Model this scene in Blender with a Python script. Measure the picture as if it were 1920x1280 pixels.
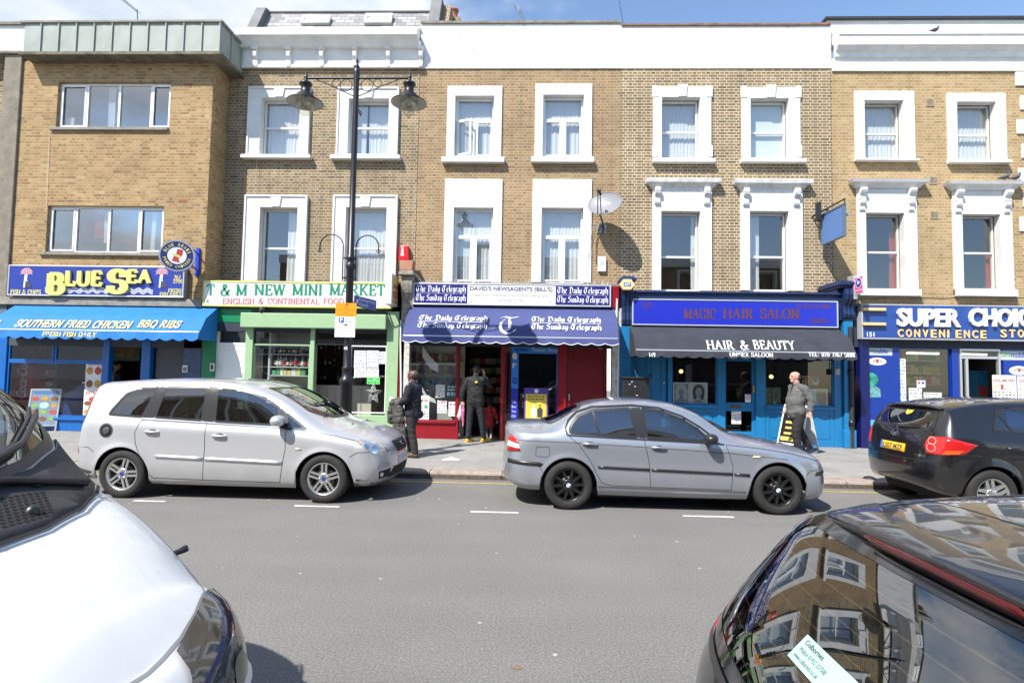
import bpy,bmesh,math,random
import numpy as np
from mathutils import Vector,Matrix,geometry
from mathutils.bvhtree import BVHTree
R=math.radians
S=bpy.context.scene
COL=S.collection
rng=random.Random(7)
for o in list(bpy.data.objects):bpy.data.objects.remove(o,do_unlink=True)
# camera
FPX,CAM_H=1070.0,1.75
YAW,PITCH,ROLL=R(1.945),R(3.075),R(0.9947)
def cam_axes():
 cy,sy=math.cos(YAW),math.sin(YAW)
 f=Vector((-sy*math.cos(PITCH),cy*math.cos(PITCH),math.sin(PITCH)))
 r=Vector((cy,sy,0));u=r.cross(f)
 c,s=math.cos(ROLL),math.sin(ROLL)
 return c*r+s*u,-s*r+c*u,f
AXR,AXU,AXF=cam_axes()
cam=bpy.data.objects.new('camera',bpy.data.cameras.new('camera'));COL.objects.link(cam)
cam.matrix_world=Matrix(((AXR.x,AXU.x,-AXF.x,0),(AXR.y,AXU.y,-AXF.y,0),(AXR.z,AXU.z,-AXF.z,CAM_H),(0,0,0,1)))
cam.data.sensor_width=36;cam.data.lens=FPX/1920*36
cam.data.clip_start=0.05;cam.data.clip_end=2000
S.camera=cam
# light
SUN_EL,SUN_AZ=50.0,52.0
sun=bpy.data.objects.new('sun',bpy.data.lights.new('sun','SUN'));COL.objects.link(sun)
sun.data.energy=4.7;sun.data.angle=R(0.5);sun.data.color=(1,.965,.90)
sun_dir=sd=Vector((math.cos(R(SUN_EL))*math.cos(R(SUN_AZ)),math.cos(R(SUN_EL))*math.sin(R(SUN_AZ)),-math.sin(R(SUN_EL))))
sun.rotation_euler=sd.to_track_quat('-Z','Y').to_euler()
sun.location=(-10,-8,20)
W=bpy.data.worlds.new('World');S.world=W;W.use_nodes=True
nt=W.node_tree;nt.nodes.clear()
def N(nt,t,**kw):
 n=nt.nodes.new(t)
 for k,v in kw.items():
  if k in n.inputs:n.inputs[k].default_value=v
  else:setattr(n,k,v)
 return n
def L(nt,a,b):nt.links.new(a,b)
out=N(nt,'ShaderNodeOutputWorld');bg=N(nt,'ShaderNodeBackground');bg.inputs['Strength'].default_value=0.15
sky=N(nt,'ShaderNodeTexSky',sky_type='NISHITA');sky.sun_disc=False
sky.sun_elevation=R(SUN_EL);sky.sun_rotation=math.atan2(-sd.x,-sd.y);sky.air_density=1.0;sky.dust_density=0.15;sky.ozone_density=2.2
tc=N(nt,'ShaderNodeTexCoord')
sep=N(nt,'ShaderNodeSeparateXYZ');L(nt,tc.outputs['Generated'],sep.inputs[0])
mp=N(nt,'ShaderNodeMapping');mp.inputs['Scale'].default_value=(1.0,1.0,2.2);mp.inputs['Location'].default_value=(0.9,0.35,0.2)
L(nt,tc.outputs['Generated'],mp.inputs[0])
nz=N(nt,'ShaderNodeTexNoise');nz.inputs['Scale'].default_value=2.1;nz.inputs['Detail'].default_value=9;nz.inputs['Roughness'].default_value=.58
L(nt,mp.outputs[0],nz.inputs['Vector'])
ad=N(nt,'ShaderNodeMath',operation='MULTIPLY_ADD');ad.inputs[1].default_value=-0.5;L(nt,sep.outputs['X'],ad.inputs[0]);L(nt,nz.outputs['Fac'],ad.inputs[2])
ad2=N(nt,'ShaderNodeMath',operation='MULTIPLY_ADD');ad2.inputs[1].default_value=0.07;L(nt,sep.outputs['Y'],ad2.inputs[0]);L(nt,ad.outputs[0],ad2.inputs[2])
cr=N(nt,'ShaderNodeMapRange');cr.inputs['From Min'].default_value=.62;cr.inputs['From Max'].default_value=.78;cr.interpolation_type='SMOOTHSTEP'
L(nt,ad2.outputs[0],cr.inputs[0])
nz2=N(nt,'ShaderNodeTexNoise');nz2.inputs['Scale'].default_value=6;nz2.inputs['Detail'].default_value=7;L(nt,mp.outputs[0],nz2.inputs['Vector'])
cc2=N(nt,'ShaderNodeValToRGB');cc2.color_ramp.elements[0].position=.32;cc2.color_ramp.elements[0].color=(2.2,2.75,3.5,1);cc2.color_ramp.elements[1].position=.62;cc2.color_ramp.elements[1].color=(3.9,4.05,4.25,1);L(nt,nz2.outputs['Fac'],cc2.inputs[0])
mx=N(nt,'ShaderNodeMix',data_type='RGBA');L(nt,cc2.outputs[0],mx.inputs['B'])
L(nt,cr.outputs[0],mx.inputs['Factor']);L(nt,sky.outputs[0],mx.inputs['A'])
L(nt,mx.outputs['Result'],bg.inputs['Color']);L(nt,bg.outputs[0],out.inputs[0])
S.view_settings.view_transform='Standard';S.view_settings.look='None';S.view_settings.gamma=1
S.view_settings.exposure=0.8;S.view_settings.use_curve_mapping=False
S.cycles.max_bounces=7;S.cycles.transparent_max_bounces=24;S.cycles.caustics_reflective=False;S.cycles.caustics_refractive=False
# measuring: photo pixel -> point on the plane Y = const
def at(px,py,Y):
 d=AXF*FPX+AXR*(px-960)-AXU*(py-640)
 return Vector((0,0,CAM_H))+d*(Y/d.y)
def gnd(px,py,Z=0.0):
 d=AXF*FPX+AXR*(px-960)-AXU*(py-640)
 return Vector((0,0,CAM_H))+d*((Z-CAM_H)/d.z)
def rc(px0,py0,px1,py1,Y):
 a,b,c,d=at(px0,py0,Y),at(px1,py0,Y),at(px0,py1,Y),at(px1,py1,Y)
 return((a.x+c.x)/2,(b.x+d.x)/2,(c.z+d.z)/2,(a.z+b.z)/2)
 # materials
MATS={}
def srgb(r,g,b):
 f=lambda c:(c/255/12.92) if c/255<=.04045 else((c/255+.055)/1.055)**2.4
 return(f(r),f(g),f(b))
def mat(name,col,rough=.6,metal=0.0,spec=.5,var=.0,vscale=3.0,bump=0.0,bscale=40.0,coat=0.0,dirt=0.0,emit=0.0):
 if name in MATS:return MATS[name]
 m=bpy.data.materials.new(name);m.use_nodes=True;t=m.node_tree
 p=t.nodes['Principled BSDF']
 p.inputs['Base Color'].default_value=(*col,1);p.inputs['Roughness'].default_value=rough
 p.inputs['Metallic'].default_value=metal;p.inputs['Specular IOR Level'].default_value=spec
 p.inputs['Coat Weight'].default_value=coat;p.inputs['Coat Roughness'].default_value=.03
 if emit:p.inputs['Emission Color'].default_value=(*col,1);p.inputs['Emission Strength'].default_value=emit
 c=N(t,'ShaderNodeTexCoord')
 if var:
  n=N(t,'ShaderNodeTexNoise');n.inputs['Scale'].default_value=vscale;n.inputs['Detail'].default_value=6;n.inputs['Roughness'].default_value=.65
  L(t,c.outputs['Object'],n.inputs['Vector'])
  mr=N(t,'ShaderNodeMapRange');mr.inputs['From Min'].default_value=.3;mr.inputs['From Max'].default_value=.7
  mr.inputs['To Min'].default_value=1-var;mr.inputs['To Max'].default_value=1+var*.6;L(t,n.outputs['Fac'],mr.inputs[0])
  h=N(t,'ShaderNodeVectorMath',operation='SCALE');h.inputs[0].default_value=col;L(t,mr.outputs[0],h.inputs['Scale'])
  L(t,h.outputs[0],p.inputs['Base Color'])
 if bump:
  n2=N(t,'ShaderNodeTexNoise');n2.inputs['Scale'].default_value=bscale;n2.inputs['Detail'].default_value=5;L(t,c.outputs['Object'],n2.inputs['Vector'])
  bp=N(t,'ShaderNodeBump');bp.inputs['Strength'].default_value=bump;bp.inputs['Distance'].default_value=.02
  L(t,n2.outputs['Fac'],bp.inputs['Height']);L(t,bp.outputs[0],p.inputs['Normal'])
 MATS[name]=m
 return m
def brick_mat(name,tones,mortar,bump=.5,rowh=.0755,stain=.35):
 if name in MATS:return MATS[name]
 m=bpy.data.materials.new(name);m.use_nodes=True;t=m.node_tree;p=t.nodes['Principled BSDF'];p.inputs['Roughness'].default_value=.9;p.inputs['Specular IOR Level'].default_value=.2
 c=N(t,'ShaderNodeTexCoord');g=N(t,'ShaderNodeNewGeometry')
 s=N(t,'ShaderNodeSeparateXYZ');L(t,c.outputs['Object'],s.inputs[0])
 sn=N(t,'ShaderNodeSeparateXYZ');L(t,g.outputs['True Normal'],sn.inputs[0])
 ab=N(t,'ShaderNodeMath',operation='ABSOLUTE');L(t,sn.outputs['X'],ab.inputs[0])
 gt=N(t,'ShaderNodeMath',operation='GREATER_THAN');gt.inputs[1].default_value=.6;L(t,ab.outputs[0],gt.inputs[0])
 mxx=N(t,'ShaderNodeMix',data_type='FLOAT');L(t,gt.outputs[0],mxx.inputs['Factor']);L(t,s.outputs['X'],mxx.inputs['A']);L(t,s.outputs['Y'],mxx.inputs['B'])
 cb=N(t,'ShaderNodeCombineXYZ');L(t,mxx.outputs['Result'],cb.inputs[0]);L(t,s.outputs['Z'],cb.inputs[1])
 wob=N(t,'ShaderNodeTexNoise');wob.inputs['Scale'].default_value=9;L(t,c.outputs['Object'],wob.inputs['Vector'])
 wv=N(t,'ShaderNodeVectorMath',operation='MULTIPLY_ADD');wv.inputs[1].default_value=(.012,.012,0);L(t,wob.outputs['Color'],wv.inputs[0]);L(t,cb.outputs[0],wv.inputs[2])
 b=N(t,'ShaderNodeTexBrick');b.offset=.5;b.offset_frequency=2;b.squash=.5;b.squash_frequency=2
 b.inputs['Color1'].default_value=(0,0,0,1);b.inputs['Color2'].default_value=(1,1,1,1);b.inputs['Mortar'].default_value=(.5,.5,.5,1)
 b.inputs['Scale'].default_value=1;b.inputs['Brick Width'].default_value=.235;b.inputs['Row Height'].default_value=rowh
 b.inputs['Mortar Size'].default_value=.0085;b.inputs['Mortar Smooth'].default_value=.25;b.inputs['Bias'].default_value=0
 L(t,wv.outputs[0],b.inputs['Vector'])
 rp=N(t,'ShaderNodeValToRGB');el=rp.color_ramp.elements
 while len(el)<len(tones):el.new(.5)
 for i,cc in enumerate(tones):
  lum=.3*cc[0]+.6*cc[1]+.1*cc[2];cc=tuple((m_+(q-m_)*.78)*.76 for q,m_ in zip(cc,[sum(w[j]for w in tones)/len(tones) for j in range(3)]));lum=.3*cc[0]+.6*cc[1]+.1*cc[2];cc=tuple((lum+(q-lum)*.82)*k for q,k in zip(cc,(.98,1.0,.95)));el[i].position=i/(len(tones)-1);el[i].color=(*cc,1)
 L(t,b.outputs['Color'],rp.inputs[0])
 n=N(t,'ShaderNodeTexNoise');n.inputs['Scale'].default_value=.9;n.inputs['Detail'].default_value=7;n.inputs['Roughness'].default_value=.7;L(t,c.outputs['Object'],n.inputs['Vector'])
 mr=N(t,'ShaderNodeMapRange');mr.inputs['From Min'].default_value=.3;mr.inputs['From Max'].default_value=.7;mr.inputs['To Min'].default_value=1-stain;mr.inputs['To Max'].default_value=1+stain*.55;L(t,n.outputs['Fac'],mr.inputs[0])
 mm=N(t,'ShaderNodeMix',data_type='RGBA');mm.inputs['B'].default_value=(*mortar,1);L(t,b.outputs['Fac'],mm.inputs['Factor']);L(t,rp.outputs[0],mm.inputs['A'])
 sc=N(t,'ShaderNodeVectorMath',operation='SCALE');L(t,mm.outputs['Result'],sc.inputs[0]);L(t,mr.outputs[0],sc.inputs['Scale'])
 L(t,sc.outputs[0],p.inputs['Base Color'])
 bp=N(t,'ShaderNodeBump');bp.inputs['Strength'].default_value=bump;bp.inputs['Distance'].default_value=.012;bp.invert=True
 L(t,b.outputs['Fac'],bp.inputs['Height']);L(t,bp.outputs[0],p.inputs['Normal'])
 MATS[name]=m;return m
def glass_mat(name,tint=(.8,.86,.85),rough=.0,dark=0.0,ior=1.5,boost=1.0):
 if name in MATS:return MATS[name]
 m=bpy.data.materials.new(name);m.use_nodes=True;t=m.node_tree;t.nodes.clear()
 o=N(t,'ShaderNodeOutputMaterial');tr=N(t,'ShaderNodeBsdfTransparent');tr.inputs[0].default_value=(*tint,1)
 gl=N(t,'ShaderNodeBsdfGlossy');gl.inputs['Roughness'].default_value=rough;gl.inputs['Color'].default_value=(1,1,1,1)
 fr=N(t,'ShaderNodeFresnel');fr.inputs['IOR'].default_value=ior
 g=N(t,'ShaderNodeNewGeometry')
 lw=N(t,'ShaderNodeVectorMath',operation='DOT_PRODUCT');L(t,g.outputs['Normal'],lw.inputs[0]);L(t,g.outputs['Incoming'],lw.inputs[1])
 a=N(t,'ShaderNodeMath',operation='ABSOLUTE');L(t,lw.outputs['Value'],a.inputs[0])
 s1=N(t,'ShaderNodeMath',operation='SUBTRACT');s1.inputs[0].default_value=1;L(t,a.outputs[0],s1.inputs[1])
 pw=N(t,'ShaderNodeMath',operation='POWER');pw.inputs[1].default_value=5;L(t,s1.outputs[0],pw.inputs[0])
 f0=((ior-1)/(ior+1))**2*2*boost
 ma=N(t,'ShaderNodeMath',operation='MULTIPLY_ADD');ma.inputs[1].default_value=1-f0;ma.inputs[2].default_value=f0;ma.use_clamp=True;L(t,pw.outputs[0],ma.inputs[0])
 ms=N(t,'ShaderNodeMixShader');L(t,ma.outputs[0],ms.inputs[0]);L(t,tr.outputs[0],ms.inputs[1]);L(t,gl.outputs[0],ms.inputs[2])
 L(t,ms.outputs[0],o.inputs[0]);nt_rm=[n for n in(fr,) if n];[t.nodes.remove(n) for n in nt_rm]
 MATS[name]=m;return m
 # objects
WM={}
def thing(name,label,cat,loc=(0,0,0),group=None):
 o=bpy.data.objects.new(name,None);COL.objects.link(o);o.empty_display_size=.2
 o.location=loc;o['label']=label;o['category']=cat
 if group:o['group']=group
 WM[o.name]=Matrix.Translation(loc)
 return o
def tag(o,label,cat,group=None):
 o['label']=label;o['category']=cat
 if group:o['group']=group
 return o
def struct(o):o['kind']='structure';return o
class MB:
 def __init__(s):s.v=[];s.f=[];s.m=[];s.ci=0;s.sm=[];s.smooth=False
 def face(s,pts,mi=None):
  b=len(s.v);s.v+=[tuple(p) for p in pts];s.f.append(tuple(range(b,b+len(pts))));s.m.append(s.ci if mi is None else mi);s.sm.append(s.smooth)
 def grid(s,rows,closed_u=False,closed_v=False):
  b=len(s.v);nr,nc=len(rows),len(rows[0])
  for r in rows:s.v+=[tuple(p) for p in r]
  for i in range(nr if closed_v else nr-1):
   for j in range(nc if closed_u else nc-1):
    i2,j2=(i+1)%nr,(j+1)%nc
    s.f.append((b+i*nc+j,b+i*nc+j2,b+i2*nc+j2,b+i2*nc+j));s.m.append(s.ci);s.sm.append(s.smooth)
  return s
 def box(s,x0,x1,y0,y1,z0,z1):
  if x0>x1:x0,x1=x1,x0
  if y0>y1:y0,y1=y1,y0
  if z0>z1:z0,z1=z1,z0
  b=len(s.v)
  s.v+=[(x0,y0,z0),(x1,y0,z0),(x1,y1,z0),(x0,y1,z0),(x0,y0,z1),(x1,y0,z1),(x1,y1,z1),(x0,y1,z1)]
  for q in((0,3,2,1),(4,5,6,7),(0,1,5,4),(1,2,6,5),(2,3,7,6),(3,0,4,7)):
   s.f.append(tuple(b+i for i in q));s.m.append(s.ci);s.sm.append(False)
  return s
 def prism(s,poly,y0,y1,axis='y'):
  k={'y':lambda p,t:(p[0],t,p[1]),'x':lambda p,t:(t,p[0],p[1]),'z':lambda p,t:(p[0],p[1],t)}[axis]
  n=len(poly);b=len(s.v)
  s.v+=[k(p,y0) for p in poly]+[k(p,y1) for p in poly]
  s.f.append(tuple(b+i for i in range(n)));s.f.append(tuple(b+n+i for i in reversed(range(n))));s.m+=[s.ci]*2;s.sm+=[False]*2
  for i in range(n):
   j=(i+1)%n;s.f.append((b+i,b+n+i,b+n+j,b+j));s.m.append(s.ci);s.sm.append(s.smooth)
  return s
 def tube(s,pts,r,n=10,cap=True):
  pts=[Vector(p) for p in pts];rs=r if isinstance(r,(list,tuple)) else[r]*len(pts)
  rows=[];up=Vector((0,0,1))
  for i,p in enumerate(pts):
   d=(pts[min(i+1,len(pts)-1)]-pts[max(i-1,0)]).normalized()
   a=d.cross(up)
   if a.length<.05:a=d.cross(Vector((0,1,0)))
   a.normalize();c=d.cross(a)
   rows.append([p+(a*math.cos(2*math.pi*k/n)+c*math.sin(2*math.pi*k/n))*rs[i]for k in range(n)])
  sm=s.smooth;s.smooth=True;s.grid(rows,closed_u=True)
  if cap:s.smooth=False;s.face(list(reversed(rows[0])));s.face(rows[-1])
  s.smooth=sm;return s
 def lathe(s,prof,c,n=24,axis='z'):
  rows=[]
  for(rr,h) in prof:
   row=[]
   for k in range(n):
    a=2*math.pi*k/n;u,w=rr*math.cos(a),rr*math.sin(a)
    row.append({'z':(c[0]+u,c[1]+w,c[2]+h),'y':(c[0]+u,c[1]+h,c[2]+w),'x':(c[0]+h,c[1]+u,c[2]+w)}[axis])
   rows.append(row)
  sm=s.smooth;s.smooth=True;s.grid(rows,closed_u=True);s.smooth=sm;return s
 def disc(s,c,r,n=32,axis='y',r2=None):
  r2=r2 or r
  pts=[(c[0]+r*math.cos(2*math.pi*k/n),c[1],c[2]+r2*math.sin(2*math.pi*k/n)) if axis=='y' else(c[0]+r*math.cos(2*math.pi*k/n),c[1]+r2*math.sin(2*math.pi*k/n),c[2]) for k in range(n)]
  s.face(pts);return s
 def wall(s,x0,x1,z0,z1,y,holes=(),depth=.2):
  xs=sorted({x0,x1,*[h[0]for h in holes],*[h[1]for h in holes]});zs=sorted({z0,z1,*[h[2]for h in holes],*[h[3]for h in holes]})
  xs=[x for x in xs if x0<=x<=x1];zs=[z for z in zs if z0<=z<=z1]
  for a,b in zip(xs,xs[1:]):
   for c,d in zip(zs,zs[1:]):
    mx_,mz_=(a+b)/2,(c+d)/2
    if any(h[0]<mx_<h[1]and h[2]<mz_<h[3]for h in holes):continue
    s.face([(a,y,c),(b,y,c),(b,y,d),(a,y,d)])
  for h in holes:
   a,b,c,d=h[:4]
   s.face([(a,y,c),(a,y,d),(a,y+depth,d),(a,y+depth,c)]);s.face([(b,y,d),(b,y,c),(b,y+depth,c),(b,y+depth,d)])
   s.face([(a,y,d),(b,y,d),(b,y+depth,d),(a,y+depth,d)]);s.face([(b,y,c),(a,y,c),(a,y+depth,c),(b,y+depth,c)])
  return s
 def frame(s,x0,x1,z0,z1,w,y0,y1,wb=None):
  wb=w if wb is None else wb
  s.box(x0,x1,y0,y1,z1-w,z1)
  if wb:s.box(x0,x1,y0,y1,z0,z0+wb)
  s.box(x0,x0+w,y0,y1,z0+wb,z1-w);s.box(x1-w,x1,y0,y1,z0+wb,z1-w);return s
 def build(s,name,mats,parent=None,label=None,bevel=0,kind=None,norm=False):
  me=bpy.data.meshes.new(name);me.from_pydata([tuple(v) for v in s.v],[],s.f)
  for m in(mats if isinstance(mats,(list,tuple)) else[mats]):me.materials.append(m)
  me.polygons.foreach_set('material_index',s.m);me.polygons.foreach_set('use_smooth',s.sm)
  if norm:
   bm=bmesh.new();bm.from_mesh(me);bmesh.ops.remove_doubles(bm,verts=bm.verts,dist=1e-5);bmesh.ops.recalc_face_normals(bm,faces=bm.faces);bm.to_mesh(me);bm.free()
  me.update()
  o=bpy.data.objects.new(name,me);COL.objects.link(o)
  if parent is not None:
   o.parent=parent;o.matrix_parent_inverse=WM.get(parent.name,Matrix.Identity(4)).inverted()
  if label:o['label']=label
  if kind:o['kind']=kind
  if bevel:
   b=o.modifiers.new('bevel','BEVEL');b.width=bevel;b.segments=2;b.limit_method='ANGLE';b.angle_limit=R(40);b.harden_normals=False
  return o
  # lettering
SCRATCH=bpy.data.scenes.new('scratch')
def baked(o):
 SCRATCH.collection.objects.link(o);vl=SCRATCH.view_layers[0];vl.update();dg=vl.depsgraph;dg.update()
 me=bpy.data.meshes.new_from_object(o.evaluated_get(dg));bpy.data.objects.remove(o);return me
def txt(s,x0,x1,z0,z1,Y,m,parent,name='lettering',ext=.0,bold=0.0,shear=0.0,fit=True,vert=False):
 cu=bpy.data.curves.new('tmp','FONT');cu.body=s;cu.size=1;cu.offset=bold;cu.shear=shear;cu.extrude=0;cu.resolution_u=3
 o=bpy.data.objects.new('tmp',cu);me=baked(o);bpy.data.curves.remove(cu)
 co=np.empty(len(me.vertices)*3);me.vertices.foreach_get('co',co);co=co.reshape(-1,3)
 fs=[tuple(p.vertices) for p in me.polygons];bpy.data.meshes.remove(me)
 if not len(co):return None
 mn,mxv=co.min(0),co.max(0);wd,ht=mxv[0]-mn[0],max(mxv[1]-mn[1],1e-4)
 u=(co[:,0]-mn[0])/wd;v=(co[:,1]-mn[1])/ht
 X=x0+u*(x1-x0);Z=z0+v*(z1-z0)
 mb=MB();k=len(co)
 mb.v=[(X[i],Y,Z[i]) for i in range(k)];mb.f=list(fs)
 if ext:
  mb.v+=[(X[i],Y+ext,Z[i]) for i in range(k)]
  ed={}
  for f in fs:
   for a,b in zip(f,f[1:]+f[:1]):ed[(a,b)]=1
  for(a,b) in ed:
   if(b,a) not in ed:mb.f.append((b,a,a+k,b+k))
 mb.m=[0]*len(mb.f);mb.sm=[False]*len(mb.f)
 return mb.build(name,m,parent)
def _arc(cx,cy,rx,ry,a0,a1,n=12):return[(cx+rx*math.cos(R(a0+(a1-a0)*i/n)),cy+ry*math.sin(R(a0+(a1-a0)*i/n))) for i in range(n+1)]
SER={'A':(.86,[[(.08,0),(.42,1)],[(.40,1),(.74,0)],[(.2,.36),(.62,.36)]],[(.08,0),(.74,0)]),'B':(.76,[[(.15,0),(.15,1)],[(.1,1)]+_arc(.36,.76,.2,.24,90,-90)+[(.15,.52)],[(.15,.52)]+_arc(.38,.27,.25,.27,90,-90)+[(.1,0)]],[(.15,0),(.15,1)]),'C':(.80,[_arc(.46,.5,.36,.5,42,318,18),[(.72,.62),(.74,.98)]],[]),'D':(.86,[[(.15,0),(.15,1)],[(.1,1)]+_arc(.36,.5,.36,.5,90,-90,16)+[(.1,0)]],[(.15,0),(.15,1)]),'E':(.72,[[(.15,0),(.15,1)],[(.1,.98),(.6,.98),(.62,.78)],[(.15,.52),(.46,.52)],[(.46,.42),(.46,.62)],[(.1,.02),(.62,.02),(.66,.24)]],[(.15,0),(.15,1)]),'F':(.68,[[(.15,0),(.15,1)],[(.1,.98),(.6,.98),(.62,.76)],[(.15,.50),(.44,.50)],[(.44,.40),(.44,.60)]],[(.15,0),(.15,1)]),'G':(.86,[_arc(.46,.5,.36,.5,42,330,18),[(.72,.64),(.74,.98)],[(.74,.02),(.74,.42)]],[(.72,.42)]),'H':(.90,[[(.15,0),(.15,1)],[(.73,0),(.73,1)],[(.15,.5),(.73,.5)]],[(.15,0),(.15,1),(.73,0),(.73,1)]),'I':(.36,[[(.18,0),(.18,1)]],[(.18,0),(.18,1)]),'K':(.86,[[(.15,0),(.15,1)],[(.2,.44),(.68,1)],[(.32,.55),(.74,0)]],[(.15,0),(.15,1),(.68,1),(.74,0)]),'L':(.70,[[(.15,0),(.15,1)],[(.1,.02),(.6,.02),(.64,.28)]],[(.15,0),(.15,1)]),'M':(1.02,[[(.13,0),(.15,1)],[(.13,1),(.5,.05)],[(.5,.05),(.86,1)],[(.86,0),(.86,1)]],[(.12,0),(.10,1),(.86,0),(.88,1)]),'N':(.90,[[(.14,0),(.14,1)],[(.12,1),(.74,0)],[(.74,0),(.74,1)]],[(.14,0),(.08,1),(.74,1)]),'O':(.92,[_arc(.46,.5,.37,.5,0,360,24)],[]),'P':(.72,[[(.15,0),(.15,1)],[(.1,1)]+_arc(.36,.74,.24,.26,90,-90)+[(.15,.48)]],[(.15,0),(.15,1)]),'Q':(.92,[_arc(.46,.5,.37,.5,0,360,24),[(.42,.2),(.84,-.16)]],[]),'R':(.82,[[(.15,0),(.15,1)],[(.1,1)]+_arc(.36,.75,.23,.25,90,-90)+[(.15,.5)],[(.36,.5),(.70,0)]],[(.15,0),(.15,1),(.72,0)]),'S':(.66,[_arc(.33,.75,.23,.25,40,250,12)+_arc(.33,.26,.25,.26,80,-140,12),[(.53,.7),(.54,1)],[(.1,0),(.1,.3)]],[]),'T':(.78,[[(.38,0),(.38,1)],[(.06,.76),(.08,.98),(.68,.98),(.70,.76)]],[(.38,0)]),'U':(.88,[[(.15,1),(.15,.3)]+_arc(.44,.3,.29,.30,180,360,12)+[(.73,1)]],[(.15,1),(.73,1)]),'V':(.84,[[(.06,1),(.40,0)],[(.40,0),(.72,1)]],[(.06,1),(.72,1)]),'W':(1.1,[[(.06,1),(.32,0)],[(.32,0),(.54,1)],[(.54,1),(.78,0)],[(.78,0),(1.0,1)]],[(.06,1),(.54,1),(1.0,1)]),'X':(.84,[[(.08,1),(.70,0)],[(.10,0),(.68,1)]],[(.08,1),(.70,0),(.10,0),(.68,1)]),'Y':(.82,[[(.08,1),(.40,.5)],[(.72,1),(.40,.5)],[(.40,.5),(.40,0)]],[(.08,1),(.72,1),(.40,0)]),'&':(.92,[[(.80,.5),(.62,.18)]+_arc(.34,.24,.26,.26,-20,-250,14)+[(.5,.72)]+_arc(.38,.82,.13,.17,0,180,8)+[(.30,.62),(.76,0)]],[(.78,.5),(.78,0)]),'0':(.62,[_arc(.30,.5,.22,.5,0,360,20)],[]),'1':(.46,[[(.24,0),(.24,1),(.1,.82)]],[(.24,0)]),'2':(.58,[_arc(.28,.73,.2,.26,170,-30,10)+[(.08,.03),(.52,.03)]],[]),'4':(.6,[[(.4,0),(.4,1),(.06,.28),(.56,.28)]],[(.4,0)]),'5':(.58,[[(.5,.97),(.16,.97),(.12,.56)]+_arc(.28,.31,.22,.31,110,-150,12)],[]),'6':(.6,[_arc(.42,.5,.34,.5,90,180,8)+_arc(.29,.29,.21,.29,180,520,16)],[]),'7':(.56,[[(.06,.97),(.52,.97),(.22,0)]],[]),'8':(.6,[_arc(.29,.75,.17,.24,0,360,16),_arc(.29,.26,.21,.27,0,360,16)],[]),'9':(.6,[_arc(.18,.5,.34,.5,-90,0,8)+_arc(.31,.71,.21,.29,0,340,16)],[]),':':(.3,[[(.1,.05),(.1,.17)],[(.1,.55),(.1,.67)]],[]),' ':(.42,[],[]),'-':(.4,[[(.06,.4),(.32,.4)]],[]),"'":(.24,[[(.12,1),(.08,.74)]],[]),'.':(.26,[[(.1,0),(.1,.12)]],[]),}
def ribbon(mb,pts,thick,thin,Y,T,dep=0.0):
 n=len(pts);Lf,Rt=[],[]
 closed=n>3 and abs(pts[0][0]-pts[-1][0])+abs(pts[0][1]-pts[-1][1])<1e-6
 for i,p in enumerate(pts):
  a=pts[i-1]if i else(pts[-2]if closed else pts[0]);b=pts[i+1]if i<n-1 else(pts[1]if closed else pts[-1])
  dx,dy=b[0]-a[0],b[1]-a[1];l=math.hypot(dx,dy) or 1
  w=(thin+(thick-thin)*abs(dy/l)**1.3)/2
  if n==2 and abs(dx)>.12*abs(dy) and abs(dy)>.3 and dx*dy>0:w=(thin*.7+thick*.3)/2+.01
  Lf.append((p[0]-dy/l*w,p[1]+dx/l*w));Rt.append((p[0]+dy/l*w,p[1]-dx/l*w))
 for i in range(n-1):
  q=[Rt[i],Rt[i+1],Lf[i+1],Lf[i]]
  mb.face([T(x,y,Y) for x,y in q])
  if dep:
   mb.face([T(*Rt[i],Y+dep),T(*Rt[i+1],Y+dep),T(*Rt[i+1],Y),T(*Rt[i],Y)]);mb.face([T(*Lf[i+1],Y+dep),T(*Lf[i],Y+dep),T(*Lf[i],Y),T(*Lf[i+1],Y)])
 if dep and not closed:
  for e in(0,-1):mb.face([T(*Rt[e],Y),T(*Lf[e],Y),T(*Lf[e],Y+dep),T(*Rt[e],Y+dep)])
def serif(s,x0,x1,z0,z1,Y,m,parent,name='lettering',thick=.17,thin=.07,shear=0.0,dep=0.0,small=None,T3=None,wave=None):
 adv=[];tot=0
 for ch in s:
  k=.72 if ch.islower() else 1.0
  a=SER[ch.upper()][0]*k+.06;adv.append((tot,k));tot+=a
 tot-=.06
 mb=MB();h=z1-z0;e=0
 for ch,(ox,k) in zip(s,adv):
  _,st,ft=SER[ch.upper()]
  def T(x,y,yy,ox=ox,k=k):
   X=x0+(ox+x*k+shear*y*k)/tot*(x1-x0);Z=z0+y*k*h
   if wave:Z+=wave((X-x0)/(x1-x0))
   return T3(X,yy,Z) if T3 else(X,yy,Z)
  asp=(h*tot)/(x1-x0)
  for p in st:
   ribbon(mb,p,thick/k**.5*1.0,thin/k**.5,Y-e*.0004,T,dep);e=(e+1)%7
  for(fx,fy) in ft:
   y=.025 if fy<.5 else fy-.025
   ribbon(mb,[(fx-.15,y),(fx+.15,y)],.06,.06,Y-e*.0004,T,dep);e=(e+1)%7
 return mb.build(name,m,parent)
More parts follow.
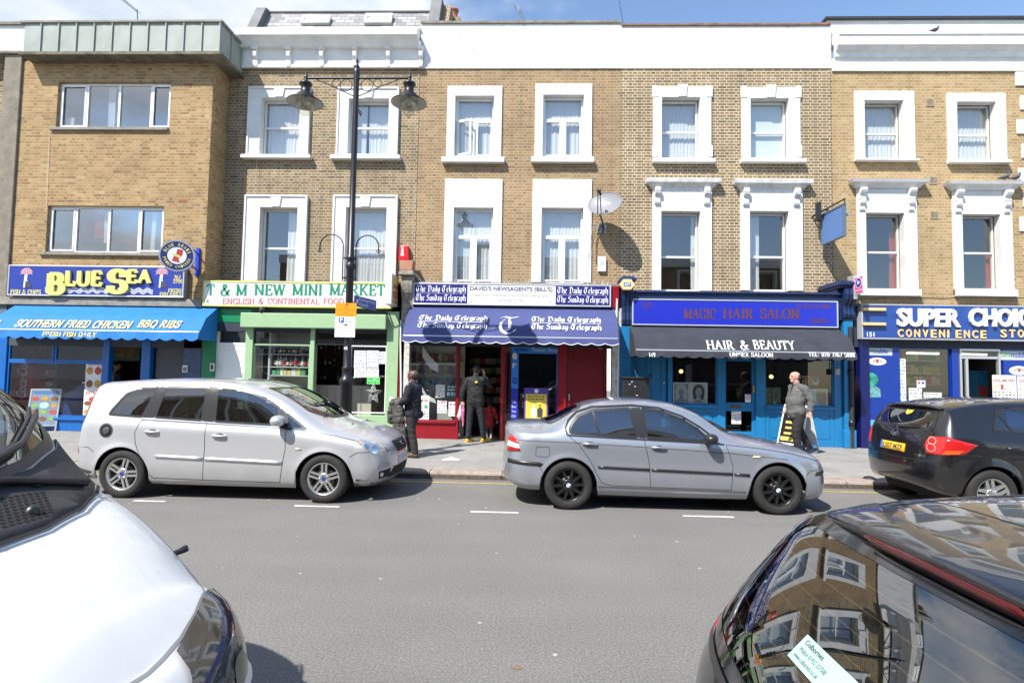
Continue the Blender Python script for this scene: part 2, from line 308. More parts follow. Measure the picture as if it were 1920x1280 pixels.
BLK={'T':(.95,[[(.05,.86),(.3,.98),(.85,.90)],[(.36,.9),(.10,.5),(.22,.12),(.52,.02),(.8,.2)],[(.55,.86),(.55,.2)]]),'D':(.90,[[(.05,.92),(.45,1.0),(.78,.72),(.78,.25),(.5,.02),(.1,.06)],[(.3,.85),(.3,.1)]]),'S':(.78,[[(.68,.86),(.42,1.0),(.16,.8),(.62,.36),(.5,.06),(.08,.1)]]),'h':(.60,[[(.12,1.0),(.12,.04)],[(.12,.55),(.36,.66),(.46,.5),(.46,.02),(.40,-.12)]]),'e':(.50,[[(.36,.14),(.26,.02),(.12,.12),(.12,.52),(.26,.64),(.38,.48),(.14,.32)]]),'a':(.56,[[(.12,.58),(.34,.62),(.38,.5),(.38,.06),(.46,.04)],[(.38,.36),(.12,.24),(.14,.06),(.36,.1)]]),'i':(.30,[[(.12,.62),(.14,.06),(.22,.03)],[(.12,.84),(.18,.9)]]),'l':(.30,[[(.12,1.0),(.14,.06),(.22,.03)]]),'y':(.56,[[(.12,.62),(.12,.12),(.28,.02),(.42,.1)],[(.42,.64),(.42,.05),(.24,-.22),(.08,-.2)]]),'u':(.58,[[(.12,.62),(.12,.1),(.24,.02),(.42,.14)],[(.42,.64),(.42,.05),(.5,.03)]]),'n':(.58,[[(.12,.62),(.12,.02)],[(.12,.5),(.32,.64),(.42,.5),(.42,.03),(.5,.03)]]),'d':(.56,[[(.08,.98),(.40,.62),(.42,.14),(.26,.02),(.12,.12),(.12,.5),(.38,.58)]]),'g':(.56,[[(.42,.62),(.2,.64),(.12,.5),(.12,.16),(.26,.06),(.42,.16)],[(.42,.62),(.42,.0),(.26,-.22),(.08,-.16)]]),'r':(.44,[[(.12,.62),(.12,.02)],[(.12,.5),(.26,.64),(.40,.56)]]),'p':(.58,[[(.12,.66),(.12,-.24)],[(.12,.5),(.32,.64),(.44,.5),(.44,.14),(.3,.02),(.12,.1)]]),'t':(.36,[[(.14,.86),(.14,.06),(.28,.04)],[(.04,.6),(.3,.6)]]),' ':(.34,[]),}
def blackletter(s,x0,x1,z0,z1,Y,m,parent,name='lettering',nib=.085,T3=None):
 adv=[];tot=0
 for ch in s:adv.append(tot);tot+=BLK[ch][0]
 mb=MB();h=z1-z0;e=0;k=(x1-x0)/tot;nx,ny=nib*.9,nib*.55
 for ch,ox in zip(s,adv):
  for p in BLK[ch][1]:
   for a,b in zip(p,p[1:]):
    q=[(a[0]-nx,a[1]-ny),(a[0]+nx,a[1]+ny),(b[0]+nx,b[1]+ny),(b[0]-nx,b[1]-ny)]
    ar=sum(q[i][0]*q[(i+1)%4][1]-q[(i+1)%4][0]*q[i][1]for i in range(4))
    if ar<0:q.reverse()
    c=[(x0+(ox+u)*k,Y-e*.0004,z0+(v+.2)/1.25*h) for u,v in q]
    if T3:c=[T3(*w) for w in c]
    mb.face(c);e=(e+1)%7
 return mb.build(name,m,parent)
 # planes of the terrace
YS,YU,YH=13.75,14.50,13.75
PZ,KY=0.12,9.33
# shared materials
def asphalt():
 m=bpy.data.materials.new('asphalt');m.use_nodes=True;t=m.node_tree;p=t.nodes['Principled BSDF'];p.inputs['Roughness'].default_value=.85;p.inputs['Specular IOR Level'].default_value=.3
 c=N(t,'ShaderNodeTexCoord')
 n1=N(t,'ShaderNodeTexNoise');n1.inputs['Scale'].default_value=.55;n1.inputs['Detail'].default_value=8;n1.inputs['Roughness'].default_value=.65
 n2=N(t,'ShaderNodeTexNoise');n2.inputs['Scale'].default_value=62;n2.inputs['Detail'].default_value=6;n2.inputs['Roughness'].default_value=.75
 v=N(t,'ShaderNodeTexVoronoi');v.inputs['Scale'].default_value=4.2;v.inputs['Randomness'].default_value=1
 mpg=N(t,'ShaderNodeMapping');mpg.inputs['Scale'].default_value=(.18,1.6,1)
 n3=N(t,'ShaderNodeTexNoise');n3.inputs['Scale'].default_value=1.1;n3.inputs['Detail'].default_value=5
 for n in(n1,n2):L(t,c.outputs['Object'],n.inputs['Vector'])
 wn=N(t,'ShaderNodeVectorMath',operation='MULTIPLY_ADD');wn.inputs[1].default_value=(.06,.06,0);nw=N(t,'ShaderNodeTexNoise');nw.inputs['Scale'].default_value=14;L(t,c.outputs['Object'],nw.inputs['Vector']);L(t,nw.outputs['Color'],wn.inputs[0]);L(t,c.outputs['Object'],wn.inputs[2]);L(t,wn.outputs[0],v.inputs['Vector'])
 L(t,c.outputs['Object'],mpg.inputs[0]);L(t,mpg.outputs[0],n3.inputs['Vector'])
 a=N(t,'ShaderNodeMapRange');a.inputs['From Min'].default_value=.3;a.inputs['From Max'].default_value=.7;a.inputs['To Min'].default_value=.156;a.inputs['To Max'].default_value=.186;L(t,n1.outputs['Fac'],a.inputs[0])
 b=N(t,'ShaderNodeMapRange');b.inputs['From Min'].default_value=.3;b.inputs['From Max'].default_value=.72;b.inputs['To Min'].default_value=.45;b.inputs['To Max'].default_value=1.6;L(t,n2.outputs['Fac'],b.inputs[0])
 d=N(t,'ShaderNodeMapRange');d.inputs['From Min'].default_value=.35;d.inputs['From Max'].default_value=.7;d.inputs['To Min'].default_value=.95;d.inputs['To Max'].default_value=1.04;L(t,n3.outputs['Fac'],d.inputs[0])
 m1=N(t,'ShaderNodeMath',operation='MULTIPLY');L(t,a.outputs[0],m1.inputs[0]);L(t,b.outputs[0],m1.inputs[1])
 m2=N(t,'ShaderNodeMath',operation='MULTIPLY');L(t,m1.outputs[0],m2.inputs[0]);L(t,d.outputs[0],m2.inputs[1])
 g=N(t,'ShaderNodeMapRange');g.inputs['From Min'].default_value=.05;g.inputs['From Max'].default_value=.09;g.inputs['To Min'].default_value=1;g.inputs['To Max'].default_value=0;L(t,v.outputs['Distance'],g.inputs[0])
 sel=N(t,'ShaderNodeSeparateColor');L(t,v.outputs['Color'],sel.inputs[0]);gg=N(t,'ShaderNodeMath',operation='GREATER_THAN');gg.inputs[1].default_value=.66;L(t,sel.outputs[0],gg.inputs[0])
 gm=N(t,'ShaderNodeMath',operation='MULTIPLY');L(t,g.outputs[0],gm.inputs[0]);L(t,gg.outputs[0],gm.inputs[1])
 cb=N(t,'ShaderNodeCombineColor');
 for i,k in enumerate((1.0,.965,.915)):
  q=N(t,'ShaderNodeMath',operation='MULTIPLY');q.inputs[1].default_value=k;L(t,m2.outputs[0],q.inputs[0]);L(t,q.outputs[0],cb.inputs[i])
 mx=N(t,'ShaderNodeMix',data_type='RGBA');mx.inputs['B'].default_value=(.42,.41,.38,1);L(t,gm.outputs[0],mx.inputs['Factor']);L(t,cb.outputs[0],mx.inputs['A']);L(t,mx.outputs['Result'],p.inputs['Base Color'])
 bp=N(t,'ShaderNodeBump');bp.inputs['Strength'].default_value=.6;bp.inputs['Distance'].default_value=.008;L(t,n2.outputs['Fac'],bp.inputs['Height']);L(t,bp.outputs[0],p.inputs['Normal'])
 return m
def paving():
 m=bpy.data.materials.new('paving');m.use_nodes=True;t=m.node_tree;p=t.nodes['Principled BSDF'];p.inputs['Roughness'].default_value=.85
 c=N(t,'ShaderNodeTexCoord');b=N(t,'ShaderNodeTexBrick');b.offset=.5
 b.inputs['Color1'].default_value=(.262,.25,.232,1);b.inputs['Color2'].default_value=(.29,.278,.258,1);b.inputs['Mortar'].default_value=(.21,.20,.185,1)
 b.inputs['Scale'].default_value=1;b.inputs['Brick Width'].default_value=.9;b.inputs['Row Height'].default_value=.6;b.inputs['Mortar Size'].default_value=.006
 L(t,c.outputs['Object'],b.inputs['Vector'])
 n=N(t,'ShaderNodeTexNoise');n.inputs['Scale'].default_value=1.6;n.inputs['Detail'].default_value=9;n.inputs['Roughness'].default_value=.7;L(t,c.outputs['Object'],n.inputs['Vector'])
 mr=N(t,'ShaderNodeMapRange');mr.inputs['From Min'].default_value=.3;mr.inputs['From Max'].default_value=.7;mr.inputs['To Min'].default_value=.78;mr.inputs['To Max'].default_value=1.12;L(t,n.outputs['Fac'],mr.inputs[0])
 v=N(t,'ShaderNodeTexVoronoi');v.inputs['Scale'].default_value=3.4;L(t,c.outputs['Object'],v.inputs['Vector'])
 g=N(t,'ShaderNodeMapRange');g.inputs['From Min'].default_value=.05;g.inputs['From Max'].default_value=.07;g.inputs['To Min'].default_value=.55;g.inputs['To Max'].default_value=1;L(t,v.outputs['Distance'],g.inputs[0])
 mm=N(t,'ShaderNodeMath',operation='MULTIPLY');L(t,mr.outputs[0],mm.inputs[0]);L(t,g.outputs[0],mm.inputs[1])
 s=N(t,'ShaderNodeVectorMath',operation='SCALE');L(t,b.outputs['Color'],s.inputs[0]);L(t,mm.outputs[0],s.inputs['Scale']);L(t,s.outputs[0],p.inputs['Base Color'])
 return m
M_ASPH,M_PAVE=asphalt(),paving()
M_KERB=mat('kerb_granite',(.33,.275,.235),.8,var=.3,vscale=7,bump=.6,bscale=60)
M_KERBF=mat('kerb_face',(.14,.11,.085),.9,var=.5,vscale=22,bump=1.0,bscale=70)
M_LINE=mat('line_paint',(.62,.61,.57),.7,var=.25,vscale=14)
M_YEL=mat('yellow_paint',(.52,.37,.10),.7,var=.35,vscale=9)
M_WHITE=mat('white_stucco',(.70,.695,.68),.75,var=.14,vscale=2.2,bump=.12,bscale=30)
M_WHITE2=mat('white_stucco_rough',(.68,.675,.66),.85,var=.16,vscale=5,bump=.5,bscale=26)
M_UPVC=mat('window_plastic',(.82,.82,.81),.35)
M_SASH=mat('sash_paint',(.72,.71,.68),.45,var=.08)
M_STONE=mat('sill_stone',(.27,.25,.21),.9,var=.35,vscale=5,bump=.4)
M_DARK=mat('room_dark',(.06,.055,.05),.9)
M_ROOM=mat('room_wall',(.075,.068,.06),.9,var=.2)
M_BLACK=mat('black_metal',(.012,.012,.013),.38,var=.2,vscale=12)
M_BPLAS=mat('black_plastic',(.018,.018,.02),.5)
M_ALU=mat('aluminium',(.55,.55,.56),.35,metal=.6)
M_SLATE=mat('roof_felt',(.10,.10,.10),.9,var=.3)
M_GLASS=glass_mat('window_glass',(.90,.93,.93),boost=2.0)
M_SHOPG=glass_mat('shop_glass',(.82,.86,.85),boost=.75)
def cloth(name,col,tl=.45):
 if name in MATS:return MATS[name]
 m=bpy.data.materials.new(name);m.use_nodes=True;t=m.node_tree;t.nodes.clear();o=N(t,'ShaderNodeOutputMaterial')
 d=N(t,'ShaderNodeBsdfDiffuse');d.inputs[0].default_value=(*col,1);tr=N(t,'ShaderNodeBsdfTranslucent');tr.inputs[0].default_value=(*col,1)
 x=N(t,'ShaderNodeMixShader');x.inputs[0].default_value=tl;L(t,d.outputs[0],x.inputs[1]);L(t,tr.outputs[0],x.inputs[2]);L(t,x.outputs[0],o.inputs[0])
 MATS[name]=m;return m
M_NET=cloth('net_curtain',(.86,.86,.86),.3)
M_RED_CURT=cloth('red_curtain',(.40,.07,.07),.3)
# ground
mb=MB();mb.face([(-160,-40,-.0),(160,-40,0),(160,60,0),(-160,60,0)]);struct(mb.build('road',M_ASPH))
def slab(name,y0,y1,z,m,sx=160):
 mb=MB();mb.box(-sx,sx,y0,y1,-.3,z);return struct(mb.build(name,m))
slab('pavement',KY+.33,40,PZ,M_PAVE)
slab('near_pavement',-5.9,.0,PZ,M_PAVE);slab('near_kerb',.0,.3,PZ-.004,M_KERB)
mb=MB();x=-40.0
mb.box(-160,-40,KY,KY+.33,-.2,PZ);mb.box(40,160,KY,KY+.33,-.2,PZ)
while x<40:
 w=rng.uniform(.8,1.35);w=min(w,40-x);dz=rng.uniform(-.006,.006);dy=rng.uniform(-.012,.012)
 b=len(mb.v);mb.ci=0
 y0,y1,x0,x1=KY+dy,KY+.326,x+.006,x+w-.006
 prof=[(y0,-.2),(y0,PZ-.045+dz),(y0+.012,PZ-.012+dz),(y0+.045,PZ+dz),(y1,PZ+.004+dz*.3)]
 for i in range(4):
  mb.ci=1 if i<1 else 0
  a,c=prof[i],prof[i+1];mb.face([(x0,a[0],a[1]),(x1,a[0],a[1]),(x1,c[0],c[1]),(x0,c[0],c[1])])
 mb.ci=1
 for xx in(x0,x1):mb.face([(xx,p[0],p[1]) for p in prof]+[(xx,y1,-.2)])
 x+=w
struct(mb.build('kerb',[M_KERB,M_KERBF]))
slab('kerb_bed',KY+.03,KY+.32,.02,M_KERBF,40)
# markings, 4 mm above the asphalt
def mark(name,x0,x1,y0,y1,m,z=.004):
 mb=MB();n=max(2,int((x1-x0)/.06));
 r0=[(x0+(x1-x0)*i/n,y0+rng.uniform(-.006,.006),z) for i in range(n+1)];r1=[(x0+(x1-x0)*i/n,y1+rng.uniform(-.006,.006),z) for i in range(n+1)]
 mb.grid([r0,r1]);return struct(mb.build(name,m))
for a,b in(((250,938.5),(309,940.5)),((552,948),(635,951)),((882,959),(972,961)),((1280,967),(1377,970)),((1640,972),(1740,974))):
 p,q=gnd(*a),gnd(*b);mark('road_marking',p.x,q.x,p.y-.035,p.y+.035,M_LINE)
mark('yellow_line',-30,30,9.01,9.07,M_YEL)
p=gnd(150,893);mb=MB();q=gnd(118,880);mb.face([(p.x-.9,p.y-.9,.004),(p.x-.82,p.y-.9,.004),(q.x+.08,8.95,.004),(q.x,8.95,.004)]);struct(mb.build('road_marking',M_LINE))
p=gnd(970,1252);mb=MB();mb.face([(p.x+.035*math.cos(a*.5236)*rng.uniform(.6,1.2),p.y+.03*math.sin(a*.5236)*rng.uniform(.6,1.2),.003) for a in range(12)]);struct(mb.build('road_stain',mat('rust_stain',(.20,.12,.09),.9)))
# brick terrace
B1=brick_mat('brick_yellow',[srgb(136,108,76),srgb(178,142,96),srgb(190,152,102),srgb(200,164,114),srgb(184,142,92),srgb(156,124,86),srgb(206,176,130)],srgb(176,150,112),stain=.22)
B2=brick_mat('brick_grey_stock',[srgb(108,94,76),srgb(156,130,96),srgb(170,142,106),srgb(132,110,84),srgb(180,154,118),srgb(148,118,82),srgb(166,140,102)],srgb(186,170,146),stain=.3)
B3=brick_mat('brick_orange_stock',[srgb(136,110,80),srgb(170,136,94),srgb(182,148,104),srgb(168,126,86),srgb(188,156,114),srgb(150,124,94),srgb(172,138,94)],srgb(180,158,130),stain=.22)
B4=brick_mat('brick_brown_stock',[srgb(116,98,78),srgb(152,124,92),srgb(164,134,98),srgb(134,110,82),srgb(172,146,112),srgb(140,112,80)],srgb(206,192,164),stain=.25)
B5=brick_mat('brick_golden_stock',[srgb(158,130,90),srgb(186,152,104),srgb(196,164,114),srgb(176,140,94),srgb(204,174,128),srgb(190,150,102)],srgb(190,168,132),stain=.2)
def X(px,py,Y=YU):return at(px,py,Y).x
def Z(px,py,Y=YU):return at(px,py,Y).z
def grow(h,d=.03):return(h[0]-d,h[1]+d,h[2]-d,h[3]+d)
def curtain(x0,x1,z0,z1,y,parent,m=None,folds=None,amp=.015,name='curtain'):
 n=max(10,int((x1-x0)/.018));folds=folds or max(3,int((x1-x0)/.085));ph=rng.uniform(0,6)
 rows=[]
 for k in range(5):
  t=k/4
  rows.append([(x0+(x1-x0)*i/n+.012*math.sin(i*.7+t*3+ph)*t,y+amp*(.5+.5*t)*math.sin(2*math.pi*folds*i/n+ph+.9*math.sin(i*.31+ph)),z1+(z0-z1)*t) for i in range(n+1)])
 mb=MB();mb.smooth=True;mb.grid(rows);return mb.build(name,m or M_NET,parent)
def window(bld,op,Y,bars,depth=.17,fw=.055,m=None,curt=(),label=None,pane_m=None,thick=.05):
 x0,x1,z0,z1=op;y0=Y+depth;m=m or M_UPVC
 mb=MB();mb.frame(x0+.002,x1-.002,z0+.002,z1-.002,fw,y0,y0+thick+.02)
 zs=[0]+sorted(b[1]for b in bars if b[0]=='h')+[1]
 H_,W_=z1-z0,x1-x0
 for b in bars:
  if b[0]=='h':zz=z0+b[1]*H_;mb.box(x0+fw,x1-fw,y0-.006,y0+thick,zz-.026,zz+.026)
  if b[0]=='v':xx=x0+b[1]*W_;t=b[4]if len(b)>4 else.03;mb.box(xx-t,xx+t,y0-.003,y0+thick,z0+max(b[2]*H_,fw)+.001,z0+min(b[3]*H_,H_-fw)-.001)
 w=mb.build('window',m,bld,label=label,bevel=.006)
 mb=MB();mb.face([(x0+.03,y0+.03,z0+.03),(x1-.03,y0+.03,z0+.03),(x1-.03,y0+.03,z1-.03),(x0+.03,y0+.03,z1-.03)]);mb.build('pane',pane_m or M_GLASS,w)
 for c in curt:
  curtain(x0+c[0]*W_,x0+c[1]*W_,z0+c[2]*H_,z0+c[3]*H_,y0+.13,w,m=M_RED_CURT if len(c)>4 and c[4]=='red' else None)
 return w
def surround(win,outer,op,Y,proud=.05,m=None,sill=None,key=None,edge=False,ret=.16):
 m=m or M_WHITE
 ox0,ox1,oz0,oz1=outer;x0,x1,z0,z1=op
 mb=MB()
 mb.box(ox0,x0,Y-proud,Y+ret,oz0,z1);mb.box(x1,ox1,Y-proud,Y+ret,oz0,z1);mb.box(ox0,ox1,Y-proud,Y+ret,z1,oz1)
 if oz0<z0-.01:mb.box(x0,x1,Y-proud,Y+ret,oz0,z0)
 if edge:
  e=.05
  mb.box(ox0+.0,ox0+e,Y-proud-.03,Y-proud,oz0,oz1-e);mb.box(ox1-e,ox1,Y-proud-.03,Y-proud,oz0,oz1-e);mb.box(ox0,ox1,Y-proud-.03,Y-proud,oz1-e,oz1)
 if key:
  kx=(ox0+ox1)/2;kw=key
  mb.prism([(kx-kw*.75,z1+.01),(kx+kw*.75,z1+.01),(kx+kw,oz1+(.045 if not edge else-.06)),(kx-kw,oz1+(.045 if not edge else-.06))],Y-proud-.035,Y-proud+.001)
 mb.build('surround',m,win,bevel=.008)
 if sill:
  sx0,sx1,sz0,sz1=sill
  mb=MB();mb.prism([(Y-proud-.11,sz0),(Y+ret+.02,sz0),(Y+ret+.02,sz1),(Y-proud-.10,sz1-.02)],sx0,sx1,'x');mb.build('sill',m,win,bevel=.006)
def corbel(mb,x,w,y,z0,z1,d):
 h=z1-z0
 pr=[(y,z0),(y-d*.35,z0),(y-d*.5,z0+h*.12),(y-d*.35,z0+h*.3),(y-d*.4,z0+h*.45),(y-d*.85,z0+h*.62),(y-d,z0+h*.8),(y-d*.9,z1),(y,z1)]
 mb.prism(pr,x-w/2,x+w/2,'x')
def cornice(mb,x0,x1,y,prof,ends=True):
 for(p,z),(q,w) in zip(prof,prof[1:]):
  mb.face([(x0-(p if ends else 0),y-p,z),(x1+(p if ends else 0),y-p,z),(x1+(q if ends else 0),y-q,w),(x0-(q if ends else 0),y-q,w)])
  if ends:
   mb.face([(x0-p,y,z),(x0-p,y-p,z),(x0-q,y-q,w),(x0-q,y,w)]);mb.face([(x1+p,y-p,z),(x1+p,y,z),(x1+q,y,w),(x1+q,y-q,w)])
 a,b=prof[0],prof[-1]
 for p,z in(a,b):mb.face([(x0-(p if ends else 0),y-p,z),(x1+(p if ends else 0),y-p,z),(x1+(p if ends else 0),y,z),(x0-(p if ends else 0),y,z)])
 if not ends:
  for xx in(x0,x1):mb.face([(xx,y-p,z) for p,z in prof]+[(xx,y,b[1]),(xx,y,a[1])])
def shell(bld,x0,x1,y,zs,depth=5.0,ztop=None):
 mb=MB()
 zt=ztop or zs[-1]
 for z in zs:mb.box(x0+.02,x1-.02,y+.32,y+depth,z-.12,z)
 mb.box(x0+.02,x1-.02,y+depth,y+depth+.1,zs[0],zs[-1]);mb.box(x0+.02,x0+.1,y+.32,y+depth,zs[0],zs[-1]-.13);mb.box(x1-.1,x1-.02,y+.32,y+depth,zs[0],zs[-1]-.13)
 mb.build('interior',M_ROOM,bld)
ZL=Z(1000,545,YU)
XB=[X(45,112,YH),X(393,300,YH),X(783,300),X(1163,300),X(1560,300),X(1906,300)]
XB1R=XB[1]
# first block: 1960s brick infill with copper fascia
h1=thing('fish_shop_building','yellow brick three storey block with green copper fascia and wide white windows','building',((XB[0]+XB[1])/2,YH+2,PZ))
w1=rc(107,154,319,240,YH);w2=rc(87,386,306,474,YH)
zt1=Z(230,117,YH)
mb=MB();mb.wall(XB[0],XB[1],3.3,zt1+.05,YH,[w1,w2],.22)
mb.face([(XB[1],YH,3.0),(XB[1],YU+.3,3.0),(XB[1],YU+.3,zt1+.05),(XB[1],YH,zt1+.05)])
mb.build('wall',B1,h1)
for op,bars,cu,lb in((w1,(.245,.53,.815),((.02,.1,0,.3),(.40,.46,0,1)),None),(w2,(.23,.515,.775),((.36,.43,.35,1,'red'),(.44,.50,.25,.9),(.85,.89,0,1)),None)):
 w=window(h1,op,YH,[('v',f,0,1) for f in bars],depth=.09,fw=.05,curt=cu,pane_m=glass_mat('sealed_glass',(.80,.84,.84),boost=4.5))
 x0,x1,z0,z1=op;W_=x1-x0;mb=MB()
 mb.frame(x0+.05,x0+bars[0]*W_-.03,z0+.05,z1-.05,.04,YH+.075,YH+.11);mb.build('casement',M_UPVC,w,bevel=.005)
 mb=MB();mb.frame(x0+bars[2]*W_+.03,x1-.05,z0+.05,z1-.05,.04,YH+.075,YH+.11);mb.build('casement',M_UPVC,w,bevel=.005)
 mb=MB();mb.box(x0-.12,x1+.0,YH-.07,YH+.1,z0-.075,z0);mb.build('sill',M_STONE,w,bevel=.008)
cu=mat('copper_green',(.285,.315,.28),.55,var=.16,vscale=2.2,bump=.15,bscale=5)
YF=YH-.36;fx0,fx1=X(44,80,YF)-.0,X(413,65,YF);zf0,zf1=Z(230,98,YF),Z(230,44,YF)
n=11;mb=MB();pw=(fx1-fx0)/n
for i in range(n):
 a,b=fx0+i*pw,fx0+(i+1)*pw;bl=rng.uniform(.0,.025)
 mb.grid([[(a+.008,YF,zf0),((a+b)/2,YF-bl,zf0),(b-.008,YF,zf0)],[(a+.008,YF,zf1),((a+b)/2,YF-bl*.4,zf1),(b-.008,YF,zf1)]])
 mb.box(b-.012,b+.012,YF-.035,YF+.01,zf0,zf1)
mb.face([(fx1,YF,zf0),(fx1,YU+.6,zf0),(fx1,YU+.6,zf1),(fx1,YF,zf1)])
for k in range(1,3):yy=YF+k*.5;mb.box(fx1-.01,fx1+.03,yy-.012,yy+.012,zf0,zf1)
mb.box(fx0,fx1-.02,YF+.02,YH+5,zf1-.1,zf1-.02)
fas=mb.build('copper_fascia',cu,h1)
mb=MB();mb.box(fx0-.1,fx1+.06,YF-.05,YU+.7,zf1,zf1+.06);mb.build('coping',mat('lead_coping',(.24,.23,.20),.8,var=.3),h1,bevel=.01)
sof=mat('mossy_concrete',(.17,.15,.11),.95,var=.55,vscale=4,bump=.5)
mb=MB();mb.box(fx0-.08,fx1+.05,YF-.04,YU+.6,zf0-.075,zf0-.002);mb.box(fx0,fx1,YH+.05,YU+.5,zt1-.02,zf0-.077);mb.build('soffit',sof,h1,bevel=.01)
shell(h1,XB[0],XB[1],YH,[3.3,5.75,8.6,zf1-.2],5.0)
for p in((354,159),(343,377)):
 a=at(*p,YH);mb=MB();mb.box(a.x-.11,a.x+.11,YH-.006,YH+.01,a.z-.035,a.z+.035)
 mb.ci=1
 for k in range(5):mb.box(a.x-.09+k*.04,a.x-.075+k*.04,YH-.008,YH-.006,a.z-.02,a.z+.02)
 mb.build('air_brick',[mat('terracotta',(.36,.12,.07),.8,var=.2),M_DARK],h1)
 # second house: cornice with brackets, slate mansard
h2=thing('mini_market_building','grey stock brick terrace house with bracketed white cornice and slate mansard roof','building',((XB[1]+XB[2])/2,YU+2,PZ))
ops2=[(rc(490,185,562.5,292,YU),rc(466,165,582,292,YU),rc(456.6,292,585.5,300,YU),'sash',((.02,.98,0,1),)),(rc(654,187,729,290,YU),rc(633,166,748,293,YU),rc(622.6,293,752,301.5,YU),'sash',((.02,.38,0,1),(.44,.98,0,1))),(rc(487,390,557,530,YU),rc(458,367,576,530,YU),None,'sash',((.62,1,0,1),)),(rc(648,390,724,530,YU),rc(624,367,745,530,YU),None,'sash',((.0,.5,0,1),(.5,1,.0,1)))]
ztb=Z(620,129)
mb=MB();mb.wall(XB[1]-.02,XB[2],3.0,ztb+.02,YU,[grow(o[0]) for o in ops2],.25);mb.build('wall',B2,h2)
for op,ou,si,kd,cu_ in ops2:
 w=window(h2,op,YU,[('h',.52 if si else.47)],depth=.16,fw=.05,m=M_SASH,curt=cu_)
 surround(w,ou,op,YU,.06,sill=si,key=.14,edge=True)
mb=MB()
zc=[Z(620,y,YU-.2) for y in(128,87,82,73,62,58,50)]
mb.box(XB[1]-.03,XB[2],YU-.06,YU+.2,ztb,zc[1])
mb.box(XB[1]-.03,XB[2],YU-.10,YU-.06,ztb-.02,ztb+.05)
cornice(mb,XB[1]+.3,XB[2]-.02,YU-.06,[(.02,zc[1]),(.12,zc[1]+.01),(.16,zc[2]+.02),(.24,zc[3]-.03),(.34,zc[3]),(.36,zc[4]),(.30,zc[4]+.02),(.05,zc[4]+.05)],ends=False)
mb.box(XB[1]+.2,XB[2]-.02,YU-.05,YU+.25,zc[4]+.03,zc[6]);mb.box(XB[1]+.2,XB[2]+.0,YU-.10,YU+.27,zc[6],zc[6]+.05)
for px in(476,538.5,601,663.5,726.5,788):
 x=X(px,105,YU-.2);corbel(mb,x,.10,YU-.06,Z(px,124,YU-.15),zc[1]-.07,.13);mb.box(x-.07,x+.07,YU-.22,YU-.06,zc[1]-.07,zc[1]+.0)
mb.build('cornice',mat('old_white_paint',(.76,.75,.73),.8,var=.12,vscale=3,bump=.3,bscale=18),h2,bevel=.008)
YM=YU+.55;YM2=YM+1.15
def slate_mat():
 m=bpy.data.materials.new('slate');m.use_nodes=True;t=m.node_tree;p=t.nodes['Principled BSDF'];p.inputs['Roughness'].default_value=.6
 c=N(t,'ShaderNodeTexCoord');s=N(t,'ShaderNodeSeparateXYZ');L(t,c.outputs['Object'],s.inputs[0]);cb=N(t,'ShaderNodeCombineXYZ');L(t,s.outputs['X'],cb.inputs[0]);L(t,s.outputs['Z'],cb.inputs[1])
 b=N(t,'ShaderNodeTexBrick');b.inputs['Scale'].default_value=1;b.inputs['Brick Width'].default_value=.28;b.inputs['Row Height'].default_value=.13;b.inputs['Mortar Size'].default_value=.006;b.inputs['Color1'].default_value=(.17,.165,.17,1);b.inputs['Color2'].default_value=(.36,.35,.34,1);b.inputs['Mortar'].default_value=(.07,.07,.07,1)
 L(t,cb.outputs[0],b.inputs['Vector']);L(t,b.outputs['Color'],p.inputs['Base Color'])
 bp=N(t,'ShaderNodeBump');bp.inputs['Distance'].default_value=.02;bp.invert=True;L(t,b.outputs['Fac'],bp.inputs['Height']);L(t,bp.outputs[0],p.inputs['Normal'])
 return m
M_SLT=slate_mat()
mx0,mx1=X(505,40,YM2),X(812,30,YM2);mz0=zc[6]-.5;mz1=Z(650,24,YM2)
mb=MB();mb.face([(mx0,YM,mz0),(mx1,YM,mz0),(mx1,YM2,mz1),(mx0,YM2,mz1)]);mb.face([(mx0,YM2,mz1),(mx1,YM2,mz1),(mx1,YM2+3.5,mz1+.1),(mx0,YM2+3.5,mz1+.1)])
mb.face([(mx0,YM,mz0),(mx0,YM2,mz1),(mx0,YM2+3.5,mz1),(mx0,YM2+3.5,mz0)]);roof=mb.build('roof',M_SLT,h2)
mb=MB();mb.tube([(mx0,YM2,mz1),(mx1,YM2,mz1)],.05,8);mb.build('ridge_roll',M_SLATE,roof)
for xa,xb,hh in((mx0-.28,mx0,.05),(mx1,mx1+.3,.30)):
 mb=MB();mb.prism([(YM-.25,mz0),(YM+4,mz0),(YM+4,mz1+hh),(YM2-.1,mz1+hh),(YM2-.25,mz1+hh-.05)],xa,xb,'x')
 mb.build('party_wall',mat('party_lead',(.16,.16,.165),.7,var=.3),roof)
mb=MB();mb.prism([(YM-.05,mz0),(YM+4,mz0),(YM+4,mz1+.22),(YM2+.02,mz1+.22)],mx1+.3,mx1+.52,'x');mb.build('gable_brick',B4,roof)
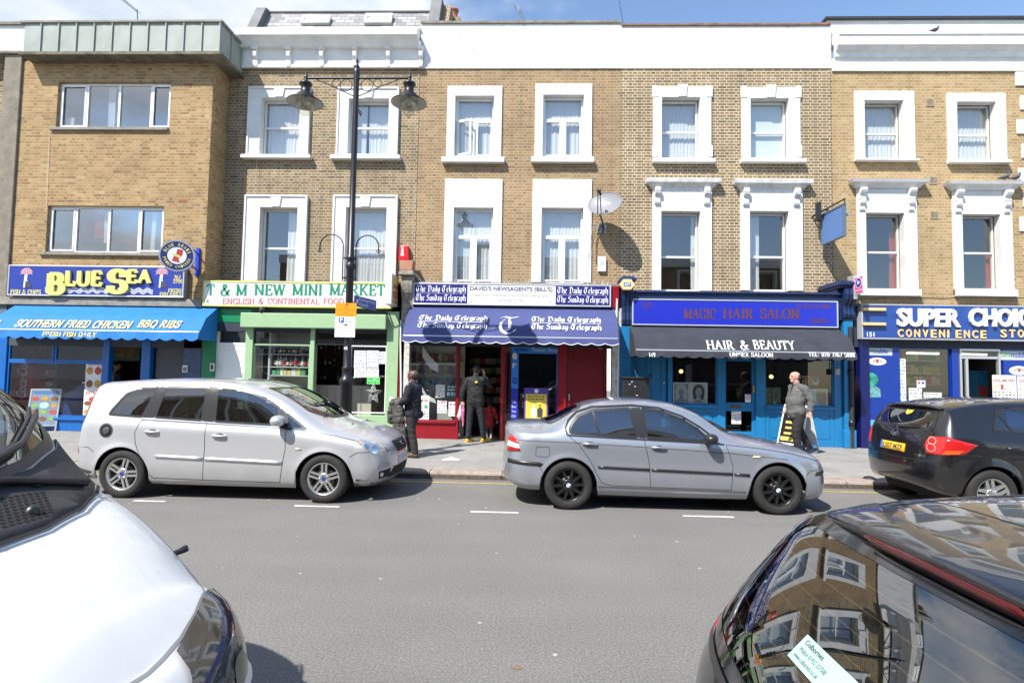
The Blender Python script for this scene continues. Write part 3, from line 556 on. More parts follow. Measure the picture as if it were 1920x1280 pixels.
for(px0,px1,y0,y1,op_) in((566,619,31,49,.10),(684,735,27,49,.16)):
 tl=lambda z:YM+(z-mz0)/(mz1-mz0)*(YM2-YM)
 x0,x1,z0,z1=rc(px0,y0,px1,y1,YM2-.3)
 mb=MB();nrm=Vector((0,-(mz1-mz0),(YM2-YM))).normalized()
 def sl(x,z,d):q=Vector((x,tl(z),z))+nrm*d;return q
 for(a,b,c,d) in((x0,x0+.07,z0,z1),(x1-.07,x1,z0,z1),(x0+.07,x1-.07,z1-.07,z1),(x0+.07,x1-.07,z0,z0+.07)):
  f0=[sl(a,c,.09),sl(b,c,.09),sl(b,d,.09+op_*.3),sl(a,d,.09+op_*.3)];g0=[sl(a,c,0),sl(b,c,0),sl(b,d,0),sl(a,d,0)]
  mb.face(f0)
  for i in range(4):mb.face([g0[i],g0[(i+1)%4],f0[(i+1)%4],f0[i]])
 rl=mb.build('rooflight',mat('rooflight_frame',(.62,.62,.6),.5),roof)
 mb=MB();mb.face([sl(x0+.06,z0+.06,.06),sl(x1-.06,z0+.06,.06),sl(x1-.06,z1-.06,.07),sl(x0+.06,z1-.06,.07)]);mb.build('rooflight_pane',mat('rooflight_blind',(.70,.71,.73),.25),rl)
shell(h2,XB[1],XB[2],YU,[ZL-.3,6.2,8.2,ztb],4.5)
# third house: rendered parapet, casements
h3=thing('newsagent_building','orange brick terrace house with plain white rendered parapet and split casement windows','building',((XB[2]+XB[3])/2,YU+2,PZ))
ops3=[(rc(853,181,926,293,YU),rc(838,162,941,296,YU),rc(829,296,946,307,YU),((.02,.45,0,.7),(.5,.98,0,.75),(.02,.98,.62,1))),(rc(1018,179,1094,294,YU),rc(1003,158,1110,295.5,YU),rc(996,295.5,1113,307,YU),((.02,.5,0,.75),(.5,.98,0,.75),(.02,.98,.62,1))),(rc(850,390,924,530,YU),rc(832.5,336,941,530,YU),None,((.0,.45,0,.95),(.55,1,0,.95),(.0,1,.66,1))),(rc(1015,390.5,1093,530,YU),rc(997.5,336.5,1109,530,YU),None,((.0,.42,0,.95),(.5,1,0,.95),(.0,1,.66,1)))]
z3=Z(980,129);z3t=Z(980,46)
mb=MB();mb.wall(XB[2],XB[3],3.0,z3,YU+.012,[grow(o[0]) for o in ops3],.25);mb.build('wall',B3,h3)
for k,(op,ou,si,cu_) in enumerate(ops3):
 fr=.635 if si else.635
 w=window(h3,op,YU,[('h',fr),('v',.5,0,fr,.045)],depth=.14,fw=.05,curt=cu_)
 x0,x1,z0,z1=op;mm=MB();zz=z0+fr*(z1-z0)-.03;xm=(x0+x1)/2
 for a,b in((x0+.05,xm-.045),(xm+.045,x1-.05)):
  if k==0 and a<xm-.2:
   cs=MB();cs.frame(0,b-a,z0+.055,zz,.045,-.02,.02);c=cs.build('casement',M_UPVC,w,label='casement swung outwards',bevel=.004);c.location=(a,YU+.13,0);c.rotation_euler=(0,0,R(-22))
   cs=MB();cs.face([(.03,.0,z0+.08),(b-a-.03,0,z0+.08),(b-a-.03,0,zz-.03),(.03,0,zz-.03)]);g=cs.build('pane',M_GLASS,w);g.location=c.location;g.rotation_euler=c.rotation_euler
  else:mm=MB();mm.frame(a,b,z0+.055,zz,.04,YU+.12,YU+.17);mm.build('casement',M_UPVC,w,bevel=.004)
 surround(w,ou,op,YU+.012,.045,m=M_WHITE2,sill=si)
def parapet(bld,x0,x1,zb,zt,m,cop,ch=.07,y=YU-.02):
 mb=MB();mb.box(x0,x1,y,y+.28,zb,zt);mb.build('parapet',m,bld)
 mb=MB();xx=x0
 while xx<x1-.05:
  w=min(rng.uniform(.5,.9),x1-xx);mb.box(xx,xx+w-.006,y-.04,y+.33,zt,zt+ch+rng.uniform(-.008,.01));xx+=w
 mb.build('coping',cop,bld,bevel=.008)
def streaky():
 m=bpy.data.materials.new('parapet_render');m.use_nodes=True;t=m.node_tree;p=t.nodes['Principled BSDF'];p.inputs['Roughness'].default_value=.85
 c=N(t,'ShaderNodeTexCoord');mp_=N(t,'ShaderNodeMapping');mp_.inputs['Scale'].default_value=(3.0,1,.5);L(t,c.outputs['Object'],mp_.inputs[0])
 n=N(t,'ShaderNodeTexNoise');n.inputs['Scale'].default_value=2.4;n.inputs['Detail'].default_value=8;n.inputs['Roughness'].default_value=.7;L(t,mp_.outputs[0],n.inputs['Vector'])
 r=N(t,'ShaderNodeValToRGB');r.color_ramp.elements[0].position=.30;r.color_ramp.elements[0].color=(.36,.36,.35,1);r.color_ramp.elements[1].position=.46;r.color_ramp.elements[1].color=(.68,.68,.67,1);L(t,n.outputs['Fac'],r.inputs[0]);L(t,r.outputs[0],p.inputs['Base Color'])
 return m
M_STRK=streaky();M_COPE=mat('coping_stone',(.23,.21,.18),.9,var=.4,vscale=6)
parapet(h3,XB[2]+.0,XB[3],z3,z3t,M_STRK,M_COPE)
shell(h3,XB[2],XB[3],YU,[ZL-.3,6.2,8.2,z3],4.5)
# fourth house: consoles and keystones
h4=thing('hair_salon_building','brown brick terrace house with tall parapet, keystones and worn white window consoles','building',((XB[3]+XB[4])/2,YU+2,PZ))
ops4=[(rc(1240.5,184,1312,297,YU),rc(1224,164,1333,299,YU),rc(1222.5,299,1338,307.5,YU),((.0,1,0,1),)),(rc(1406.5,186,1478,297,YU),rc(1389.5,165,1499.5,299,YU),rc(1386.5,299,1507,307.5,YU),'blind'),(rc(1239,397,1312,545,YU),rc(1222.5,353,1334,545,YU),None,((.86,1,0,1),)),(rc(1405,397,1478,545,YU),rc(1387.5,355,1504,545,YU),None,((.0,.38,0,1),))]
z4,z4t=Z(1360,129),Z(1360,50)
mb=MB();mb.wall(XB[3],XB[4],3.0,z4,YU,[grow(o[0]) for o in ops4],.25);mb.build('wall',B4,h4)
M_PEEL=mat('peeling_white_paint',(.77,.76,.74),.85,var=.16,vscale=9,bump=.8,bscale=24)
M_BLIND=mat('roller_blind',(.66,.70,.72),.8)
for op,ou,si,cu_ in ops4:
 w=window(h4,op,YU,[('h',.47 if si else.44)],depth=.18,fw=.05,m=M_UPVC,curt=() if cu_=='blind' else cu_)
 if cu_=='blind':mb=MB();mb.box(op[0]+.03,op[1]-.03,YU+.27,YU+.28,op[2]+.03,op[3]-.03);mb.build('blind',M_BLIND,w)
 if si:
  surround(w,ou,op,YU,.05,sill=si,key=.13,m=M_WHITE2)
  for xa in(ou[0]-.03,ou[1]-.13):
   for zz in(ou[3]-.28,ou[2]+.05):mb=MB();mb.box(xa,xa+.16,YU-.062,YU-.051,zz,zz+.3);mb.build('quoin_block',M_WHITE2,w,bevel=.005)
 else:
  surround(w,ou,op,YU,.055,m=M_PEEL)
  mb=MB();zc0=ou[3]-.02
  cornice(mb,ou[0]+.02,ou[1]-.02,YU,[(.03,zc0),(.08,zc0+.03),(.11,zc0+.09),(.20,zc0+.12),(.22,zc0+.21),(.16,zc0+.235)])
  pw_=op[0]-ou[0]
  for xc in(ou[0]+pw_*.5,ou[1]-(ou[1]-op[1])*.5):corbel(mb,xc,.13,YU-.055,zc0-.42,zc0+.0,.15)
  mb.build('window_cornice',mat('worn_cornice_paint',(.70,.69,.67),.85,var=.28,vscale=6,bump=.3),w)
parapet(h4,XB[3],XB[4],z4,z4t,M_STRK,mat('tile_coping',(.22,.13,.09),.9,var=.5,vscale=8),.06)
shell(h4,XB[3],XB[4],YU,[ZL-.3,6.2,8.2,z4],4.5)
# fifth house: golden brick, consoles
h5=thing('convenience_store_building','golden brick terrace house with deep white cornice and clean scrolled consoles','building',((XB[4]+XB[5])/2,YU+2,PZ))
ops5=[(rc(1619.5,190,1692,299.5,YU),rc(1601,172.5,1713,303,YU),((.0,1,0,1),)),(rc(1792.5,193,1865,302,YU),rc(1774.5,176.5,1884,307,YU),((.0,1,0,1),)),(rc(1622.5,400.5,1694,542,YU),rc(1605.5,356,1718,554,YU),((.82,1,0,.8,'red'),)),(rc(1803,403,1874,542,YU),rc(1785,360,1896,555,YU),((.86,1,0,.5,'red'),))]
z5=Z(1740,135)
mb=MB();mb.wall(XB[4],XB[5],3.0,z5,YU-.012,[grow(o[0]) for o in ops5],.25);mb.build('wall',B5,h5)
for k,(op,ou,cu_) in enumerate(ops5):
 w=window(h5,op,YU,[('h',.48 if k<2 else.50)],depth=.17,fw=.04,m=M_SASH,curt=cu_)
 surround(w,ou,op,YU-.012,.05,sill=(ou[0]-(.03 if k<2 else 0),ou[1]+(.03 if k<2 else 0),ou[2]-.02,op[2]))
 mb=MB();mb.box(op[0]+.25,op[1]-.25,YU+.155,YU+.175,op[3]-.035,op[3]-.015);mb.build('trickle_vent',M_ALU,w)
 if k>=2:
  mb=MB();zc0=ou[3]
  cornice(mb,ou[0]+.03,ou[1]-.03,YU-.012,[(.03,zc0),(.09,zc0+.03),(.13,zc0+.08),(.22,zc0+.13),(.25,zc0+.20),(.18,zc0+.225)])
  for xc in((ou[0]+op[0])/2,(ou[1]+op[1])/2):corbel(mb,xc,.13,YU-.062,zc0-.55,zc0-.28,.10);corbel(mb,xc,.15,YU-.062,zc0-.28,zc0,.16)
  mb.build('window_cornice',M_WHITE,w)
mb=MB();zz=[Z(1740,y,YU-.2) for y in(136,104,92,88,76,68)]
mb.box(XB[4]+.02,XB[5]+2.2,YU-.06,YU+.3,z5,zz[1]);cornice(mb,XB[4]+.05,XB[5]+2.2,YU-.06,[(.0,zz[1]),(.06,zz[1]+.02),(.08,zz[2]-.03),(.13,zz[2]),(.15,zz[3]),(.22,zz[3]+.02),(.25,zz[4]+.05),(.28,zz[5]-.02),(.25,zz[5])],ends=False)
mb.build('cornice',mat('cornice_paint',(.78,.775,.76),.8,var=.14,vscale=4),h5)
zz2=Z(1700,47,YU+.3);mb=MB();mb.box(XB[4]-.04,XB[5]+2.2,YU+.1,YU+.4,zz[5]-.05,zz2);mb.build('parapet',M_WHITE,h5)
mb=MB();mb.box(XB[4]-.1,XB[5]+2.2,YU+.02,YU+.5,zz2,zz2+.06);mb.build('coping',mat('black_edge_trim',(.03,.03,.035),.5),h5)
for px,py in((1743,192),(1749,338),(1751,403)):
 a=at(px,py,YU-.012);mb=MB();mb.box(a.x-.10,a.x+.10,YU-.03,YU-.011,a.z-.10,a.z+.10);mb.ci=1
 for k in range(6):mb.box(a.x-.085+k*.03,a.x-.07+k*.03,YU-.034,YU-.03,a.z-.08,a.z+.08)
 mb.build('air_vent',[mat('vent_buff',(.46,.36,.24),.8),M_DARK],h5)
shell(h5,XB[4],XB[5],YU,[ZL-.3,6.2,8.2,z5],4.5)
# neighbours at the picture's edges
h6=thing('corner_building','brick building at the right edge with white quoin blocks down its corner','building',(XB[5]+2,YU+2,PZ))
mb=MB();mb.wall(XB[5],XB[5]+9,0,z5,YU-.012,[],.2);mb.build('wall',B5,h6)
zq=z5-.02;k=0
while zq>4.6:
 mb=MB();mb.box(XB[5]+(0 if k%2==0 else.10),XB[5]+.5,YU-.05,YU-.013,zq-.36,zq);zq-=.62;k+=1;mb.build('quoin',M_WHITE,h6,bevel=.01)
shell(h6,XB[5],XB[5]+9,YU,[3,6.2,z5],4)
h0=thing('end_building','brick building at the left edge behind a concrete pier with white parapet panel','building',(XB[0]-3,YH+2,PZ))
zp=Z(20,105,YH)
mb=MB();mb.wall(XB[0]-9,XB[0]-.62,0,zp,YH+.25,[],.2);mb.build('wall',B2,h0)
conc=mat('old_concrete',(.22,.195,.15),.9,var=.35,vscale=3,bump=.4)
mb=MB();mb.box(XB[0]-.45,XB[0]-.004,YH-.06,YH+.4,3.2,zp);mb.box(XB[0]-.62,XB[0]-.45,YH+.1,YH+.4,3.2,zp);mb.box(XB[0]-9,XB[0]-.004,YH-.12,YH+.4,zp,zp+.08);mb.build('pier',conc,h0,bevel=.02)
mb=MB();mb.box(XB[0]-9,XB[0]-.03,YH+.0,YH+.3,zp+.082,zp+.8);mb.build('parapet',M_WHITE,h0)
mb=MB();mb.box(XB[0]-9,XB[0]-.03,YH-.06,YH+.4,zp+.8,zp+.87);mb.build('coping',M_COPE,h0)
mb=MB();mb.box(XB[0]-9,XB[0]-.01,YH+.3,YH+5,zp-.3,zp-.1);mb.build('roof',M_SLATE,h0)
mb=MB();mb.box(XB[0]-9,XB[0]-.01,YH-.02,YH+.24,0,3.19);mb.build('shopfront',mat('end_shop_paint',(.10,.13,.16),.6),h0)
# the other side of the street, seen only in the reflections
hb=thing('terrace_behind','brown brick terrace across the street, mirrored in the window panes','building',(0,-8,PZ))
mb=MB();hol=[]
for i in range(-6,7):
 for zc_ in(4.1,6.5):hol.append((i*2.4-.5,i*2.4+.5,zc_,zc_+1.6))
mb.wall(-16,16,PZ,8.4,-6.0,hol,-.25);mb.box(-16,16,-11,-6.3,0,8.3);mb.build('wall',B4,hb)
mb=MB()
for h in hol:mb.frame(h[0]-.14,h[1]+.14,h[2]-.12,h[3]+.16,.13,-6.0,-5.94);mb.frame(h[0],h[1],h[2],h[3],.06,-6.12,-6.08)
mb.build('surround',M_WHITE,hb)
mb=MB();mb.box(-16,16,-6.1,-5.8,8.4,8.9);mb.box(-16,16,-5.95,-5.5,2.9,3.5);mb.build('parapet',M_WHITE,hb)
for x in(-9.5,-3.2,4.0,11.0):mb=MB();mb.box(x-.6,x+.6,-8.0,-7.3,8.2,10.0);mb.build('chimney',B3,hb)
mb=MB();mb.box(-16,16,-6.02,-5.96,.3,2.85);mb.build('shopfront',mat('behind_shop',(.05,.06,.08),.2),hb)
# shopfronts
def S(px0,py0,px1,py1,Y=YS):return rc(px0,py0,px1,py1,Y)
def pane(bld,r,y,name='shop_window',m=None,fr=None,fw=.05,frm=None):
 x0,x1,z0,z1=r
 mb=MB();mb.frame(x0,x1,z0,z1,fw,y-.03,y+.04);f=mb.build(name,frm,bld,bevel=.006)
 mb=MB();mb.face([(x0+.02,y,z0+.02),(x1-.02,y,z0+.02),(x1-.02,y,z1-.02),(x0+.02,y,z1-.02)]);mb.build('pane',m or M_SHOPG,f)
 return f
def posts(bld,rs,y0,y1,m,name='pilaster',bevel=.008):
 for(x0,x1,z0,z1) in rs:mb=MB();mb.box(x0,x1,y0,y1,z0,z1);mb.build(name,m,bld,bevel=bevel)
def room(bld,x0,x1,y0,y1,zc,wall,floor=None):
 mb=MB();mb.face([(x0,y1,PZ),(x1,y1,PZ),(x1,y1,zc),(x0,y1,zc)]);mb.face([(x0,y0,PZ),(x0,y1,PZ),(x0,y1,zc),(x0,y0,zc)]);mb.face([(x1,y0,PZ),(x1,y1,PZ),(x1,y1,zc),(x1,y0,zc)])
 mb.face([(x0,y0,zc),(x1,y0,zc),(x1,y1,zc),(x0,y1,zc)]);mb.ci=1;mb.face([(x0,y0,PZ+.006),(x1,y0,PZ+.006),(x1,y1,PZ+.006),(x0,y1,PZ+.006)])
 return mb.build('shop_interior',[wall,floor or wall],bld)
def fascia_sign(name,label,r,y,dep,panel,framem,fw=.03,cat='shop sign'):
 x0,x1,z0,z1=r;t=thing(name,label,cat,((x0+x1)/2,y+dep,z0))
 mb=MB();mb.box(x0+fw,x1-fw,y+.012,y+dep,z0+fw,z1-fw);mb.build('panel',panel,t)
 mb=MB();mb.frame(x0,x1,z0,z1,fw,y,y+dep);mb.build('frame',framem,t,bevel=.006)
 return t
def awning(label,x0,x1,yt,zt,prof,val,m,vm,scal=.2,seam=True,gm=None):
 t=thing('awning',label,'awning',((x0+x1)/2,yt,zt))
 pts=[(0,zt)]+list(prof);fine=[]
 for i,((p,z),(q,w)) in enumerate(zip(pts,pts[1:])):
  for k in range(4):u=k/4;fine.append((p+(q-p)*u,z+(w-z)*u-.012*math.sin(math.pi*u)))
 fine.append(pts[-1]);n=40
 mb=MB();mb.smooth=True
 mb.grid([[(x0+(x1-x0)*i/n,yt-p+.006*math.sin(i*1.3+j)*math.sin(math.pi*j/(len(fine)-1)),z-.008*abs(math.sin(math.pi*i/n*5))*(j/(len(fine)-1))) for i in range(n+1)]for j,(p,z) in enumerate(fine)])
 mb.smooth=False
 for xx in(x0,x1):mb.face([(xx,yt-p,z) for p,z in fine]+[(xx,yt,fine[-1][1])])
 mb.build('canopy',m,t)
 pf,zf=fine[-1];rows=[[],[],[]];N_=12*max(4,int((x1-x0)/scal));T_=max(4,int((x1-x0)/scal))
 for i in range(N_+1):
  u=i/N_;x=x0+(x1-x0)*u;d=val*(.72+.28*abs(math.sin(math.pi*u*T_)))
  for k,f in enumerate((0,.5,1)):rows[k].append((x,yt-pf-.004+.010*math.sin(u*T_*2.1)*f-.03*f,zf-d*f))
 mb=MB();mb.smooth=True;mb.grid(rows)
 mb.grid([[(x0,yt-pf-.004+pf*k/3,zf) for k in range(4)],[(x0,yt-pf-.01+pf*k/3,zf-val*.8) for k in range(4)]]);mb.grid([[(x1,yt-pf-.004+pf*k/3,zf) for k in range(4)],[(x1,yt-pf-.01+pf*k/3,zf-val*.8) for k in range(4)]])
 v=mb.build('valance',vm,t)
 if gm:
  mb=MB();e=rows[2];mb.tube([(p[0],p[1]-.004,p[2]) for p in e[::2]],.009,5);mb.build('piping',gm,v)
 mb=MB();mb.tube([(x0+.02,yt-pf+.02,zf+.01),(x1-.02,yt-pf+.02,zf+.01)],.022,8);
 for xx in(x0+.12,x1-.12):mb.tube([(xx,yt,zt-.25),(xx,yt-pf+.03,zf+.01)],.016,6)
 mb.build('arm',M_ALU,t)
 def face(i,off=.006):
  (p,z),(q,w)=pts[i],pts[i+1];fl=len(pts)
  return lambda X_,yy,Z_:(X_,yt-(p+(q-p)*(z-Z_)/max(z-w,1e-6))-off-.012+yy,Z_)
 def vface(off=.012):return lambda X_,yy,Z_:(X_,yt-pf-off-.03*(zf-Z_)/val+yy,Z_)
 return t,face,vface,v
def txt3(s,r,T3,m,parent,**kw):
 o=txt(s,*r,0.0,m,parent,**kw)
 if o:
  for v in o.data.vertices:v.co=T3(*v.co)
 return o
def sheet(name,label,r,y,m,cat='poster',th=.003,group=None,parent=None):
 x0,x1,z0,z1=r;t=thing(name,label,cat,((x0+x1)/2,y,z0),group) if parent is None else parent
 mb=MB();mb.box(x0,x1,y,y+th,z0,z1);mb.build('sheet',m,t);return t
def scrawl(t,r,y,m,lines=6,name='writing',dens=.7):
 x0,x1,z0,z1=r;mb=MB();h=(z1-z0)/lines
 for k in range(lines):
  x=x0+(x1-x0)*.06
  while x<x1-(x1-x0)*.1:
   w=rng.uniform(.02,.06)
   if rng.random()<dens:zc=z1-(k+.5)*h;mb.face([(x,y,zc-h*.22),(min(x+w,x1),y,zc-h*.22),(min(x+w,x1),y,zc+h*rng.uniform(.1,.28)),(x,y,zc+h*.2)])
   x+=w+rng.uniform(.012,.03)
 return mb.build(name,m,t)
M_PAPER=mat('white_paper',(.74,.74,.73),.8,var=.05);M_INK=mat('black_ink',(.05,.05,.06),.7);M_GREYINK=mat('grey_ink',(.30,.30,.32),.7)
M_LWHITE=mat('letter_white',(.80,.80,.80),.5);M_LGREY=mat('letter_grey',(.36,.37,.40),.5)
M_YELL=mat('letter_yellow',(.72,.66,.18),.5);M_GOLD=mat('letter_gold',(.78,.60,.16),.5);M_RED=mat('letter_red',(.50,.06,.06),.5)
ledge=mat('lead_ledge',(.20,.20,.20),.8,var=.3)
# ledge over the set-back shopfronts
mb=MB();XA,XE=XB[1],XB[5]
for b,(x0,x1,py,bld) in enumerate(((XB[1],XB[2],527,h2),(XB[2],XB[3],529,h3),(XB[3],XB[4],546,h4),(XB[4],XB[5]+2,568,h5))):
 zl=at(980+(b-2)*300+150,py,YS-.02).z;zw=zl+.04
 mb=MB();mb.prism([(YS-.04,zl-.05),(YU+.02,zl-.05),(YU+.02,zw),(YS-.04,zl)],x0,x1,'x');mb.build('ledge',ledge,bld,bevel=.006)
 # Blue Sea, fish and chips
blue=mat('gloss_blue',srgb(16,96,172),.3,var=.1,vscale=4);tile=mat('dark_blue_tile',(.035,.06,.14),.35,var=.35,vscale=7)
xl1=XB[0]-.25;xr1=at(378,650,YS).x
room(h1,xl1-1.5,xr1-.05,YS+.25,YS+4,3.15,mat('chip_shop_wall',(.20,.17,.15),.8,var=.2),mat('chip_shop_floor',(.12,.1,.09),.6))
zA=S(0,573,378,573)[2]
mb=MB();mb.box(xl1-1.0,xr1,YS-.10,YS+.5,at(150,573,YS).z,at(150,559,YS).z);mb.build('ledge',M_STONE,h1,bevel=.012)
mb=MB();mb.box(xl1-1.5,xr1,YS,YS+.25,at(200,650,YS).z,at(150,572,YS).z);mb.build('fascia',mat('dark_board',(.05,.06,.08),.7),h1)  # fascia board behind the awning, one even dark blue-grey
mb=MB();mb.box(xl1-1.5,xr1,YS+.05,YS+.3,at(150,559,YS).z+.001,3.32);mb.build('lintel',M_STONE,h1)
zb=PZ;rs=[]
for px0,px1 in((-30,11),(192,204),(264,281)):
 x0,x1,_,zt=S(px0,640,px1,780);rs.append((x0,x1,PZ,zt+.15))
posts(h1,rs,YS-.03,YS+.12,blue,'post')
x0,x1,z0,z1=S(11,642,192,786)
zs=at(100,782,YS).z
pane(h1,(x0,x1,zs,at(100,676,YS).z-.02),YS+.04,frm=blue);
xm=at(101,660,YS).x
pane(h1,(x0,xm-.01,at(100,676,YS).z-.02,z1+.12),YS+.04,frm=blue,name='fanlight');pane(h1,(xm+.01,x1,at(100,676,YS).z-.02,z1+.12),YS+.04,frm=blue,name='fanlight')
mb=MB();mb.box(x0-.02,x1+.02,YS-.06,YS+.1,zs-.06,zs);mb.box(x0-.02,x1,YS-.01,YS+.1,PZ,zs-.06);mb.build('stall_riser',blue,h1,bevel=.01)
dx0,dx1,dz0,dz1=S(285,645,341,790)
mb=MB();mb.box(dx0,dx1,YS+.10,YS+.15,PZ,dz1);dr=mb.build('door',mat('grey_steel_door',(.06,.065,.075),.5,var=.15),h1,bevel=.004)
mb=MB();mb.box(dx0,dx1,YS+.095,YS+.16,dz1,dz1+.02);mb.build('door_head',M_ALU,h1)
mb=MB();a=at(290,712,YS+.1);mb.lathe([(.0,-.07),(.03,-.06),(.03,-.04),(.012,-.03),(.012,0)],(a.x,YS+.1,a.z),12,'y');mb.build('knob',M_ALU,dr)
posts(h1,[(dx1,xr1,PZ,at(350,640,YS).z+.2)],YS+.0,YS+.2,tile,'tiled_pier')
posts(h1,[(S(205,640,264,780)[0],S(205,640,264,780)[1],at(235,645,YS).z,at(235,636,YS).z+.25)],YS+.02,YS+.1,blue,'door_head')
a=at(348,691,YS);t=thing('door_intercom','small steel intercom panel on the dark blue tiled pier','intercom',(a.x,YS,a.z));mb=MB();mb.box(a.x-.07,a.x+.07,YS-.03,YS,a.z-.09,a.z+.09);mb.build('case',M_ALU,t,bevel=.01)
mb=MB();[mb.box(a.x-.045+.032*i,a.x-.02+.032*i,YS-.036,YS-.03,a.z-.06+.035*j,a.z-.035+.035*j) for i in range(3) for j in range(3)];mb.build('keypad',M_BPLAS,t)
pb=mat('sign_blue',srgb(40,58,146),.35)
ys=YS-.16
r=S(14,498,345,556,ys);t=fascia_sign('shop_sign','blue fish and chip shop sign with raised yellow letters and white waves',r,ys,.16,pb,mat('silver_trim',(.62,.64,.66),.3,metal=.7),.035)
mb=MB()
for k in range(3):
 xa,xb,zc,_=S(83,543+k*3.2,286,543,ys-.01)[0],S(83,543,286,543,ys-.01)[1],at(180,541+k*3.2,ys-.01).z,0
 p=[(xa+(xb-xa)*i/120,zc+.028*math.sin(i*.62)) for i in range(121)];ribbon(mb,p,.018,.018,ys+.008,lambda x,y,yy:(x,yy,y))
mb.build('wave_lines',M_LWHITE,t)
wv=lambda u:.0
for s_,px0,px1,pt,pb_,sm in(('B',87,122,513,550,0),('LUE',122,191,508,535,0),('S',202,237,507,548,0),('EA',237,283,506,530,0)):
 q=S(px0,pt,px1,pb_,ys-.05);serif(s_,*q,ys-.05,M_YELL,t,thick=.30,thin=.16,dep=.05)
for s_,q in(('FISH & CHIPS',(19,543,76,551)),('FRESH',(315,541,340,548)),('FISH DAILY',(299,548,340,555.0)),('267',(326,516,338,523)),('2299',(324,524,341,531))):
 q2=S(*q,ys);serif(s_,*q2,ys+.009,M_YELL,t,thick=.20,thin=.09)
pk=mat('emblem_pink',(.62,.34,.38),.5);
for px in(49,303):
 a=at(px,515,ys);mb=MB();mb.ci=0
 for k in range(9):
  an=R(-20+k*27.5);mb.face([(a.x,ys+.008,a.z),(a.x+.13*math.cos(an-.18),ys+.008,a.z+.08+.10*math.sin(an-.18)),(a.x+.17*math.cos(an),ys+.008,a.z+.04+.13*math.sin(an)),(a.x+.13*math.cos(an+.18),ys+.008,a.z+.08+.10*math.sin(an+.18))])
 mb.ci=1;mb.prism([(a.x-.04,a.z),(a.x+.03,a.z),(a.x+.02,a.z-.12),(a.x+.10,a.z-.30),(a.x-.06,a.z-.32),(a.x-.05,a.z-.12)],ys+.005,ys+.011)
 mb.ci=2;mb.prism([(a.x-.01,a.z-.14),(a.x+.09,a.z-.20),(a.x+.16,a.z-.30),(a.x-.02,a.z-.32)],ys+.003,ys+.006);mb.build('emblem',[pk,M_LWHITE,M_INK],t)
mA=mat('awning_blue',srgb(16,110,182),.75,var=.14,vscale=3,bump=.1,bscale=12)
yf=YS-.75;zt_=at(190,573,YS).z;zk=at(190,594,YS-.5).z;zf_=at(190,621,yf).z
ax0,ax1=at(-25,621,yf).x,at(374,628,yf).x
t,fc,vf,vv=awning('bright blue folding awning over the fish and chip shop with yellow lettering',ax0,ax1,YS-.02,zt_,[(.50,zk),(.75,zf_)],zf_-at(190,637,yf).z,mA,mA,.30)
T=fc(1)
def row(px0,px1,pt,pb_,Y):return rc(px0,pt,px1,pb_,Y)
q=row(32,247,600.5,614,yf+.1);serif('SOUTHERN FRIED CHICKEN',*q,0,M_GOLD,t,thick=.20,thin=.09,shear=.12,T3=T)
q=row(260,338,600.5,614,yf+.1);serif('BBQ RIBS',*q,0,M_GOLD,t,thick=.20,thin=.09,shear=.12,T3=T)
q=row(82,183,622.5,631,yf);serif('FRESH FISH DAILY',*q,0,M_GOLD,t,thick=.22,thin=.1,shear=.12,T3=vf())
q=row(-8,1,600.5,614,yf+.1);serif('T',*q,0,M_GOLD,t,thick=.2,thin=.09,T3=T)
def at3(px,py,y):return at(px,py,y)
red=mat('fridge_red',(.42,.02,.025),.35)
yb=YS+.5
x0,x1,z0,z1=S(18,684,58,800,yb);t=thing('drinks_fridge','red drinks fridge with white script lettering behind the chip shop window','fridge',((x0+x1)/2,yb+.3,PZ))
mb=MB();mb.box(x0,x1,yb,yb+.6,PZ+.01,z1);mb.build('cabinet',red,t,bevel=.01)
o=txt('Coca-Cola',-.5,.5,-.14,.14,0,M_LWHITE,t,shear=.35,bold=.012)
o.rotation_euler=(0,R(-90),0);o.location=((x0+x1)/2+.02,yb-.01,(z0+z1)/2+.45)
x0,x1,z0,z1=S(70,684,101,790,yb+.3);t=thing('chiller_cabinet','dark glass fronted chiller with rows of cans beside the red fridge','fridge',((x0+x1)/2,yb+.5,PZ))
mb=MB();mb.frame(x0-.06,x1+.06,PZ+.01,z1,.06,yb+.3,yb+.9);mb.box(x0-.06,x1+.06,yb+.9,yb+.92,PZ+.01,z1);mb.build('cabinet',M_BPLAS,t)
for k in range(5):mb=MB();zz=PZ+.35+k*.32;mb.box(x0,x1,yb+.34,yb+.88,zz,zz+.015);mb.build('shelf',M_ALU,t)
can=[mat('can_red',(.5,.05,.05),.3,metal=.3),mat('can_green',(.08,.3,.1),.3,metal=.3),mat('can_orange',(.6,.25,.04),.3,metal=.3),mat('can_silver',(.5,.5,.52),.3,metal=.5)]
src=None
for k in range(4):
 for i in range(6):
  c=Vector((x0+.05+i*(x1-x0-.1)/5,yb+.42,PZ+.366+k*.32))
  mb=MB();mb.lathe([(0,0),(.033,0),(.033,.15),(.026,.165),(0,.165)],c,10);o=mb.build('drink_can',can[(k+i//2)%4]);tag(o,'drink can standing in rows inside the chip shop chiller','drink can','cans in the chip shop chiller')
x0,x1,z0,z1=S(118,722,170,800,yb+.2);t=thing('serving_counter','blue serving counter with a sloping end inside the chip shop','counter',((x0+x1)/2,yb+.5,PZ))
mb=MB();mb.prism([(x0,PZ+.01),(x1+1.0,PZ+.01),(x1+1.0,z1+.05),(x0+.5,z1+.05),(x0,z1-.25)],yb+.2,yb+.8);mb.build('body',mat('counter_blue',(.02,.05,.22),.4),t,bevel=.01);mb=MB();mb.box(x0+.5,x1+1.02,yb+.17,yb+.83,z1+.051,z1+.09);mb.build('worktop',M_ALU,t)
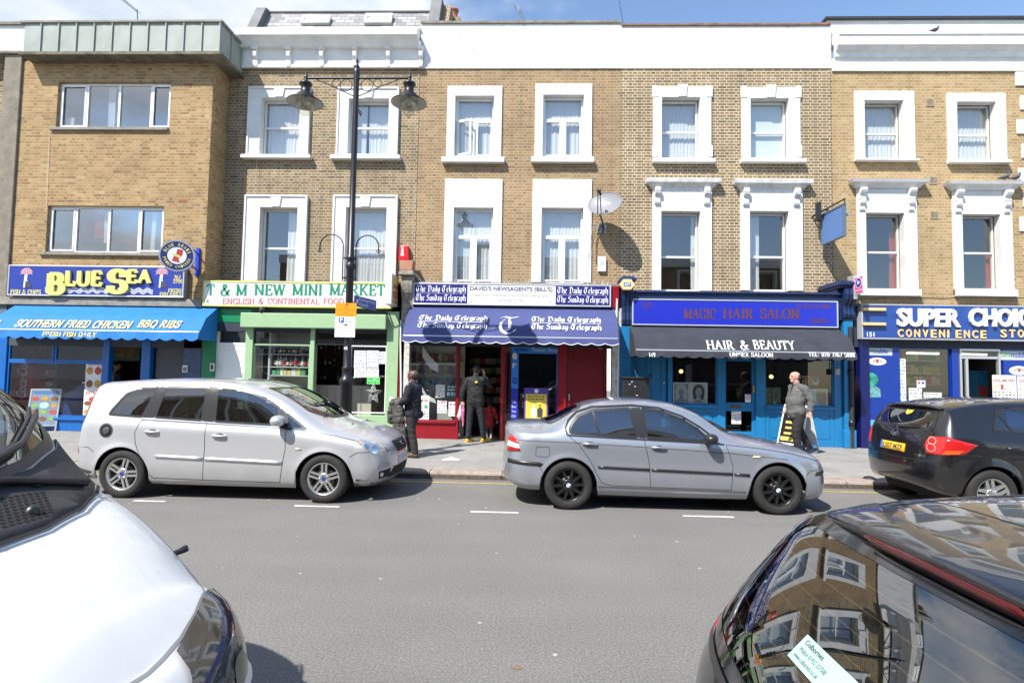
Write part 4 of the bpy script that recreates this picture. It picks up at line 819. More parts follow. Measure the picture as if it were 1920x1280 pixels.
for i,(px0,px1,col) in enumerate(((30,95,(.30,.02,.02)),(112,190,(.03,.05,.03)),(208,262,(.05,.10,.05)))):
 q=S(px0,648,px1,676,YS+1.6);lab=('red lit menu board with white script over the drinks fridge','dark menu board hung behind the upper right fanlight','green edged picture menu board seen through the chip shop door')[i]
 t=thing('menu_board',lab,'menu board',((q[0]+q[1])/2,YS+1.6,q[2]),None);mb=MB();mb.box(q[0],q[1],YS+1.6,YS+1.66,q[2],q[3]);mb.build('panel',mat('menu_%d'%i,col,.5),t)
 if i==0:txt('Coca-Cola',q[1]-.75,q[1]-.1,q[2]+.08,q[3]-.08,YS+1.59,M_LWHITE,t,shear=.3)
 if i==2:
  mb=MB();w=q[1]-q[0];mb.box(q[0]+w*.2,q[0]+w*.8,YS+1.592,YS+1.6,q[2]+.1,q[3]-.06);mb.build('picture',mat('menu_photo',(.30,.16,.05),.6,var=.8,vscale=14),t)
food=[mat('food_gold',(.55,.30,.05),.6,var=.5,vscale=30),mat('food_brown',(.24,.09,.03),.6,var=.5,vscale=30),mat('food_green',(.25,.42,.10),.6,var=.4,vscale=30),mat('food_red',(.50,.08,.04),.6,var=.4,vscale=30)]
def blobs(t,items,y,name='picture'):
 for(x,z,a,b,k) in items:mb=MB();mb.disc((x,y,z),a,18,'y',b);mb.build(name,food[k],t)
for(q,lb,its,wr) in(((161,681,192,706),'poster of fried chicken portions, top one beside the chip shop door',((.27,.45,.2,.3,0),(.75,.45,.2,.3,3)),'MEAL DEAL'),((160,706,191,730),'poster of burgers, middle one beside the chip shop door',((.27,.45,.2,.3,1),(.75,.45,.2,.3,0)),''),((157,730,190,778),'tall white poster headed EXTRAS with bowls of sauces',((.5,.62,.22,.1,3),(.25,.46,.22,.09,1),(.75,.46,.2,.09,1),(.5,.28,.25,.12,2),(.2,.12,.15,.1,0),(.8,.12,.15,.09,3)),'EXTRAS')):
 r=S(*q,YS+.035);t=sheet('poster',lb,r,YS+.028,M_PAPER);x0,x1,z0,z1=r;w,h=x1-x0,z1-z0
 blobs(t,[(x0+a*w,z0+b*h,c*w,d*h,k) for a,b,c,d,k in its],YS+.026)
 if wr=='MEAL DEAL':scrawl(t,(x0+.1*w,x1-.05*w,z1-.2*h,z1-.03*h),YS+.025,M_RED,1,dens=1)
 elif wr:txt(wr,x0+.1*w,x1-.1*w,z1-.2*h,z1-.07*h,YS+.025,M_RED,t,bold=.02)
t=None
a=at(331,480,YS-.55);q=at(372,492,YS);t=thing('projecting_sign','round blue fried chicken sign on a bracket at the corner of the yellow brick block','projecting sign',(q.x,YS,q.z))
Rr=.37;mb=MB();ang=R(62)
def rot(u,d,w):return(a.x+u*math.cos(R(28))-d*math.sin(R(28)),YS-.52+u*math.sin(R(28))+d*math.cos(R(28)),a.z+w)
def ring(mb,r0,r1,d,n=40,a0=0,a1=360):
 for k in range(n):
  p,q_=R(a0+(a1-a0)*k/n),R(a0+(a1-a0)*(k+1)/n)
  mb.face([rot(r0*math.cos(p),d,r0*math.sin(p)),rot(r1*math.cos(p),d,r1*math.sin(p)),rot(r1*math.cos(q_),d,r1*math.sin(q_)),rot(r0*math.cos(q_),d,r0*math.sin(q_))])
n=40;rows=[[rot(Rr*math.cos(2*math.pi*k/n),d,Rr*math.sin(2*math.pi*k/n)) for k in range(n)]for d in(-.08,.08)]
mb.grid(rows,closed_u=True);mb.build('drum',mat('sign_drum_blue',srgb(52,92,200),.35),t)
mb=MB();ring(mb,.0,Rr-.002,-.083);mb.build('face_panel',mat('sign_navy',(.03,.04,.16),.35),t)
mb=MB();ring(mb,Rr-.03,Rr+.006,-.087);mb.build('rim',M_ALU,t)
mb=MB();ring(mb,0,.20,-.087);mb.build('roundel',M_LWHITE,t)
mb=MB()
mb.face([rot(-.10,-.09,-.13),rot(.06,-.09,-.16),rot(.02,-.09,-.02),rot(-.06,-.09,.0)]);mb.ci=1;mb.face([rot(-.02,-.09,.02),rot(.1,-.09,.0),rot(.12,-.09,.15),rot(.0,-.09,.16)]);mb.ci=2;mb.face([rot(-.09,-.091,.0),rot(.05,-.091,-.05),rot(.08,-.091,-.0),rot(-.05,-.091,.05)]);mb.build('emblem',[M_RED,M_RED,M_YELL],t)
def arctext(s,rad,a0,a1,h,flip=False):
 for i,ch in enumerate(s):
  if ch==' ':continue
  an=R(a0+(a1-a0)*(i+.5)/len(s));o=txt(ch,-.022,.022,-h/2,h/2,0,M_YELL,t,bold=.02)
  for v in o.data.vertices:
   x,z=v.co.x,v.co.z
   if not flip:ct,st=math.cos(an-math.pi/2),math.sin(an-math.pi/2);u,w=rad*math.cos(an)+x*ct-z*st,rad*math.sin(an)+x*st+z*ct
   else:ct,st=math.cos(an+math.pi/2),math.sin(an+math.pi/2);u,w=rad*math.cos(an)+x*ct-z*st,rad*math.sin(an)+x*st+z*ct
   v.co=rot(u,-.09,w)
arctext("BLUE SEA'S",.265,165,15,.075);arctext('FRIED CHICKEN',.265,190,350,.06,True)
mb=MB();mb.box(q.x-.04,q.x+.04,YS-.06,YS+.0,q.z-.35,q.z+.35)
for dz in(-.2,.2):mb.tube([(q.x,YS-.03,q.z+dz),rot(Rr*.85,0,dz)],.018,6)
mb.build('bracket',mat('sign_bracket_blue',srgb(40,70,190),.4),t)
# T & M mini market
xl2,xr2=xr1+.0,at(750,650,YS).x
gd=mat('dark_green_paint',srgb(8,122,76),.4,var=.12,vscale=5);gl=mat('light_green_paint',srgb(150,180,138),.5,var=.07,vscale=4)
room(h2,xl2+.9,xr2-.05,YS+.22,YS+4,3.0,mat('market_wall',(.16,.17,.14),.9,var=.2),mat('market_floor',(.15,.13,.11),.5))
zt2=at(560,582,YS).z
mb=MB();mb.box(xl2,at(733,560,YS).x,YS+.03,YS+.3,at(560,615,YS).z-.1,at(560,528,YS).z-.06);mb.build('fascia',mat('dark_fascia',(.02,.03,.05),.7),h2)
x0,x1,z0,z1=S(403,604,458,820);x0-=.02
mb=MB();mb.box(xl2+.01,x0-.05,YS-.0,YS+.25,PZ,at(390,590,YS).z);mb.box(x0-.05,x1+.1,YS+.02,YS+.24,z1,at(390,578,YS).z);mb.build('door_surround',gd,h2,bevel=.01)
mb=MB();mb.frame(x0-.05,x1+.05,PZ,z1,.055,YS+.12,YS+.2,wb=0);zf=at(430,644,YS).z;mb.box(x0,x1,YS+.125,YS+.19,zf-.03,zf+.03);df=mb.build('door_frame',M_UPVC,h2,bevel=.005)
mb=MB();mb.box(x0+.01,x1-.01,YS+.14,YS+.18,PZ+.02,zf-.03);mb.frame(x0+.12,x1-.12,PZ+.9,zf-.14,.03,YS+.13,YS+.14);d2=mb.build('door',M_UPVC,h2,bevel=.004)
mb=MB();mb.face([(x0,YS+.16,zf),(x1,YS+.16,zf),(x1,YS+.16,z1-.05),(x0,YS+.16,z1-.05)]);mb.build('pane',M_SHOPG,df)
mb=MB();mb.box(x0,x1,YS+.26,YS+.27,zf,z1);mb.build('fanlight_back',M_ROOM,df)
mb=MB();mb.box(x0+.04,x0+.07,YS+.08,YS+.14,PZ+.95,PZ+1.1);mb.build('handle',M_ALU,d2)
a=at(398.5,688,YS);t=thing('door_intercom','grey intercom with black buttons on the dark green door surround','intercom',(a.x,YS,a.z));mb=MB();mb.box(a.x-.055,a.x+.055,YS-.03,YS,a.z-.1,a.z+.1);mb.build('case',M_ALU,t,bevel=.01);mb=MB();mb.box(a.x-.03,a.x+.03,YS-.034,YS-.03,a.z-.06,a.z+.06);mb.build('keypad',M_BPLAS,t)
q=S(452,588,724,615,YS-.18);mb=MB();mb.box(q[0],q[1],YS-.22,YS+.15,q[2],q[3]);mb.build('shutter_box',gl,h2,bevel=.012)
zt=at(600,612,YS).z
rs=[S(458,612,472,800)[:2]+(PZ,zt),S(580,612,588,800)[:2]+(PZ,zt),S(724,590,746,800)[:2]+(PZ,at(735,584,YS).z)]
posts(h2,rs,YS-.02,YS+.12,gl,'post')
xa,xb=rs[0][1],rs[1][0];zr=at(520,775,YS).z;ztr=at(520,645,YS).z
pane(h2,(xa,xb,zr,ztr),YS+.06,frm=gl,fw=.035);pane(h2,(xa,xb,ztr,zt),YS+.06,frm=M_BPLAS,fw=.03,name='fanlight');pane(h2,(rs[1][1],rs[2][0],ztr,zt),YS+.06,frm=M_BPLAS,fw=.03,name='fanlight')
xw=at(655,700,YS).x
pane(h2,(xw,rs[2][0],at(690,775,YS).z,ztr),YS+.06,frm=M_SASH,fw=.03)
mb=MB();mb.box(xa,xb,YS+.0,YS+.1,PZ,zr);mb.build('stall_riser',gl,h2,bevel=.01);mb=MB();mb.box(xw-.03,rs[2][0],YS+.0,YS+.1,PZ,at(690,778,YS).z);mb.build('stall_riser',gl,h2,bevel=.01)
ys=YS-.12
r=S(380,528,734,577,ys);r=(r[0],r[1],at(560,576,ys).z,at(560,528,ys).z)
t=fascia_sign('shop_sign','white mini market sign with green serif letters and a yellow frame',r,ys,.15,mat('sign_cream',(.66,.68,.68),.4),mat('sign_yellow_edge',(.70,.64,.12),.5),.035)
mg=mat('letter_green',srgb(0,128,92),.5)
for s_,px0,px1 in(('T & M',387,463),('NEW',477,534.5),('MINI',548,604),('MARKET',618,722)):
 q=S(px0,533,px1,553.5,ys);serif(s_,q[0],q[1],q[2],q[3],ys+.008,mg,t,thick=.2,thin=.075)
for s_,px0,px1 in(('ENGLISH',417,477),('&',484,494),('CONTINENTAL',501,599),('FOOD',606,645),('WINE',652,695)):
 q=S(px0,559.5,px1,570,ys);serif(s_,*q,ys+.008,mat('letter_pale_red',(.56,.12,.12),.5),t,thick=.18,thin=.08)
q=S(382,561,391,568,ys);txt('14',*q,ys+.008,mg,t)
a0,a1=at(715,516,YS-.5),at(748,520,YS-.0);zt_,zb_=at(730,517,YS-.2).z,at(730,574,YS-.2).z;xs=at(748,545,YS).x-.02
t=thing('projecting_sign','square lit box sign reading OFF LICENCE OPEN beside the mini market sign','projecting sign',(xs,YS,zb_))
yy0=YS-.62;mb=MB();mb.box(xs-.16,xs,yy0,YS-.02,zb_,zt_);mb.build('box',mat('sign_box_grey',(.60,.60,.58),.45),t,bevel=.012)
xp=xs+.004;mb=MB();mb.face([(xp,yy0+.03,zb_+.03),(xp,YS-.05,zb_+.03),(xp,YS-.05,zt_-.03),(xp,yy0+.03,zt_-.03)]);mb.build('panel',mat('sign_peach',(.74,.50,.24),.5),t)
def side(o):
 for v in o.data.vertices:x,z=v.co.x,v.co.z;v.co=(xp+.004,yy0+.05+x,z)
hh=zt_-zb_
for s_,f0,f1,m_ in(('OFF',.72,.88,M_GOLD),('LICENCE',.54,.68,M_RED),('TILL LATE',.08,.16,M_RED)):side(txt(s_,.04,.46,zb_+f0*hh,zb_+f1*hh,0,m_,t,bold=.02))
mb=MB();mb.prism([(yy0+.3+.2*math.cos(k*.2618),zb_+hh*.34+.09*math.sin(k*.2618)) for k in range(24)],xp+.001,xp+.005,'x');mb.build('oval',M_RED,t);side(txt('OPEN',.12,.40,zb_+hh*.29,zb_+hh*.39,0,M_GOLD,t,bold=.02));
for o in t.children:
 if o.name.startswith('lettering'):
  for v in o.data.vertices:v.co.x+=.003
yb=YS+.24;sx0,sx1=at(505,700,yb).x,at(578,700,yb).x
t=thing('wall_shelves','lit steel shelves full of bottles and packets behind the mini market window','shelves',((sx0+sx1)/2,yb+.25,PZ))
szs=[at(540,p,yb).z for p in(774,737,722,703,687,663,632)]
mb=MB();mb.box(sx0-.04,sx1+.04,yb+.42,yb+.45,PZ+.01,szs[-1]+.2);mb.build('back_panel',mat('shelf_back',(.42,.41,.38),.6),t)
for k in(1,3,4,5):pass
lev=[at(540,p,yb).z for p in(757,737,703.5,687.5,663.5)]
for z in lev:mb=MB();mb.box(sx0,sx1,yb,yb+.4,z-.02,z);mb.build('shelf',mat('shelf_steel',(.62,.62,.6),.4),t)
for x in(sx0-.04,sx1):mb=MB();mb.box(x,x+.04,yb,yb+.42,PZ+.01,szs[-1]+.2);mb.build('upright',mat('shelf_steel',(.62,.62,.6),.4),t)
bc=[mat('bottle_amber',(.12,.05,.015),.15),mat('bottle_green',(.02,.07,.03),.15),mat('bottle_clear',(.35,.36,.33),.15),mat('bottle_dark',(.02,.015,.02),.15)]
lb=[mat('label_cream',(.66,.60,.44),.7),mat('label_white',(.68,.68,.66),.7),mat('label_black',(.04,.04,.04),.6),mat('label_red',(.45,.05,.05),.6)]
bproto={}
def bottle(x,y,z,h,ci,li,label,group):
 key=(ci,li,round(h,2))
 if key not in bproto:
  r=h*.135;mb=MB();mb.lathe([(0,0),(r,0),(r,h*.58),(r*.8,h*.66),(r*.38,h*.74),(r*.36,h*.93),(r*.42,h*.94),(r*.42,h),(0,h)],(0,0,0),12);mb.ci=1
  mb.lathe([(r*1.02,h*.18),(r*1.02,h*.48)],(0,0,0),12);mb.ci=2;mb.lathe([(r*.44,h*.9),(r*.44,h*1.003),(0,h*1.003)],(0,0,0),10)
  o=mb.build('bottle',[bc[ci],lb[li],M_RED if li%2 else M_INK]);bproto[key]=o
 else:o=bproto[key].copy();COL.objects.link(o)
 o.location=(x,y,z);tag(o,label,'bottle',group);return o
n=15
for k,lab in((3,'bottle of spirits in the main row on the mini market shelves'),(4,'bottle in the row on the top mini market shelf')):
 for i in range(n):bottle(sx0+.05+i*(sx1-sx0-.10)/(n-1),yb+.10+rng.uniform(-.03,.03),lev[k]+.001,rng.choice((.26,.29,.31)) if k==3 else rng.choice((.19,.22)),rng.choice((0,1,2,2,3)),rng.choice((0,0,1,1,2,3)),lab,'bottles on the mini market shelves')
pkm=[mat('packet_%d'%i,c,.6) for i,c in enumerate(((.10,.30,.16),(.62,.54,.16),(.55,.10,.10),(.66,.64,.60),(.60,.52,.20)))]
for k,zz in((0,lev[1]),(1,lev[2])):
 x=sx0+.03
 while x<sx1-.1:
  w,h=rng.uniform(.07,.12),rng.uniform(.12,.19);mb=MB();mb.box(x,x+w,yb+.05,yb+.3,zz+.001,zz+h);ci=rng.randrange(5);o=mb.build('packet',pkm[ci],bevel=.008);tag(o,'boxed packet in the row on the %s market shelf'%('lowest' if k==0 else 'second lowest'),'packet','packets on the mini market shelves');x+=w+.008
ux0,ux1=at(476,700,yb).x,at(497,700,yb).x;t=thing('wall_shelves','narrow shelf unit of dark goods at the left end of the mini market window','shelves',((ux0+ux1)/2,yb+.2,PZ))
mb=MB();mb.box(ux0,ux1,yb+.4,yb+.43,PZ+.01,szs[-1]);mb.build('back_panel',mat('shelf_back_dark',(.10,.10,.10),.6),t)
for z in(lev[0],lev[1]+.1,lev[3],lev[4]):mb=MB();mb.box(ux0,ux1,yb+.1,yb+.4,z-.02,z);mb.build('shelf',mat('shelf_steel',(.62,.62,.6),.4),t)
q=S(590,722,660,800,YS+1.0);t=thing('shop_counter','cream panelled counter inside the open mini market door','counter',((q[0]+q[1])/2,YS+1.2,PZ));mb=MB();mb.box(q[0],q[1]+.5,YS+1.0,YS+1.6,PZ+.01,q[3]);mb.build('body',mat('cream_panel',(.50,.46,.38),.6),t)
mb=MB();[mb.box(q[0]+.1+i*.22,q[0]+.115+i*.22,YS+.985,YS+1.0,PZ+.1,q[3]-.06) for i in range(6)];mb.build('panelling',mat('cream_groove',(.38,.35,.28),.6),t)
for r_ in range(4):
 for c_ in range(9):bottle(at(592,700,YS+2.2).x+c_*.13,YS+2.2,1.0+r_*.42,.26,rng.randrange(4),rng.randrange(4),'dim bottle on the back wall inside the market door','bottles deep inside the market')
mb=MB();bx=at(592,700,YS+2.2).x-.1
for r_ in range(4):mb.box(bx,bx+1.4,YS+2.1,YS+2.4,.97+r_*.42,.995+r_*.42)
mb.box(bx,bx+1.4,YS+2.4,YS+2.44,PZ+.01,2.6);o=mb.build('back_shelves',mat('back_shelf_wood',(.10,.07,.05),.7));tag(o,'dim brown shelving on the back wall of the mini market','shelves')
yw=YS+.045
for(q,lb_,ln) in(((664,657,687,690),'handwritten price list, left of the two large sheets in the mini market window',6),((688,657,710,690),'handwritten price list, right of the two large sheets in the mini market window',7),((664,691,710,707),'wide handwritten notice under the two price lists',4),((711,659,723,682),'narrow white notice at the right edge of the mini market window',4)):
 r=S(*q,yw);t=sheet('paper_notice',lb_,r,yw,M_PAPER,'notice');scrawl(t,r,yw-.002,M_GREYINK,ln)
r=S(688,707,712,720,yw);t=sheet('paper_notice','bright green card below the price lists in the mini market window',r,yw,mat('green_card',(.16,.68,.16),.7),'notice');scrawl(t,r,yw-.002,mg,2)
a=at(700,738,yw);t=thing('star_decoration','wire star hanging below the green card in the mini market window','decoration',(a.x,yw,a.z));mb=MB()
for s_ in(.26,.18,.10):
 p=[(a.x+s_*(1 if k%2==0 else.45)*math.sin(k*math.pi/5)*.8,yw-.01,a.z+s_*(1 if k%2==0 else.45)*math.cos(k*math.pi/5)) for k in range(10)];p.append(p[0]);mb.tube(p,.009,5)
mb.build('wire',mat('star_wire',(.55,.56,.55),.5),t)
# newsagent
burg=mat('burgundy_gloss',srgb(138,20,34),.3,var=.1,vscale=5);pier=mat('flaking_pier',(.62,.60,.55),.9,var=.4,vscale=12,bump=.6)
x0,x1=xr2,at(1166,650,YS).x
XL3,XR3=x0,x1
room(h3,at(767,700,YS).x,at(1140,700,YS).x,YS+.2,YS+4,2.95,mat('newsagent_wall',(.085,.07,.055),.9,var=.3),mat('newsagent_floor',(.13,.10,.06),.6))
mb=MB();mb.box(x0,x1,YS+.03,YS+.3,at(960,650,YS).z,at(960,532,YS).z);mb.build('fascia',mat('dark_fascia',(.02,.03,.05),.7),h3)
posts(h3,[S(751,575,767,822)[:2]+(PZ,at(760,575,YS).z),S(1147,580,1165,822)[:2]+(PZ,at(1150,578,YS).z)],YS-.02,YS+.2,pier,'pier')
posts(h3,[S(767,535,774,570)[:2]+(at(770,575,YS).z,at(770,531,YS).z),S(1147,535,1160,570)[:2]+(at(1150,578,YS).z,at(1150,537,YS).z)],YS-.06,YS+.1,burg,'fascia_end')
zt=at(900,641,YS).z
zs=at(820,789,YS).z
rs=[S(767.5,0,776.6,0)[:2]+(PZ,zt),S(872,0,877,0)[:2]+(PZ,zt),S(951.5,0,958,0)[:2]+(PZ,zt),S(1056,0,1070.5,0)[:2]+(PZ,zt),S(1138.5,0,1141,0)[:2]+(PZ,zt)]
posts(h3,rs,YS-.02,YS+.12,burg,'post')
mb=MB();mb.box(rs[0][0],rs[4][1],YS-.01,YS+.12,zt,zt+.12);mb.build('transom',burg,h3)
pane(h3,(rs[0][1],rs[1][0],zs,zt),YS+.06,frm=burg,fw=.025);pane(h3,(rs[2][1],rs[3][0],zs,zt),YS+.06,frm=burg,fw=.02)
mb=MB();mb.box(rs[0][1],rs[1][0],YS-.05,YS+.12,zs-.05,zs);mb.box(rs[0][1],rs[1][0],YS-.0,YS+.12,PZ,zs-.05);mb.build('stall_riser',burg,h3,bevel=.008)
mb=MB();mb.box(rs[2][1],rs[3][0],YS-.0,YS+.12,PZ,zs);mb.build('stall_riser',burg,h3,bevel=.008)
d=rs[3][1],rs[4][0];mb=MB();mb.box(d[0],d[1],YS+.05,YS+.1,PZ,zt-.02);mb.frame(d[0]+.01,d[1]-.01,PZ+.02,zt-.04,.1,YS+.04,YS+.05);dr=mb.build('door',mat('burgundy_door',srgb(112,14,26),.35),h3,bevel=.004)
mb=MB();a=at(1130,652,YS);mb.box(a.x-.1,a.x,YS+.03,YS+.04,a.z-.03,a.z-.0);mb.build('number_plate',M_ALU,dr)
mb=MB();mb.box(d[0]+.06,d[0]+.09,YS-.0,YS+.05,1.1,1.25);mb.build('handle',M_ALU,dr)
mb=MB();xl=at(948,700,YS).x;mb.frame(0,.8,PZ+.02,zt-.03,.08,-.02,.02);o=mb.build('door',burg,h3,label='red framed shop door standing open inwards');o.location=(xl,YS+.1,0);o.rotation_euler=(0,0,R(84))
ys=YS-.12
r=S(774,532,1146,573,ys);t=fascia_sign('shop_sign','long white newsagent sign in a steel frame with navy newspaper panels at both ends',r,ys,.13,mat('sign_white',(.74,.75,.77),.35),mat('sign_steel',(.66,.67,.69),.35,metal=.5),.028)
navy=mat('navy_panel',srgb(38,34,112),.4)
for i,(px0,px1) in enumerate(((777,876),(1042,1143))):
 q=S(px0,535,px1,569,ys);mb=MB();mb.box(q[0],q[1],ys+.006,ys+.0119,r[2]+.04,r[3]-.04);mb.build('end_panel',navy,t)
 h_=r[3]-r[2]-.08
 for k,s_ in enumerate(('The Daily Telegraph','The Sunday Telegraph')):
  blackletter(s_,q[0]+.03,q[1]-.03,r[2]+.04+h_*(.54-.48*k),r[2]+.04+h_*(.97-.48*k),ys+.003,M_LWHITE,t)
 mb=MB();mb.box(q[0]+.03,q[1]-.03,ys+.002,ys+.0055,r[2]+.04+h_*.525,r[2]+.04+h_*.535);mb.build('rule',M_LWHITE,t)
q=S(881,537.5,1036,547.5,ys);txt("DAVID'S NEWSAGENTS (BILL'S)",*q,ys+.008,mat('letter_navy',(.03,.03,.10),.5),t,bold=.02)
q=S(886,550.5,1029,557.5,ys);txt('Tobacconist - Confectionery - Bus Passes & Greeting Cards.',*q,ys+.008,M_LGREY,t)
q=S(935,560,983,566.5,ys);txt('NATIONAL LOTTERY',*q,ys+.008,M_LGREY,t)
for px in(880,1028):q=S(px,562,px+8,568,ys);txt('147',*q,ys+.008,M_LGREY,t)
mb=MB();n=150
for i in range(n):x=r[0]+(r[1]-r[0])*i/n;mb.tube([(x,ys+.06+rng.uniform(-.03,.03),r[3]),(x+rng.uniform(-.05,.05),ys+.06+rng.uniform(-.06,.06),r[3]+rng.uniform(.06,.12))],.0035,4,False)
mb.box(r[0],r[1],ys+.04,ys+.09,r[3],r[3]+.008);o=mb.build('bird_spikes',M_ALU);tag(o,'row of thin steel bird spikes along the top of the newsagent sign','bird spikes')
mN=mat('awning_navy',srgb(62,70,118),.8,var=.10,vscale=2.5,bump=.08,bscale=14);yf=YS-.80
ax0,ax1=at(755,630,yf).x,at(1160,634,yf).x;zt_=at(960,576.5,YS).z;zf_=at(957,633,yf).z;zk=zt_-(zt_-zf_)*.42
t,fc,vf,vv=awning('navy awning with scalloped white piped edge over the newsagent doorway',ax0,ax1,YS-.02,zt_,[(.50,zk),(.80,zf_)],zf_-at(957,645,yf).z,mN,mN,.30,gm=M_LWHITE)
T=fc(1);Tt=fc(0)
def mid(pt):
 return at(957,pt,YS-.62).z
za,zb_,zc_,zd=mid(590.5),mid(603.5),mid(605.5),mid(619)
for px0,px1 in((783,914),(996,1128)):
 xa,xb=at(px0,605,YS-.65).x,at(px1,605,YS-.65).x
 def TT(X_,yy,Z_):return T(X_,yy,Z_) if Z_<zk else Tt(X_,yy,Z_)
 blackletter('The Daily Telegraph',xa,xb,zb_,za,0,M_LWHITE,t,T3=TT);blackletter('The Sunday Telegraph',xa,xb,zd,zc_,0,M_LWHITE,t,T3=TT)
 mb=MB();mb.face([TT(xa,0,zb_-.012),TT(xb,0,zb_-.012),TT(xb,0,zb_-.004),TT(xa,0,zb_-.004)]);mb.build('rule',M_LWHITE,t)
cx_,cz=at(953.5,609,YS-.65).x,mid(610);hh=(mid(591)-mid(628))/2
mb=MB()
def em(pts,nib=.10):
 for i,(a,b) in enumerate(zip(pts,pts[1:])):
  nx,ny=nib*.9,nib*.45;qq=[(a[0]-nx,a[1]-ny),(a[0]+nx,a[1]+ny),(b[0]+nx,b[1]+ny),(b[0]-nx,b[1]-ny)]
  mb.face([TT(cx_+u*hh,-.0004*(i%5),cz+v*hh) for u,v in qq])
em(_arc(-.02,-.05,.80,.80,150,330,20),.15);em([(-.85,.80),(-.4,.95),(.2,.82),(.95,.95)],.10);em([(.12,.8),(.12,-.35),(-.1,-.55)],.17);em([(-.25,.75),(-.62,.45)],.10)
mb.build('emblem',M_LWHITE,t)
yw=YS+.05
def notice(q,lb_,m,ln=0,cat='poster',head=None,hm=None,y=None):
 y=y or yw;r=S(*q,y);t=sheet('poster' if cat=='poster' else 'paper_notice',lb_,r,y,m,cat)
 x0,x1,z0,z1=r;w,h=x1-x0,z1-z0
 if head=='~':scrawl(t,(x0+.04*w,x1,z1-.30*h,z1-.06*h),y-.002,M_RED,1,dens=1)
 elif head:txt(head,x0+.08*w,x1-.08*w,z1-.28*h,z1-.1*h,y-.002,hm or M_RED,t,bold=.015)
 if ln:scrawl(t,(x0,x1,z0+.05*h,z1-(.34*h if head else.06*h)),y-.002,M_GREYINK,ln)
 return t,r
flag=[mat('flag_%d'%i,c,.6) for i,c in enumerate(((.5,.04,.04),(.03,.1,.4),(.05,.3,.08),(.6,.45,.05),(.04,.04,.04)))]
mgr=mat('poster_green',(.05,.35,.10),.6)
def unlimited(q,lb_,y):
 t,r=notice(q,lb_,M_PAPER,0,y=y);x0,x1,z0,z1=r;w,h=x1-x0,z1-z0
 txt('Lycamobile',x0+.22*w,x1-.05*w,z1-.13*h,z1-.05*h,y-.002,mgr,t);txt('UNLIMITED',x0+.03*w,x1-.05*w,z1-.26*h,z1-.16*h,y-.002,M_RED,t,bold=.03);txt('FREE CALLS',x0+.2*w,x1-.2*w,z1-.32*h,z1-.28*h,y-.002,M_RED,t)
 txt('1',x0+.34*w,x0+.46*w,z0+.44*h,z0+.63*h,y-.002,M_RED,t,bold=.06);txt('p',x0+.49*w,x0+.56*w,z0+.42*h,z0+.49*h,y-.002,M_RED,t,bold=.03)
 mb=MB();mb.face([(x0+.01*w,y-.002,z0+.46*h),(x0+.12*w,y-.002,z0+.46*h),(x0+.30*w,y-.002,z0+.64*h),(x0+.16*w,y-.002,z0+.64*h)]);mb.build('stripe',M_GOLD,t)
 mb=MB()
 for k in range(3):
  for i in range(6):
   if k==2 and i>4:continue
   mb.ci=(k*2+i*3)%5;mb.face([(x0+(.07+.155*i)*w,y-.002,z0+(.10+.1*k)*h),(x0+(.16+.155*i)*w,y-.002,z0+(.10+.1*k)*h),(x0+(.16+.155*i)*w,y-.002,z0+(.15+.1*k)*h),(x0+(.07+.155*i)*w,y-.002,z0+(.15+.1*k)*h)])
 mb.build('flags',flag,t);return t,r
tt,r=unlimited((775.5,741,804.5,786),'white phone card poster headed UNLIMITED at the lower left of the newsagent window',yw)
mb=MB();mb.disc((r[0]+.8*(r[1]-r[0]),yw-.002,r[2]+.53*(r[3]-r[2])),.045,20);mb.build('badge',mgr,tt)
notice((817,721,834,745),'plain white notice beside the dark green card in the newsagent window',M_PAPER,5,'notice')
t,r=notice((835.6,721,860,745),'dark green card with pale boxes in the newsagent window',mat('dark_green_card',(.03,.09,.08),.5),0,'notice');x0,x1,z0,z1=r;mb=MB()
for i in range(3):mb.face([(x0+(.1+.3*i)*(x1-x0),yw-.002,z0+.14*(z1-z0)),(x0+(.33+.3*i)*(x1-x0),yw-.002,z0+.14*(z1-z0)),(x0+(.33+.3*i)*(x1-x0),yw-.002,z0+.42*(z1-z0)),(x0+(.1+.3*i)*(x1-x0),yw-.002,z0+.42*(z1-z0))])
mb.build('boxes',mat('pale_cyan',(.40,.58,.60),.6),t);scrawl(t,(x0+.1*(x1-x0),x1-.05*(x1-x0),z0+.50*(z1-z0),z0+.95*(z1-z0)),yw-.002,M_LWHITE,2,dens=.9)
notice((820,750,837.5,774),'small white bill with a red heading under the plain white notice',M_PAPER,3,'notice','~')
notice((841,753,864,780),'white bill with a large red heading beside the newsagent door',M_PAPER,3,'notice','~')
for k in range(4):
 for i in range(9):
  a=at(785+i*9.5,668+k*22,YS+.7);w=.085;mb=MB();mb.box(a.x,a.x+w,YS+.7+k*.0,YS+.71,a.z-.13,a.z+.06)
  o=mb.build('magazine',mat('mag_%d'%((k*5+i*3)%9),[(.45,.06,.05),(.08,.12,.3),(.5,.42,.1),(.5,.5,.48),(.06,.2,.12),(.3,.08,.2),(.45,.25,.08),(.15,.15,.16),(.25,.3,.36)][(k*5+i*3)%9],.5,var=.5,vscale=16));tag(o,'magazine standing in the rack behind the newsagent window','magazine','magazines on the newsagent rack')
mb=MB();a0=at(780,668,YS+.74);a1=at(872,668,YS+.74)
for k in range(4):zz=at(820,668+k*22,YS+.7).z-.14;mb.box(a0.x,a1.x,YS+.66,YS+.75,zz-.02,zz)
mb.box(a0.x,a1.x,YS+.74,YS+.76,PZ+.01,2.5);o=mb.build('magazine_rack',mat('rack_white',(.45,.44,.40),.6));tag(o,'pale slatted magazine rack behind the newsagent window','rack')
mb=MB();p0,p1,p2=at(792,665,YS+.2),at(800,690,YS+.25),at(815,692,YS+.3)
